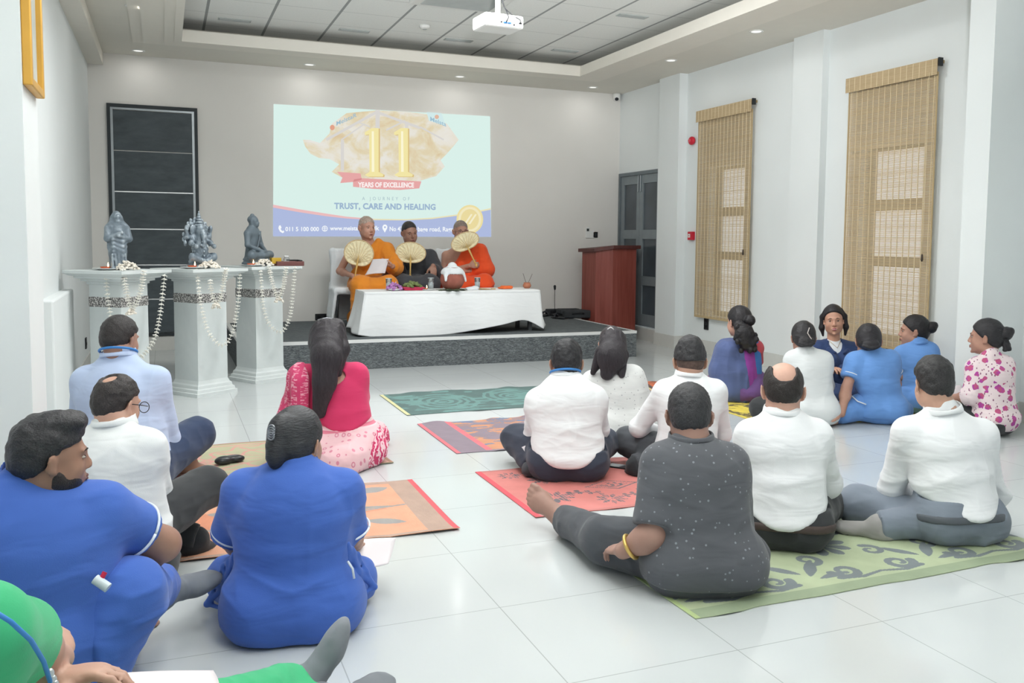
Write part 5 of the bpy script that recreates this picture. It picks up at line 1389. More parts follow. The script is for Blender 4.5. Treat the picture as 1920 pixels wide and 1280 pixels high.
monk('m3', (3.26, 10.38), 'heavy monk in an orange red robe with crossed arms behind a fan', orange_robe,
     dict(N=(868, 463, .0), HT=(864, 412, -0.05), SR=(836, 478, .0), SL=(900, 470, .0), ER=(832, 512, -.08), WR=(880, 498, -.26), EL=(912, 505, -.08), WL=(868, 508, -.22)), (-4, -4, 0), '#b98d7b',
     ({'d': (.9, .1, 0), 'n': (0, .8, .4)}, {'d': (-.85, .1, .1), 'n': (0, .8, .4), 'curl': (.7, .8, .5)}), dict(style='stubble', col='#a8968c', t=.002, vox=.004, amp=.001), dict(brow='#4a403c', lip='#8a544d', glasses='#3a3436'), w=1.34, s=1.06)

# ------------------------------------------------------------------ furniture and objects
# --- mats woven of plastic straw, patterned face by face
def weave(name, hexc, rough=.6):
    if name in MATS: return MATS[name]
    t = NT(name, rough, 0, .3); c = srgb(hexc)
    n = t.noise(9, 3)
    t.color(t.ramp(n, [(.3, tuple(x * .93 for x in c[:3]) + (1,)), (.7, tuple(min(1, x * 1.05) for x in c[:3]) + (1,))]))
    t.bump(t.wave(60, direction='X'), .25, .002); MATS[name] = t.m; return t.m
def mat_obj(label, corners, cols, pat, nx=360, ny=180, wav=.006, seed=0):
    """corners: near left, near right, far right, far left (x, y on the floor)"""
    P = [np.array(c, float) for c in corners]; L = np.linalg.norm(P[1] - P[0]); Wd = np.linalg.norm(P[3] - P[0])
    u, v = np.meshgrid(np.linspace(0, 1, nx + 1), np.linspace(0, 1, ny + 1), indexing='ij')
    q = ((1 - u) * (1 - v))[..., None] * P[0] + (u * (1 - v))[..., None] * P[1] + (u * v)[..., None] * P[2] + ((1 - u) * v)[..., None] * P[3]
    X, Y = u * L, v * Wd
    edge = np.minimum(v, 1 - v) * Wd
    wv = (vnoise(np.stack([X * 7, Y * 0 + (v > .5) * 9., X * 0], -1).reshape(-1, 3), seed).reshape(X.shape) - .5)
    q[..., 1] += wv * .035 * np.exp(-edge / .06) * np.where(v > .5, 1, -1)
    z = .0035 + np.maximum(0, wv) * .022 * np.exp(-edge / .05) + .001
    o = (P[0] + P[2]) / 2
    V = np.concatenate([q - o, z[..., None]], -1).reshape(-1, 3); n = len(V)
    B = V.copy(); B[:, 2] -= .0032; V = np.concatenate([V, B])
    i, j = np.meshgrid(np.arange(nx), np.arange(ny), indexing='ij'); a = (i * (ny + 1) + j).ravel()
    Q = np.stack([a, a + ny + 1, a + ny + 2, a + 1], 1)
    xc = (i.ravel() + .5) / nx * L; yc = (j.ravel() + .5) / ny * Wd
    idx = pat(xc, yc, L, Wd).astype(np.int32)
    rim = list(range(0, ny + 1)) + [k * (ny + 1) + ny for k in range(1, nx + 1)] + [nx * (ny + 1) + k for k in range(ny - 1, -1, -1)] + [k * (ny + 1) for k in range(nx - 1, 0, -1)]
    R_ = np.array(rim); S_ = np.stack([R_, np.roll(R_, -1), np.roll(R_, -1) + n, R_ + n], 1)
    allQ = np.concatenate([Q, Q[:, ::-1] + n, S_]); mi = np.concatenate([idx, idx, np.zeros(len(S_), np.int32)])
    ms = [weave('straw_' + c.strip('#'), c) for c in cols]
    ob = np_obj('floor_mat', V, allQ, ms, loc=(o[0], o[1], 0))
    ob.data.polygons.foreach_set('material_index', mi); tag(ob, label, 'mat', 'woven floor mats'); return ob
def leaf(x, y, cx, cy, ang, L, w):
    c, s_ = math.cos(ang), math.sin(ang); a = (x - cx) * c + (y - cy) * s_; b = -(x - cx) * s_ + (y - cy) * c
    t = a / L; return (t > 0) & (t < 1) & (np.abs(b) < w * np.sin(np.clip(t, 0, 1) * math.pi) ** .8)
def stroke(x, y, pts, w0, w1=None):
    m = np.zeros(x.shape, bool); w1 = w0 if w1 is None else w1; n = len(pts) - 1
    for i in range(n):
        (ax, ay), (bx, by) = pts[i], pts[i + 1]; dx, dy = bx - ax, by - ay; L2 = dx * dx + dy * dy + 1e-9
        t = np.clip(((x - ax) * dx + (y - ay) * dy) / L2, 0, 1); w = w0 + (w1 - w0) * (i + t) / n
        m |= (x - ax - t * dx) ** 2 + (y - ay - t * dy) ** 2 < w * w
    return m
def spiral(cx, cy, r, turns=1.3, a0=0, sgn=1, n=22):
    return [(cx + r * (1 - .75 * k / n) * math.cos(a0 + sgn * turns * 2 * math.pi * k / n), cy + r * (1 - .75 * k / n) * math.sin(a0 + sgn * turns * 2 * math.pi * k / n)) for k in range(n + 1)]
def pn(x, y, f, seed): return fbm(np.stack([x * f, y * f, x * 0], -1), seed, 3)
def pat_green(x, y, L, W_):
    m = np.zeros(x.shape, int)
    for fx in np.arange(.30, L, .62):
        dx, dy = x - fx, y - W_ * .52; r = np.hypot(dx, dy); a = np.arctan2(dy, dx)
        pet = r < .135 * (.62 + .38 * np.abs(np.cos(a * 4.5))); out = (r < .155 * (.62 + .38 * np.abs(np.cos(a * 4.5)))) & ~pet
        m[pet & (np.abs(np.cos(a * 4.5)) > .28)] = 1; m[out] = 0; m[r < .03] = 1; m[r < .016] = 0
        for sg in (-1, 1):
            for q in (-1, 1): m[stroke(x, y, spiral(fx + q * .17, W_ * .52 + sg * .13, .055, 1.1, 1.6 * q, q * sg), .017, .008)] = 1
    for fx in np.arange(.0, L + .3, .62):
        for yy, sg in ((.17, 1), (W_ - .17, -1)):
            cx = fx + .02
            m[leaf(x, y, cx, yy, sg * .9, .19, .026)] = 1; m[leaf(x, y, cx - .02, yy + sg * .03, sg * 2.2, .17, .024)] = 1; m[leaf(x, y, cx + .02, yy - sg * .03, sg * .15, .16, .02)] = 1
            for q in (-1, 1):
                m[stroke(x, y, spiral(cx + q * .17, yy + sg * .0, .065, 1.25, 1.57 + q * 1.57, q * sg), .022, .009)] = 1
                m[stroke(x, y, [(cx + q * .1, yy - sg * .055), (cx + q * .2, yy - sg * .075), (cx + q * .31, yy - sg * .05)], .014, .008)] = 1
    b = (y < .075) | (y > W_ - .075); m[b] = 2; m[x < .022] = 3
    return m
def pat_red(x, y, L, W_):
    m = np.zeros(x.shape, int); R_ = random.Random(8)
    for fx, fy, sc in [(.22, .28, 1), (.48, .16, .8), (.30, .62, .9), (.75, .22, .9), (1.05, .20, .9), (.95, .62, 1), (1.35, .35, 1), (1.6, .6, 1), (.62, .72, .8), (1.35, .75, .8), (.15, .75, .6), (1.62, .2, .8)]:
        for k in range(9):
            a = k * 2 * math.pi / 9 + .3; m[leaf(x, y, fx + .02 * math.cos(a), fy + .02 * math.sin(a), a, .085 * sc, .017 * sc)] = 1
        pts = [(fx, fy)]
        for k in range(5): pts.append((pts[-1][0] + .05, pts[-1][1] + .03 * math.sin(k * 1.3)))
        m[stroke(x, y, pts, .006)] = 1
        for p in pts[2:]: m[np.hypot(x - p[0], y - p[1] - .022) < .016 * sc] = 1; m[np.hypot(x - p[0], y - p[1] + .022) < .014 * sc] = 1
    for cx in (.60, 1.22):
        d = np.abs(x - cx) / .16 + np.abs(y - .40) / .09; m[(d < 1.0) & (d > .86)] = 1; m[(d < .62) & (pn(x, y, 55, 3) > .5)] = 1
    m[((np.sin(x * 620) > .55)) & (m == 1) & (pn(x, y, 6, 2) > .5)] = 0
    m[(y < .028) | (y > W_ - .028)] = 2; m[x < .03] = 3
    return m
def pat_orange(x, y, L, W_):
    m = np.zeros(x.shape, int); xr = L - x
    for (cx, cy, a, l, w) in [(.20, .18, 2.7, .20, .04), (.42, .16, 2.9, .34, .055), (.36, .44, 3.25, .42, .075), (.20, .45, 3.05, .3, .02), (.34, .70, 3.5, .30, .05), (.78, .30, 2.8, .34, .07), (.82, .62, 3.4, .34, .06), (1.18, .22, 2.9, .26, .07), (1.16, .52, 3.1, .24, .08), (1.22, .76, 3.3, .22, .06), (1.5, .34, 3.0, .2, .07), (1.5, .66, 3.2, .22, .07), (.16, .78, 3.4, .18, .05)]:
        m[leaf(x, y, L - cx, cy, a, l, w)] = 1
    m[stroke(x, y, [(L - .10, .46), (L - .5, .40), (L - .95, .46), (L - 1.6, .44)], .009)] = 1
    m[stroke(x, y, [(L - .25, .42), (L - .6, .34), (L - 1.0, .38)], .006)] = 2
    m[(pn(x, y, 4, 5) > .66) & (x < L - .3)] = 2
    m[(xr < .14) | (y > W_ - .045) | (y < .03)] = 3; m[xr < .026] = 4
    return m
def pat_sage(x, y, L, W_):
    m = np.zeros(x.shape, int)
    for cx in (.45, 1.25):
        dx, dy = x - cx, y - W_ / 2; r = np.hypot(dx, dy * 1.1); a = np.arctan2(dy, dx)
        f = np.abs(np.sin(a * 6)); m[(f < .16 + .10 * r) & (r < .40) & (r > .05)] = 1; m[(np.abs(r - .40 - .03 * np.cos(a * 12)) < .012)] = 1; m[(np.abs(r - .22 - .05 * np.abs(np.cos(a * 3))) < .012)] = 1
    m[(np.abs(y - .07 - .02 * np.sin(x * 14)) < .01) | (np.abs(y - .04) < .008) | (np.abs(y - W_ + .05) < .009)] = 1
    m[(x > L - .30) & (np.sin((x + y) * 60) > .3)] = 2; m[(x > L - .32) & (m == 0)] = 2; m[(y < .014) | (y > W_ - .016) | (x > L - .02)] = 3
    return m
def pat_teal(x, y, L, W_):
    m = (pn(x, y, 3.5, 4) > .52).astype(int) * 0
    for cx, cy in ((.42, .45), (1.05, .5), (1.55, .42)):
        dx, dy = (x - cx), (y - cy) * .8; r = np.hypot(dx, dy) + .05 * pn(x, y, 9, 2); m[(np.sin(r * 95) > .0) & (r < .30)] = 1
    m[(pn(x * .6, y * 2, 9, 7) > .6)] = 1
    m[x < .03] = 2; return m
def pat_blue(x, y, L, W_):
    m = np.zeros(x.shape, int); n = pn(x, y * 1.6, 5.5, 3); k = pn(x * 1.2, y * 3, 9, 8)
    m[n > .48] = 1; m[(n > .40) & (k > .57)] = 2; m[(np.abs(n - .44) < .02)] = 3
    m[x < .20] = 0; m[(x > .20) & (x < .24)] = 4; m[(y < .03)] = 0; m[x < .028] = 4
    return m
def pat_scrib(x, y, L, W_):
    n = pn(x * .8, y * 2.4, 10, 2); k = pn(x, y, 22, 5); m = ((n > .50) & (k > .40)).astype(int); m[(np.abs(y - .05) < .010) | (np.abs(y - W_ + .05) < .01) | (np.abs(x - .05) < .008)] = 1
    m[x < .022] = 2; return m
def rect(x0, x1, y0, y1, sk=0): return [(x0, y0), (x1, y0), (x1, y1), (x0, y1)]
mat_obj('pale green mat with grey scrolls and flowers, nearest mat at the right', [(1.68, 2.612), (3.52, 2.625), (3.50, 3.50), (1.66, 3.49)], ['#b2be9c', '#7c8487', '#98a68a', '#b3c58c'], pat_green, 520, 240, seed=1)
mat_obj('coral red mat with grey flower sprays under the man with the blue lanyard', [(1.592, 3.88), (3.40, 3.84), (3.40, 4.72), (1.588, 4.772)], ['#cf807a', '#6f6a6e', '#bd7974', '#d65661'], pat_red, 460, 220, seed=2)
mat_obj('orange and slate blue mat with a red edge, before the teal mat', rect(1.62, 3.42, 5.217, 6.163), ['#8c7f8a', '#c9906f', '#73809a', '#a08078', '#d4737c'], pat_blue, 300, 150, seed=3)
mat_obj('teal grey mat with ring pattern and pale edge, nearest to the stage', rect(1.63, 3.45, 6.505, 7.431), ['#5c7472', '#6f9490', '#d3cf9f'], pat_teal, 300, 150, seed=4)
mat_obj('peach orange mat with grey leaves and a red right edge', [(-.62, 3.86), (1.207, 3.851), (1.218, 4.753), (-.62, 4.76)], ['#d9a184', '#999896', '#cf8b6d', '#b3998a', '#d65f66'], pat_orange, 460, 220, seed=5)
mat_obj('sage green mat with pink starburst lines under the woman in the pink sari', [(-.64, 5.08), (1.21, 5.145), (1.16, 5.97), (-.62, 5.94)], ['#b4b394', '#cf9a90', '#c6a796', '#a98873'], pat_sage, 420, 200, seed=6)
mat_obj('orange mat with dark wavy streaks, farthest at the right', [(3.86, 6.70), (5.4, 6.45), (5.45, 7.15), (4.02, 7.30)], ['#d3744f', '#554a48', '#d8cf9f'], pat_scrib, 240, 120, seed=7)
mat_obj('bright yellow mat with dark scribbled pattern under the seated women', [(3.95, 5.46), (5.35, 4.86), (5.55, 5.62), (3.98, 6.25)], ['#e3cf5a', '#6f6647', '#d8c860'], pat_scrib, 300, 140, seed=8)

# --- white covered table on the stage
linen = cloth('white_table_linen', '#eef1f2', .85, .01, .15); linen2 = cloth('white_chair_linen', '#e4e9ec', .85, .015, .2)
TZ, TX0, TX1, TY0, TY1 = .745, 1.90, 3.84, 9.32, 9.84
t_ = empty('table', ((TX0 + TX1) / 2, (TY0 + TY1) / 2, SZ), label='long low table on the stage in front of the monks, mostly under a cloth', cat='table')
tc = np.array(t_.location)
MB().box((TX0 + .02 - tc[0], TY0 + .02 - tc[1], TZ - .03 - SZ), (TX1 - .02 - tc[0], TY1 - .02 - tc[1], TZ - .006 - SZ), bev=.004).build('tabletop', plain('dark_table_wood', '#4b4644', .5), t_)
for x in (TX0 + .06, TX1 - .1):
    for y in (TY0 + .05, TY1 - .09): MB().box((x - tc[0], y - tc[1], 0), (x + .04 - tc[0], y + .04 - tc[1], TZ - .03 - SZ)).build('leg', plain('dark_table_metal', '#5b5f61', .4, .4), t_)
def sheet(name, grid, mat, parent=None, n=6, th=.004, disp=None, loc=None):
    """smooth sheet of cloth or paper through a grid of points, with thickness"""
    G = np.array(grid, float)
    def up_(A, n):
        m = A.shape[0]; ts = np.linspace(0, m - 1, (m - 1) * n + 1); out = []
        for t in ts:
            i = min(int(t), m - 2); f = t - i; p0, p1, p2, p3 = A[max(i - 1, 0)], A[i], A[i + 1], A[min(i + 2, m - 1)]
            out.append(.5 * (2 * p1 + (p2 - p0) * f + (2 * p0 - 5 * p1 + 4 * p2 - p3) * f * f + (3 * p1 - p0 - 3 * p2 + p3) * f ** 3))
        return np.array(out)
    G = up_(G, n); G = up_(G.transpose(1, 0, 2), n).transpose(1, 0, 2); a, b = G.shape[:2]
    V = G.reshape(-1, 3); i, j = np.meshgrid(np.arange(a - 1), np.arange(b - 1), indexing='ij'); k = (i * b + j).ravel()
    Q = np.stack([k, k + b, k + b + 1, k + 1], 1); N = vnormals(V, Q)
    if disp is not None: V = V + N * disp(V)[:, None]
    nn = len(V); rim = np.array(list(range(b)) + [r * b + b - 1 for r in range(1, a)] + [(a - 1) * b + c for c in range(b - 2, -1, -1)] + [r * b for r in range(a - 2, 0, -1)])
    S_ = np.stack([rim, np.roll(rim, -1), np.roll(rim, -1) + nn, rim + nn], 1)
    return np_obj(name, np.concatenate([V, V - N * th]), np.concatenate([Q, Q[:, ::-1] + nn, S_]), mat, parent, loc=loc)
rows = []
def row(y, z, xs): return [(x, y, z) for x in xs]
xs = np.linspace(TX0 - .01, TX1 + .01, 9)
def yz(k): return [(TY1 + .012, .45), (TY1 + .012, TZ - .06), (TY1, TZ + .004), ((TY0 + TY1) / 2, TZ + .006), (TY0 + .01, TZ + .006), (TY0 - .012, TZ - .03)]
hem_px = [(672, 628), (722, 634), (770, 632), (820, 629), (865, 623), (905, 616), (945, 608), (984, 600), (1019, 616)]
hem = [at_y(u, v, 9.26 + .03 * math.sin(i * 2)) for i, (u, v) in enumerate(hem_px)]
grid = []
for y, z in yz(0): grid.append([(x, y, z) for x in xs])
for f in (.2, .45, .75, 1.0):
    grid.append([tuple(np.array([x, TY0 - .014, TZ - .03]) * (1 - f) + h_ * f) for x, h_ in zip(xs, hem)])
cl = sheet('tablecloth', grid, linen, n=6, disp=lambda V: .010 * np.clip((TZ - V[:, 2]) / .3, 0, 1) * (ridge(V * np.array([5, 1, .6]), 3) - .5))
tag(cl, 'white cloth draped over the long low stage table', 'tablecloth')
# side falls of the cloth
def side(x, sgn, hemz):
    g = []
    for f, ex in ((0, 0), (.3, .012), (.65, .05), (1, .10)):
        r_ = [(x + sgn * (.0 + ex + .015 * math.sin(k * 2.1) * f), TY1 - (TY1 - TY0) * k / 5, TZ + .004 - (TZ - hemz(k)) * f) for k in range(5)]
        hc = hem[0] if sgn < 0 else hem[-1]; r_.append(tuple(np.array([x, TY0 - .012, TZ]) * (1 - f) + hc * f)); g.append(r_)
    return sheet('side_fall', g, linen, cl, n=6, disp=lambda V: .006 * (ridge(V * np.array([1, 7, .6]), 5) - .5))
side(TX0 - .008, -1, lambda k: .33 + .02 * math.sin(k)); side(TX1 + .008, 1, lambda k: .33 + .015 * math.sin(k * 2))

# --- chairs with white covers
for (x, y, lab) in ((1.99, 10.40, 'chair under a white cover with dark legs, left of the three on the stage'), (2.64, 10.52, 'white covered chair behind the young monk in the dark robe'), (3.28, 10.46, 'white covered chair behind the heavy monk in orange red')):
    t_ = empty('covered_chair', (x, y, SZ), math.radians(-2), label=lab, cat='chair', group='white covered chairs on the stage')
    S = SDF(.009); S.box((0, .0, .42), (.235, .21, .03), None, .03); S.box((0, .24, .64), (.235, .03, .25), rotm(0, -6, 0), .028, .03); 
    for sx in (-1, 1): S.box((sx * .245, .02, .27 if sx < 0 else .30), (.014, .20, .17), rotm(0, 0, sx * -7), .012, .03)
    S.box((0, .285, .28), (.24, .014, .22), rotm(0, 8, 0), .012, .03)
    sdf_obj('cover', S, linen2, t_, long_disp(.016, (13, 13, 3), int(x * 9)))
    for sx in (-1, 1):
        for (y0, y1) in ((-.17, -.20), (.19, .27)): m = MB(); m.tube([(sx * .20, y0, .40), (sx * .215, (y0 + y1) / 2, .2), (sx * .22, y1, .0)], [.016, .015, .013], 10); m.build('leg', plain('black_chair_leg', '#2a2c2f', .4), t_)

# --- hand fans of the monks
def fan(label, pc, ph, rx, ry, rz=0, depth=9.7, tilt=0, col='#ebe0bb', name='palm_fan'):
    """pc blade centre pixel, ph handle end pixel"""
    c = W(pc[0], pc[1], depth); hend = W(ph[0], ph[1], depth - .02); k = depth / F_PX
    dv = unit(c - hend); nrm = unit(-ray(*pc) + V3(.1, 0, tilt)); nrm = unit(nrm - (nrm @ dv) * dv); sd = np.cross(dv, nrm)
    t = empty(name, hend, label=label, cat='fan', group=None)
    n = 72; V = []; F = []
    for lay in (1, -1):
        V.append(c - hend + nrm * .002 * lay)
        for r in (.35, .7, .96, 1.0):
            for i in range(n):
                a = 2 * math.pi * i / n; rp = .004 * math.cos(a * 18) * r * (r < 1)
                hh = 1 - .10 * math.cos(a) ** 8 * (math.cos(a) < 0)
                V.append(c - hend + (dv * math.cos(a) * ry * hh + sd * math.sin(a) * rx) * k * r + nrm * (.002 * lay + rp))
    N1 = 1 + 4 * n
    for lay in (0, 1):
        o = lay * N1
        for i in range(n):
            j = (i + 1) % n; f = [(o, o + 1 + i, o + 1 + j)] + [(o + 1 + r * n + i, o + 1 + (r + 1) * n + i, o + 1 + (r + 1) * n + j, o + 1 + r * n + j) for r in range(3)]
            F += f if lay == 0 else [q[::-1] for q in f]
    F += [(1 + 3 * n + i, N1 + 1 + 3 * n + i, N1 + 1 + 3 * n + (i + 1) % n, 1 + 3 * n + (i + 1) % n) for i in range(n)]
    mesh_obj('blade', V, F, plain('palm_leaf' + col, col, .6, var=.08, nscale=30), t)
    m = MB(); m.tube([c - hend + (dv * math.cos(a) * ry * (1 - .10 * math.cos(a) ** 8 * (math.cos(a) < 0)) + sd * math.sin(a) * rx) * k for a in np.linspace(0, 2 * math.pi, 61)], .0065, 8); m.build('rim', plain('fan_rim', '#cdb48a', .6), t)
    m = MB(); m.tube([(0, 0, 0), tuple((c - hend) * .35), tuple((c - hend) * .62), tuple((c - hend) * .95)], [.010, .008, .012, .004], 10); ellmesh(m, V3(0, 0, 0), V3(.013, .013, .018)); m.build('handle', plain('fan_handle', '#d8b46c', .5), t)
    m = MB()
    for a in np.linspace(-1.9, 1.9, 13): p0 = (c - hend) - dv * ry * k * .75; p1 = (c - hend) + (dv * math.cos(a) * ry + sd * math.sin(a) * rx) * k * .93; m.tube([p0 + nrm * .006, p1 + nrm * .006], [.0028, .0014], 5)
    m.build('ribs', plain('fan_rib', '#d2b983', .6), t); return t
dm1 = float((V3(2.10, 10.28, 0) - CC) @ FW); dm2 = float((V3(2.62, 10.42, 0) - CC) @ FW); dm3 = float((V3(3.26, 10.38, 0) - CC) @ FW)
fan('round palm fan held by the elderly monk in saffron', (673, 475), (664, 527), 27, 25, depth=dm1 - .36)
fan('heart shaped palm fan held before the young monk in dark robe', (770, 474), (769, 517), 28, 20, depth=dm2 - .38)
fan('tilted palm fan held up by the monk in orange red robe', (872, 453), (893, 497), 27, 17, depth=dm3 - .38, tilt=.2)
fan('yellow palm fan standing behind the heavy monk', (884, 412), (888, 470), 24, 25, depth=dm3 + .12, col='#e8d89c') if False else None
pp = [[W(u, v, dm1 - .40 - dd) for u, v, dd in r] for r in (((699, 486, 0), (713, 485, .01), (729, 485, 0)), ((692, 502, .02), (708, 500, .03), (725, 500, .01)), ((684, 516, .03), (700, 513, .05), (722, 512, .02)))]
tag(sheet('paper_sheet', pp, plain('white_paper', '#dcd6d8', .7, var=.01), n=4, th=.0015), 'sheet of paper held by the elderly monk in saffron', 'paper')
a, b = W(729, 465, dm2 - .40), W(758, 497, dm2 - .42); d_ = unit(b - a)
t_ = empty('microphone', tuple(b), label='black handheld microphone held by the young monk', cat='microphone')
m = MB(); m.tube([a - b + d_ * .05, a - b + d_ * .06, V3(0, 0, 0)], [.019, .013, .010], 14); m.build('body', black, t_)
S = SDF(.003); S.cone(a - b + d_ * .005, a - b + d_ * .045, .024, .022); sdf_obj('windscreen', S, plain('dark_foam', '#333539', .8), t_)
m = MB(); m.tube([V3(0, 0, 0), V3(.02, -.02, -.06), V3(.0, .0, -.2), V3(-.06, .08, -.35)], .004, 8); m.build('cable', black, t_)

# --- what stands on the stage table (z = top of the cloth)
TT = TZ + .008
def on_table(u, v):
    q = at_y(u, v, 9.43 + (550 - v) * .035); return V3(q[0], q[1], TT)
def thing_at(name, u, v, label, cat, group=None): return empty(name, tuple(on_table(u, v)), label=label, cat=cat, group=group)
china = plain('white_china', '#e4e6e6', .25, var=.01); glassm = NT('clear_glass', .02, 0, .5); glassm.b.inputs['Transmission Weight'].default_value = .9; glassm.b.inputs['Base Color'].default_value = (.93, .96, .97, 1); glassm.b.inputs['IOR'].default_value = 1.2
for (u, v, lab) in ((729, 546, 'clear drinking glass on the table behind the purple flowers'), (808, 545, 'clear drinking glass on the table behind the candle plate'), (895, 545, 'clear drinking glass standing before the orange red robe')):
    t_ = thing_at('drinking_glass', u, v, lab, 'glass', 'drinking glasses on the stage table')
    MB().lathe([(0, 0), (.027, 0), (.033, .125), (.0315, .125), (.0262, .006), (0, .006)], 28).build('glass', glassm.m, t_)
    MB().lathe([(0, .007), (.0265, .007), (.0300, .075), (0, .075)], 24).build('water', plain('water', '#c9d4d8', .05), t_)
    MB().lathe([(.035, .122), (.036, .127), (.0, .130)], 28).build('lid', plain('clear_lid', '#cdd6da', .2), t_)
def petal_heap(mb, R_, c, r, h, n, size, mi=0):
    for k in range(n):
        a = R_.uniform(0, 6.28); q = r * R_.random() ** .5; z = h * (1 - (q / r) ** 2) * R_.uniform(.6, 1)
        p = V3(c[0] + q * math.cos(a), c[1] + q * math.sin(a), c[2] + z); ellmesh(mb, p, V3(size, size * .7, size * .45), rotm(R_.uniform(0, 360), R_.uniform(-50, 50), R_.uniform(-50, 50)), mi, 7, 5)
R_ = random.Random(11)
t_ = thing_at('flower_bowl', 739, 549, 'white bowl heaped with purple lotus petals on the stage table', 'bowl')
MB().lathe([(0, 0), (.05, 0), (.085, .018), (.088, .024), (.08, .022), (0, .008)], 30).build('bowl', china, t_)
m = MB(); petal_heap(m, R_, (0, 0, .015), .085, .07, 60, .021); o_ = m.build('petals', plain('purple_petals', '#b981bd', .6, var=.25, nscale=40), t_); o_['kind'] = 'stuff'
t_ = thing_at('offering_tray', 773, 548, 'red tray of betel leaves on the stage table', 'tray')
S = SDF(.005); S.box((0, 0, .012), (.105, .07, .012), None, .01); S.box((0, 0, .03), (.12, .08, .007), None, .006); sdf_obj('tray', S, plain('crimson_tray', '#c43a5a', .5), t_)
m = MB(); petal_heap(m, R_, (0, 0, .036), .10, .05, 34, .032); m.build('leaves', plain('betel_leaves', '#6f7f4d', .5, var=.2, nscale=30), t_)['kind'] = 'stuff'
def oil_lamp(parent, loc, r=.03):
    m = MB(); m.lathe([(0, 0), (r * .7, 0), (r, .012), (r * 1.05, .018), (r * .85, .015), (0, .008)], 20, c=loc); m.build('clay_lamp', plain('terracotta_lamp', '#c9623f', .6), parent)
    m = MB(); m.lathe([(0, .012), (.0045, .018), (.006, .028), (.003, .042), (0, .052)], 12, c=(loc[0] + r * .6, loc[1], loc[2]))
    f = NT('flame', .5); f.b.inputs['Emission Color'].default_value = srgb('#ffe0a8'); f.b.inputs['Emission Strength'].default_value = 6; f.b.inputs['Base Color'].default_value = srgb('#ffd9a0'); m.build('flame', f.m, parent)
t_ = thing_at('candle_plate', 803, 549, 'white saucer with a small burning lamp on the stage table', 'plate')
MB().lathe([(0, 0), (.05, 0), (.085, .012), (.08, .014), (0, .005)], 30).build('saucer', china, t_); oil_lamp(t_, (-.03, 0, .006), .022)
t_ = thing_at('clay_pot', 848, 549, 'large round clay pot covered with a white cloth on the stage table', 'pot')
terra = NT('fired_clay', .7); terra.color(terra.ramp(terra.noise(5, 4, .6), [(.3, '#8d5348'), (.6, '#a9685a'), (.8, '#8a6a5f')]))
MB().lathe([(0, 0), (.06, .0), (.10, .03), (.128, .08), (.133, .12), (.122, .165), (.095, .20), (.07, .215), (.07, .235), (.08, .245)], 40).build('pot', terra.m, t_)
S = SDF(.006); S.ell((0, 0, .19), (.125, .120, .068)); S.ell((0, 0, .11), (.138, .138, .115), op='s', k=.003); S.cone((-.09, -.07, .16), (-.105, -.11, .11), .03, .012); S.cone((.10, -.04, .17), (.135, -.05, .10), .03, .012); S.cone((0, 0, .22), (0, 0, .25), .07, .05)
S.ell((0, 0, .105), (.134, .134, .12), op='s', k=.003)
sdf_obj('cloth_cover', S, linen2, t_, lambda V: .008 * (ridge(V * 14, 4) - .5))
t_ = thing_at('leaf_mat', 848, 551, 'dark green leaves spread under the clay pot', 'leaf')
m = MB()
for k in range(9): a = k * .7; ellmesh(m, V3(.10 * math.cos(a), .07 * math.sin(a), .006 + .002 * (k % 3)), V3(.085, .035, .004), rotm(math.degrees(a), R_.uniform(-6, 6), R_.uniform(-8, 8)), 0, 12, 6)
m.build('leaves', plain('dark_green_leaf', '#5d6a52', .5, var=.15), t_)
t_ = thing_at('napkin', 885, 550, 'crumpled white cloth lying beside the clay pot', 'cloth')
S = SDF(.005); S.ell((0, 0, .012), (.075, .04, .018)); S.ell((.04, .02, .02), (.04, .03, .018)); S.cut((0, 0, 0), (0, 0, -1)); sdf_obj('folds', S, linen2, t_, lambda V: .010 * (ridge(V * 22, 2) - .4))
t_ = thing_at('palm_fan', 904, 549, 'brown palm leaf fan lying flat on the stage table', 'fan')
m = MB(); ellmesh(m, V3(0, 0, .008), V3(.115, .07, .006), rotm(0, 0, 3), 0, 28, 6); m.tube([(.1, -.01, .008), (.15, -.02, .006)], .006, 8); m.build('blade', plain('brown_palm_leaf', '#c6a268', .6), t_)
t_ = thing_at('robe_bundle', 950, 547, 'folded bright orange cloth at the edge of the orange robe', 'cloth')
S = SDF(.005); S.box((0, 0, .018), (.06, .045, .016), rotm(4, 0, 0), .012); S.ell((-.06, .0, .012), (.05, .04, .010)); sdf_obj('folds', S, plain('bright_orange_cloth', '#f0713a', .7), t_, lambda V: .004 * (ridge(V * 30, 2) - .4))
t_ = thing_at('incense_pot', 988, 545, 'small clay pot with two incense sticks at the right end of the table', 'pot')
MB().lathe([(0, 0), (.028, 0), (.045, .018), (.048, .035), (.038, .055), (.034, .060), (.040, .066), (.036, .066), (.030, .060), (0, .05)], 30).build('pot', plain('orange_clay', '#bb7a5e', .6), t_)
for q in ((-.05, .0, .17), (.065, .0, .165)): m = MB(); m.tube([(q[0] * .15, 0, .05), q], .0022, 6); m.build('incense_stick', plain('incense_dark', '#5d4a44', .8), t_)
t_ = thing_at('paper_napkin', 741, 540, 'small upright white paper behind the purple flowers', 'paper')
mesh_obj('fold', [(-.02, 0, 0), (.02, 0, 0), (.012, .01, .09), (-.02, .02, 0), (.02, .02, 0)], [(0, 1, 2), (4, 3, 2), (0, 3, 4, 1), (0, 2, 3), (1, 4, 2)], plain('white_paper', '#dcd6d8', .7), t_)

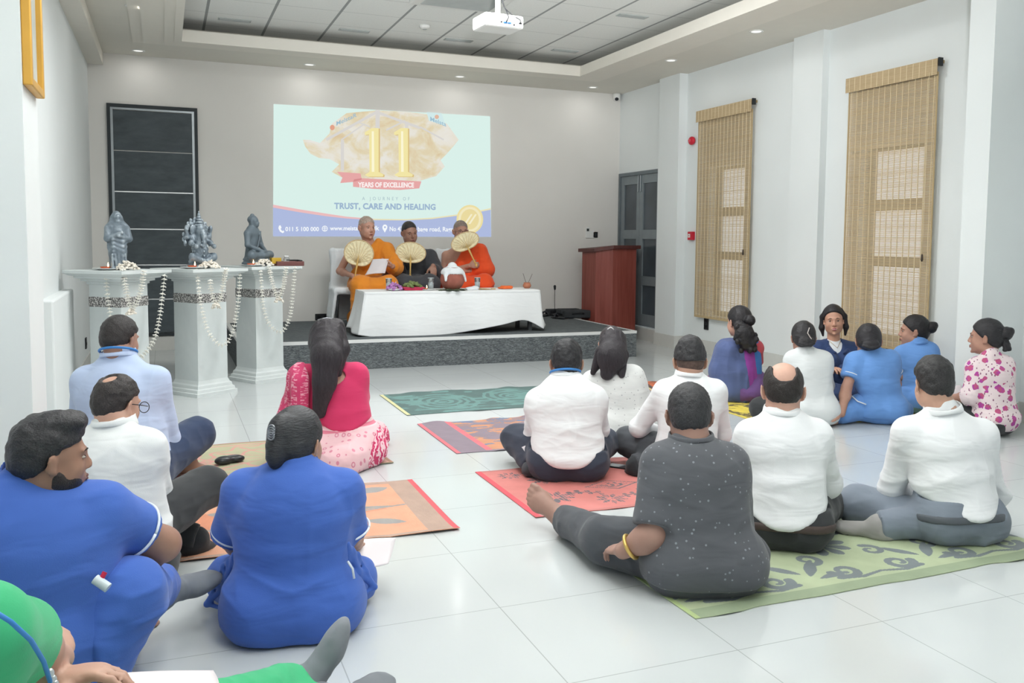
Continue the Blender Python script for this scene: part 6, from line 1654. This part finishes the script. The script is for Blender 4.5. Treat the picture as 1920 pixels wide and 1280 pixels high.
# --- gooseneck microphone, bags and sandals at the right of the stage
q = at_z(1040, 592, SZ + .004)
t_ = empty('table_microphone', q, label='black gooseneck microphone on a flat base on the stage floor', cat='microphone')
MB().box((-.06, -.08, 0), (.06, .08, .035), bev=.012).build('base', black, t_)
m = MB(); m.tube([(0, 0, .03), (0, 0, .10), (-.002, 0, .22), (-.006, -.01, .36)], [.006, .0035, .0035, .0035], 10); m.build('neck', black, t_)
S = SDF(.003); S.cone((-.006, -.01, .36), (-.008, -.012, .395), .014, .018); sdf_obj('windscreen', S, plain('dark_foam', '#333539', .8), t_)
for (u, v, rz, lab) in ((1046, 597, 20, 'black sandal lying nearest the stage front, by the microphone'), (1022, 592, -30, 'black sandal behind the table corner on the stage')):
    q = at_z(u, v, SZ + .003); t_ = empty('sandal', q, math.radians(rz), label=lab, cat='shoe', group='black sandals on the stage')
    S = SDF(.005); S.ell((0, .0, .012), (.045, .13, .012)); S.ell((0, -.07, .014), (.038, .05, .014)); sdf_obj('sole', S, black, t_)
    S = SDF(.004); S.chain([(-.042, .02, .015), (-.03, .03, .045), (0, .035, .058), (.03, .03, .045), (.042, .02, .015)], [.010] * 5); S.chain([(0, .035, .055), (0, .08, .02)], [.007, .007]); sdf_obj('strap', S, plain('black_leather', '#303236', .5), t_)
q = at_z(1078, 596, SZ + .003)
t_ = empty('equipment_case', (q[0] + .02, q[1] + .05, SZ), math.radians(-4), label='black equipment case on the stage floor beside the lectern', cat='case')
S = SDF(.007); S.box((0, 0, .055), (.19, .12, .052), None, .02); S.box((-.12, .03, .085), (.10, .09, .035), None, .02); sdf_obj('body', S, plain('black_fabric_case', '#35383b', .8), t_, lambda V: .004 * (fbm(V * 12, 3) - .5))
m = MB(); m.tube([(-.08, -.122, .06), (-.06, -.14, .075), (.06, -.14, .075), (.08, -.122, .06)], .007, 8); m.build('handle', black, t_)
q = at_z(1020, 586, SZ)
t_ = empty('floor_speaker', (q[0], 11.12, SZ), label='low black box against the back wall behind the microphone', cat='box')
MB().box((-.16, -.06, 0), (.30, .06, .09), bev=.01).build('case', plain('black_fabric_case', '#35383b', .8), t_)
MB().box((-.14, -.064, .015), (.28, -.058, .075)).build('grille', black, t_)

# --- lectern
def wood(name, a, b):
    t = NT(name, .35, 0, .4); n = t.noise(2.5, 5, .6, t.mapping((7, 7, .5)), .5); t.color(t.ramp(n, [(.3, a), (.7, b)])); t.bump(n, .05, .003); return t.m
wd = wood('cherry_veneer', '#7c3a30', '#965046'); wdk = wood('dark_cherry_edge', '#4d2a27', '#623732')
t_ = empty('lectern', (5.36, 10.62, 0), math.radians(8), label='tall cherry wood lectern with a dark sloping top beside the stage', cat='lectern')
V = [(-.24, -.20, .0), (.26, -.20, .0), (.26, .20, .0), (-.24, .20, .0), (-.24, -.20, 1.20), (.26, -.20, 1.22), (.26, .20, 1.22), (-.24, .20, 1.20)]
V = [(-.27, -.10, 0), (-.10, -.24, 0), (.27, -.24, 0), (.27, .22, 0), (-.27, .22, 0)]
V2 = [(x, y, 1.17 + .03 * (y < -.2)) for x, y, z in V]
mesh_obj('body', V + V2, [(0, 4, 3, 2, 1), (5, 6, 7, 8, 9)] + [(i, (i + 1) % 5, 5 + (i + 1) % 5, 5 + i) for i in range(5)], wd, t_)
V = [(-.31, -.12, 0), (-.12, -.28, 0), (.31, -.28, 0), (.31, .26, 0), (-.31, .26, 0)]
zz = [1.16, 1.20, 1.20, 1.17, 1.15]
mesh_obj('sloping_top', [(x, y, z) for (x, y, _), z in zip(V, zz)] + [(x, y, z + .045) for (x, y, _), z in zip(V, zz)], [(0, 4, 3, 2, 1), (5, 6, 7, 8, 9)] + [(i, (i + 1) % 5, 5 + (i + 1) % 5, 5 + i) for i in range(5)], wdk, t_)
MB().box((-.10, -.249, .0), (.275, -.239, .07)).build('plinth', wdk, t_)

# --- three pedestals with statues, offerings and garlands
def stone_mat():
    t = NT('grey_painted_plaster', .7, 0, .25); t.color(t.ramp(t.noise(2.4, 5, .6, dist=.4), [(.3, '#c9d0d0'), (.7, '#d9dfde')])); return t.m
def granite():
    t = NT('speckled_granite_band', .4); t.color(t.ramp(t.noise(95, 2, .6), [(.40, '#3a3838'), (.5, '#8a8886'), (.60, '#d5d3d0')])); return t.m
stm, grn = stone_mat(), granite()
PROF = [(.285, 0), (.285, .028), (.268, .032), (.262, .055), (.245, .062), (.240, .085), (.222, .098), (.208, .125), (.205, .935), (.222, .940), (.222, .955), (.262, .962), (.262, .978), (.305, .984), (.310, 1.0), (.345, 1.006), (.372, 1.018), (.385, 1.022), (.385, 1.045), (0, 1.045)]
PED = [(-.335, 7.75, 6, 'grey plaster pedestal nearest the left wall, carrying the robed figure'), (.265, 8.065, -9, 'grey plaster pedestal carrying the elephant headed statue'), (.79, 8.64, -14, 'grey plaster pedestal by the stage, carrying the seated meditating statue')]
ZT = 1.045
for x, y, r, lab in PED:
    t_ = empty('pedestal', (x, y, 0), math.radians(r + 45 + 45), label=lab, cat='pedestal', group='grey pedestals before the stage')
    MB().lathe(PROF, 4, smooth=False).build('column', stm, t_)
    MB().lathe([(.207, .765), (.2095, .768), (.2095, .838), (.207, .841)], 4, smooth=False).build('granite_band', grn, t_)
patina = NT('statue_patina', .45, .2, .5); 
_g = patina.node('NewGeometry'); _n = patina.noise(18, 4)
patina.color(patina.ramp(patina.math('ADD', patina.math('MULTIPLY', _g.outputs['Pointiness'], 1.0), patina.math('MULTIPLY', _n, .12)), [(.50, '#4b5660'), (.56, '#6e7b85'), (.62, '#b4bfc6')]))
smooth_stone = plain('smooth_grey_stone', '#66727a', .5, .1, var=.1, nscale=12)
# robed veiled figure
t_ = empty('statue', (-.335, 7.75, ZT), math.radians(200), label='slender grey statue of a robed figure with covered head, leftmost of the three', cat='statue')
S = SDF(.0035)
S.cone((0, 0, .02), (0, 0, .14), .062, .060, .03); S.cone((0, 0, .14), (0, 0, .26), .060, .058, .03); S.cone((0, 0, .26), (0, .0, .345), .060, .046, .03, (V3(0, 1, 0), .8))
S.cone((-.055, 0, .335), (.055, 0, .335), .026, .026, .03); S.ell((0, .008, .408), (.026, .031, .036)); S.cone((0, 0, .35), (0, 0, .40), .022)
S.ell((0, -.008, .410), (.036, .036, .044), k=.008); S.cone((-.03, -.012, .40), (-.052, .0, .30), .016, .022); S.cone((.03, -.012, .40), (.052, .0, .30), .016, .022); S.ell((0, .034, .405), (.020, .020, .028), op='s', k=.006); S.ell((0, .012, .402), (.022, .026, .030), k=.004); S.cone((0, .03, .372), (0, .026, .355), .012, .006)
for sx in (-1, 1): S.cone((sx * .072, 0, .32), (sx * .078, .02, .24), .022, .026, .015); S.cone((sx * .078, .02, .24), (sx * -.01, .068, .275 + sx * .012), .024, .013, .012)
for k in range(6):
    a = .5 + k * .1; S.chain([(-.066 + .006 * k, .02, .25 - .035 * k), (-.02, .055 - .002 * k, .215 - .036 * k), (.045, .047, .235 - .030 * k), (.066, .0, .27 - .02 * k)], [.010] * 4, .014)
for k in range(5): x = -.05 + k * .026; S.cone((x, .052, .02), (x * .9 + .01, .056, .12), .010, .006, .008)
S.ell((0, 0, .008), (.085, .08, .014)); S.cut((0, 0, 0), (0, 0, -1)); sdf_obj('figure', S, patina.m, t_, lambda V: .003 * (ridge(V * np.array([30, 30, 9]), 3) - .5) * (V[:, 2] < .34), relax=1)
# elephant headed seated figure with ornate halo
t_ = empty('statue', (.265, 8.09, ZT), math.radians(210), label='ornate grey statue of a seated elephant headed figure, middle of the three', cat='statue')
S = SDF(.004); R_ = random.Random(4)
S.ell((0, 0, .015), (.12, .10, .022)); S.ell((0, .0, .05), (.10, .08, .03)); S.ell((0, .02, .14), (.070, .062, .065)); S.cone((0, 0, .10), (0, 0, .24), .06, .05, .03)
for sx in (-1, 1):
    S.cone((sx * .04, .02, .08), (sx * .115, .06, .085), .034, .028, .02); S.cone((sx * .115, .06, .085), (sx * .02, .10, .055), .026, .018, .02)
    S.ell((sx * .058, .0, .285), (.034, .010, .042), rotm(0, 0, sx * 12), .01)
    S.cone((sx * .055, 0, .225), (sx * .105, .03, .19), .022, .018); S.cone((sx * .105, .03, .19), (sx * .095, .085, .165), .017, .013); S.ell((sx * .095, .10, .165), (.016, .018, .016))
    S.cone((sx * .055, -.01, .235), (sx * .120, -.01, .235), .018, .015); S.cone((sx * .120, -.01, .235), (sx * .128, .0, .295), .014, .011); S.ell((sx * .128, .0, .305), (.015, .015, .018))
S.ell((0, .02, .285), (.042, .045, .044)); S.chain([(0, .06, .275), (0, .082, .235), (.004, .088, .195), (.018, .085, .17), (.034, .082, .175)], [.021, .022, .014, .011, .009], .012)
S.lathe = None
for z, r in ((.325, .040), (.345, .034), (.365, .027), (.385, .019), (.405, .012), (.420, .007)): S.ell((0, .005, z), (r, r, .013), k=.004)
for k in range(46):
    a = math.pi * (k / 45) * 1.15 - .23; rr = .125 + .012 * math.sin(k * 2.3); S.ell((rr * math.cos(a), -.03 + .012 * math.sin(k * 1.7), .215 + rr * 1.15 * math.sin(a)), (.014, .014, .017), k=.006)
for k in range(60):
    a = R_.uniform(-.2, math.pi + .2); rr = R_.uniform(.07, .12); S.ell((rr * math.cos(a), -.035, .21 + rr * 1.15 * math.sin(a)), (.014, .012, .014), k=.006)
for k in range(40): a = R_.uniform(0, 6.28); z = R_.uniform(.06, .22); S.ell((.072 * math.cos(a), .02 + .062 * math.sin(a), z), (.009, .009, .009), k=.005)
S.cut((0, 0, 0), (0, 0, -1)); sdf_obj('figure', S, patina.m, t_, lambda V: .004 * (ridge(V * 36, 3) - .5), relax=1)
# seated meditating figure
t_ = empty('statue', (.76, 8.67, ZT), math.radians(236), label='smooth grey seated meditating statue nearest the stage', cat='statue')
S = SDF(.004)
S.ell((0, .01, .022), (.145, .11, .026)); S.ell((0, .01, .055), (.135, .10, .022)); S.cone((0, -.03, .09), (0, -.02, .20), .070, .062, .03, (V3(0, 1, 0), .75)); S.cone((0, -.02, .20), (0, -.02, .27), .064, .080, .03, (V3(0, 1, 0), .65))
S.cone((-.075, -.02, .275), (.075, -.02, .275), .028, .028, .03); S.cone((0, -.02, .28), (0, -.015, .34), .026, .022, .015)
S.ell((0, -.008, .372), (.036, .042, .046)); S.ell((0, -.018, .388), (.041, .044, .038), k=.004); S.ell((0, -.02, .425), (.018, .018, .016), k=.006); S.cone((0, .030, .372), (0, .040, .362), .004, .006, .006); S.ell((0, .026, .350), (.014, .008, .006)); S.ell((0, .02, .338), (.016, .014, .010))
for sx in (-1, 1):
    S.ell((sx * .014, .036, .376), (.009, .006, .005), op='s', k=.005); S.ell((sx * .038, -.01, .365), (.006, .010, .024), k=.004)
    S.cone((sx * .088, -.02, .268), (sx * .110, -.005, .175), .027, .023, .02); S.cone((sx * .110, -.005, .175), (sx * .03, .085, .125), .021, .014, .015); S.ell((sx * .012, .092, .122), (.028, .016, .010), k=.008)
    S.cone((sx * .04, .0, .095), (sx * .155, .055, .092), .042, .034, .02); S.cone((sx * .155, .055, .092), (sx * -.03, .10, .088), .030, .020, .015)
S.cone((-.04, .035, .29), (.045, .045, .13), .006, .006, .006)
S.cut((0, 0, 0), (0, 0, -1)); sdf_obj('figure', S, smooth_stone, t_, lambda V: .0012 * (ridge(V * np.array([8, 8, 60]), 3) - .5) * (V[:, 2] > .36), relax=1)

for o_ in bpy.data.objects:
    if o_.name == 'statue.001': o_.scale = (.86, .95, 1.10)
    if o_.name == 'statue.002': o_.scale = (1.06, 1.06, 1.08)
# offerings on the pedestals
def ped_pt(u, d): q = W(u, 500, d); return V3(q[0], q[1], ZT + .001)
petalw = plain('white_petals', '#e9e2d6', .7, var=.06, nscale=40)
for (u1, v1, u2, v2, lab) in ((200, .17, 238, .12, 'robed statue'), (363, .22, 392, .15, 'elephant headed statue'), (473, .22, 494, .15, 'seated meditating statue')):
    dq = [float((V3(a, b, 0) - CC) @ FW) for a, b, _, _ in PED][(200, 363, 473).index(u1)]; q = ped_pt(u1, dq - v1)
    t_ = empty('lamp_plate', q, label='white saucer with a burning clay lamp before the ' + lab, cat='plate')
    MB().lathe([(0, 0), (.05, 0), (.10, .012), (.105, .016), (.096, .014), (0, .005)], 32).build('saucer', china, t_); oil_lamp(t_, (-.01, 0, .008), .034)
    q = ped_pt(u2, dq - v2); t_ = empty('flower_heap', q, label='heap of white flowers lying at the foot of the ' + lab, cat='flowers')
    m = MB(); petal_heap(m, random.Random(int(u1)), (0, 0, .008), .085, .06, 90, .015); o_ = m.build('petals', petalw, t_); o_['kind'] = 'stuff'
q = ped_pt(543, float((V3(.79, 8.64, 0) - CC) @ FW) - .02)
t_ = empty('tray', (q[0], q[1] + .06, ZT), math.radians(6), label='dark red wooden tray with small containers on the pedestal by the stage', cat='tray')
S = SDF(.004); S.box((0, 0, .022), (.125, .08, .022), None, .006); S.box((0, 0, .034), (.116, .071, .022), None, .004, op='s', k=.002); sdf_obj('tray', S, plain('dark_red_wood', '#6d4745', .5), t_)
t0 = t_.location
t_ = empty('carton', (t0[0] - .12, t0[1] - .02, ZT), math.radians(14), label='yellow and dark little box beside the red tray', cat='box')
MB().box((-.045, -.03, .0), (.045, .03, .075), bev=.003).build('box', plain('mustard_card', '#c3a03a', .5), t_); MB().box((-.046, -.031, 0), (.046, .031, .022)).build('base', plain('carton_dark', '#5a3d35', .5), t_)
t_ = empty('glass_jar', (t0[0] - .02, t0[1], ZT + .014), label='small clear jar standing in the red tray', cat='jar')
MB().lathe([(0, 0), (.028, 0), (.028, .05), (.02, .06), (.02, .07), (0, .07)], 24).build('jar', glassm.m, t_); MB().lathe([(.021, .066), (.021, .078), (0, .078)], 20).build('lid', china, t_)
t_ = empty('lighter', (t0[0] + .05, t0[1] + .01, ZT + .045), math.radians(-10), label='black gas lighter lying across the red tray', cat='lighter')
m = MB(); m.tube([(-.07, 0, .006), (.0, 0, .006), (.03, 0, .004)], [.005, .007, .009], 10); m.build('handle', black, t_); m = MB(); m.tube([(.03, 0, .004), (.075, 0, .0)], [.009, .007], 10); m.build('grip', black, t_)

# garlands of white blossoms
def blossom_mesh(r=.016):
    m = MB()
    for k in range(6): a = k * math.pi / 3; ellmesh(m, V3(r * .6 * math.cos(a), r * .6 * math.sin(a), .002 * (k % 2)), V3(r * .55, r * .26, r * .16), rotm(math.degrees(a), 0, -22), 0, 6, 4)
    ellmesh(m, V3(0, 0, 0), V3(r * .25, r * .25, r * .5), None, 0, 6, 4); return m
jas = plain('jasmine_white', '#f0eee6', .7, var=.02)
proto_b = None
def garland(label, pts, depth, step=.028, r=.019, pend=None):
    """pts: pixels and depth offsets the string hangs through"""
    global proto_b
    P = [W(u, v, depth + dd) for u, v, dd in pts]; A = np.array(P)
    n = 12; C = []
    for i in range(len(A) - 1):
        p0, p1, p2, p3 = A[max(i - 1, 0)], A[i], A[i + 1], A[min(i + 2, len(A) - 1)]
        for f in np.arange(n) / n: C.append(.5 * (2 * p1 + (p2 - p0) * f + (2 * p0 - 5 * p1 + 4 * p2 - p3) * f * f + (3 * p1 - p0 - 3 * p2 + p3) * f ** 3))
    C.append(A[-1]); C = np.array(C); t = empty('garland', C[0], label=label, cat='garland'); o = C[0]
    m = MB(); m.tube([tuple(c - o) for c in C], .0018, 5); m.build('string', plain('garland_string', '#d9dccf', .8), t)
    L = np.concatenate([[0], np.cumsum(np.linalg.norm(np.diff(C, axis=0), axis=1))]); k = 0; s_ = step / 2
    while s_ < L[-1] and k < 90:
        c = np.array([np.interp(s_, L, C[:, d]) for d in range(3)]); d2 = unit(np.array([np.interp(min(s_ + .01, L[-1]), L, C[:, d]) for d in range(3)]) - c + 1e-6)
        if proto_b is None: b = blossom_mesh().build('blossom', jas, t); proto_b = b
        else: b = proto_b.copy(); COL.objects.link(b); b.parent = t
        b.location = c - o; b.rotation_euler = Vector(d2).to_track_quat('Z', 'Y').to_euler(); b.rotation_euler.rotate_axis('Z', k * 1.3); sc = r / .016 * (1 + .12 * math.sin(k * 2.7)); b.scale = (sc, sc, sc)
        s_ += step * (1 + .15 * math.sin(k * 1.9)); k += 1
    if pend is not None:
        c = W(pend[0], pend[1], depth + pend[2]) - o; m = MB(); petal_heap(m, random.Random(k), (c[0], c[1], c[2] - .02), .035, .045, 26, .014); m.build('flower_tassel', petalw, t)
dp = [float((V3(x, y, 0) - CC) @ FW) for x, y, r, l in PED]
garland('short strand of white flowers at the left end of the first pedestal', [(200, 512, -.30), (200, 540, -.29), (203, 565, -.27), (207, 592, -.27)], dp[0])
garland('thick loop of white flowers with a tassel on the first pedestal', [(230, 503, -.34), (234, 530, -.33), (240, 560, -.32), (247, 580, -.32), (258, 562, -.32), (266, 535, -.33), (270, 506, -.34)], dp[0], .021, .022, (246, 585, -.33))
garland('long white flower string hanging from the first pedestal toward the floor', [(309, 513, -.02), (305, 550, -.03), (300, 590, -.05), (292, 628, -.10), (278, 655, -.16), (262, 672, -.22)], dp[0], .028, .020)
garland('long looping white flower string between the middle pedestal and the next', [(369, 503, -.38), (373, 545, -.34), (381, 590, -.30), (394, 628, -.26), (418, 648, -.22), (436, 622, -.18), (446, 570, -.16), (450, 512, -.14)], dp[1])
garland('thick loop of white flowers with a tassel on the middle pedestal', [(394, 523, -.30), (396, 545, -.29), (403, 568, -.29), (413, 560, -.29), (419, 530, -.30), (424, 503, -.34)], dp[1], .021, .022, (405, 573, -.30))
garland('long looping white flower string on the pedestal by the stage', [(488, 505, -.38), (491, 545, -.32), (496, 585, -.28), (508, 612, -.24), (528, 622, -.22), (543, 595, -.20), (549, 550, -.20), (553, 498, -.22)], dp[2])
garland('thick loop of white flowers with a tassel on the pedestal by the stage', [(504, 495, -.36), (508, 520, -.32), (515, 545, -.30), (522, 558, -.30), (530, 540, -.31), (537, 499, -.34)], dp[2], .021, .022, (523, 562, -.31))

# --- small things on the floor
def phone(u, v, rz, label):
    q = at_z(u, v, .004); t = empty('smartphone', (q[0], q[1], .0045), math.radians(rz), label=label, cat='phone')
    MB().box((-.037, -.075, 0), (.037, .075, .009), bev=.006).build('case', black, t); MB().box((-.034, -.071, .0088), (.034, .071, .0096)).build('screen', plain('phone_screen', '#4a4f56', .12, spec=.6), t)
phone(1165, 876, 42, 'black smartphone lying on the coral red mat'); phone(1562, 995, 40, 'dark smartphone lying on the pale green mat by the balding man')
q = at_z(430, 868, .004)
t_ = empty('spectacle_case', (q[0], q[1], .004), math.radians(-62), label='black curved spectacle case lying on the sage green mat', cat='case')
S = SDF(.004); S.ell((0, -.035, .024), (.040, .055, .024)); S.ell((.012, .045, .020), (.030, .045, .020)); S.cut((0, 0, 0), (0, 0, -1)); sdf_obj('shell', S, plain('glossy_black', '#2f3234', .3), t_)
S = SDF(.004); S.ell((.002, -.0, .024), (.016, .085, .0235)); S.cut((0, 0, .026), (0, 0, -1)); sdf_obj('seam', S, plain('case_seam', '#4a4e50', .4), t_)
def paper(label, rows, depth, n=4, name='paper_sheet', mat=None):
    g = [[W(u, v, depth + dd) for u, v, dd in r] for r in rows]; o = sheet(name, g, mat or plain('white_paper', '#e3e6e8', .7, var=.01), n=n, th=.0015); tag(o, label, 'paper'); return o
d5 = float((V3(.38, 3.06, 0) - CC) @ FW)
paper('white folded paper held at the right side of the woman in royal blue scrubs', [((655, 1012, .34), (700, 1009, .36), (742, 1008, .36)), ((652, 1032, .26), (694, 1040, .28), (735, 1036, .30)), ((672, 1052, .20), (700, 1062, .22), (728, 1056, .24))], d5)
d4 = float((V3(GP[0], GP[1], 0) - CC) @ FW)
paper('white paper lying on the green lap at the lower left edge', [((205, 1262, .50), (300, 1257, .56), (400, 1256, .62)), ((190, 1272, .44), (290, 1275, .50), (410, 1276, .56)), ((150, 1310, .34), (280, 1320, .40), (415, 1312, .46))], d4)
paper('small white card in the lap of the man with the blue lanyard', [((978, 838, .05), (995, 832, .06), (1006, 836, .05)), ((984, 846, .03), (996, 848, .04), (1006, 850, .03)), ((988, 852, .02), (998, 858, .02), (1006, 860, .02))], float((V3(2.03, 4.52, 0) - CC) @ FW) - .02)
paper('sheet of paper in the lap of the woman in the floral blouse', [((1782, 724, .20), (1796, 722, .20), (1802, 722, .20)), ((1780, 736, .16), (1795, 736, .16), (1805, 735, .16)), ((1780, 746, .12), (1795, 747, .12), (1806, 745, .12))], float((V3(5.14, 4.56, 0) - CC) @ FW))
paper('small white paper in the lap of the woman in a navy blazer', [((1555, 695, -.32), (1562, 694, -.32), (1570, 694, -.32)), ((1556, 702, -.35), (1563, 702, -.35), (1572, 701, -.35))], float((V3(5.30, 5.88, 0) - CC) @ FW)) if False else None
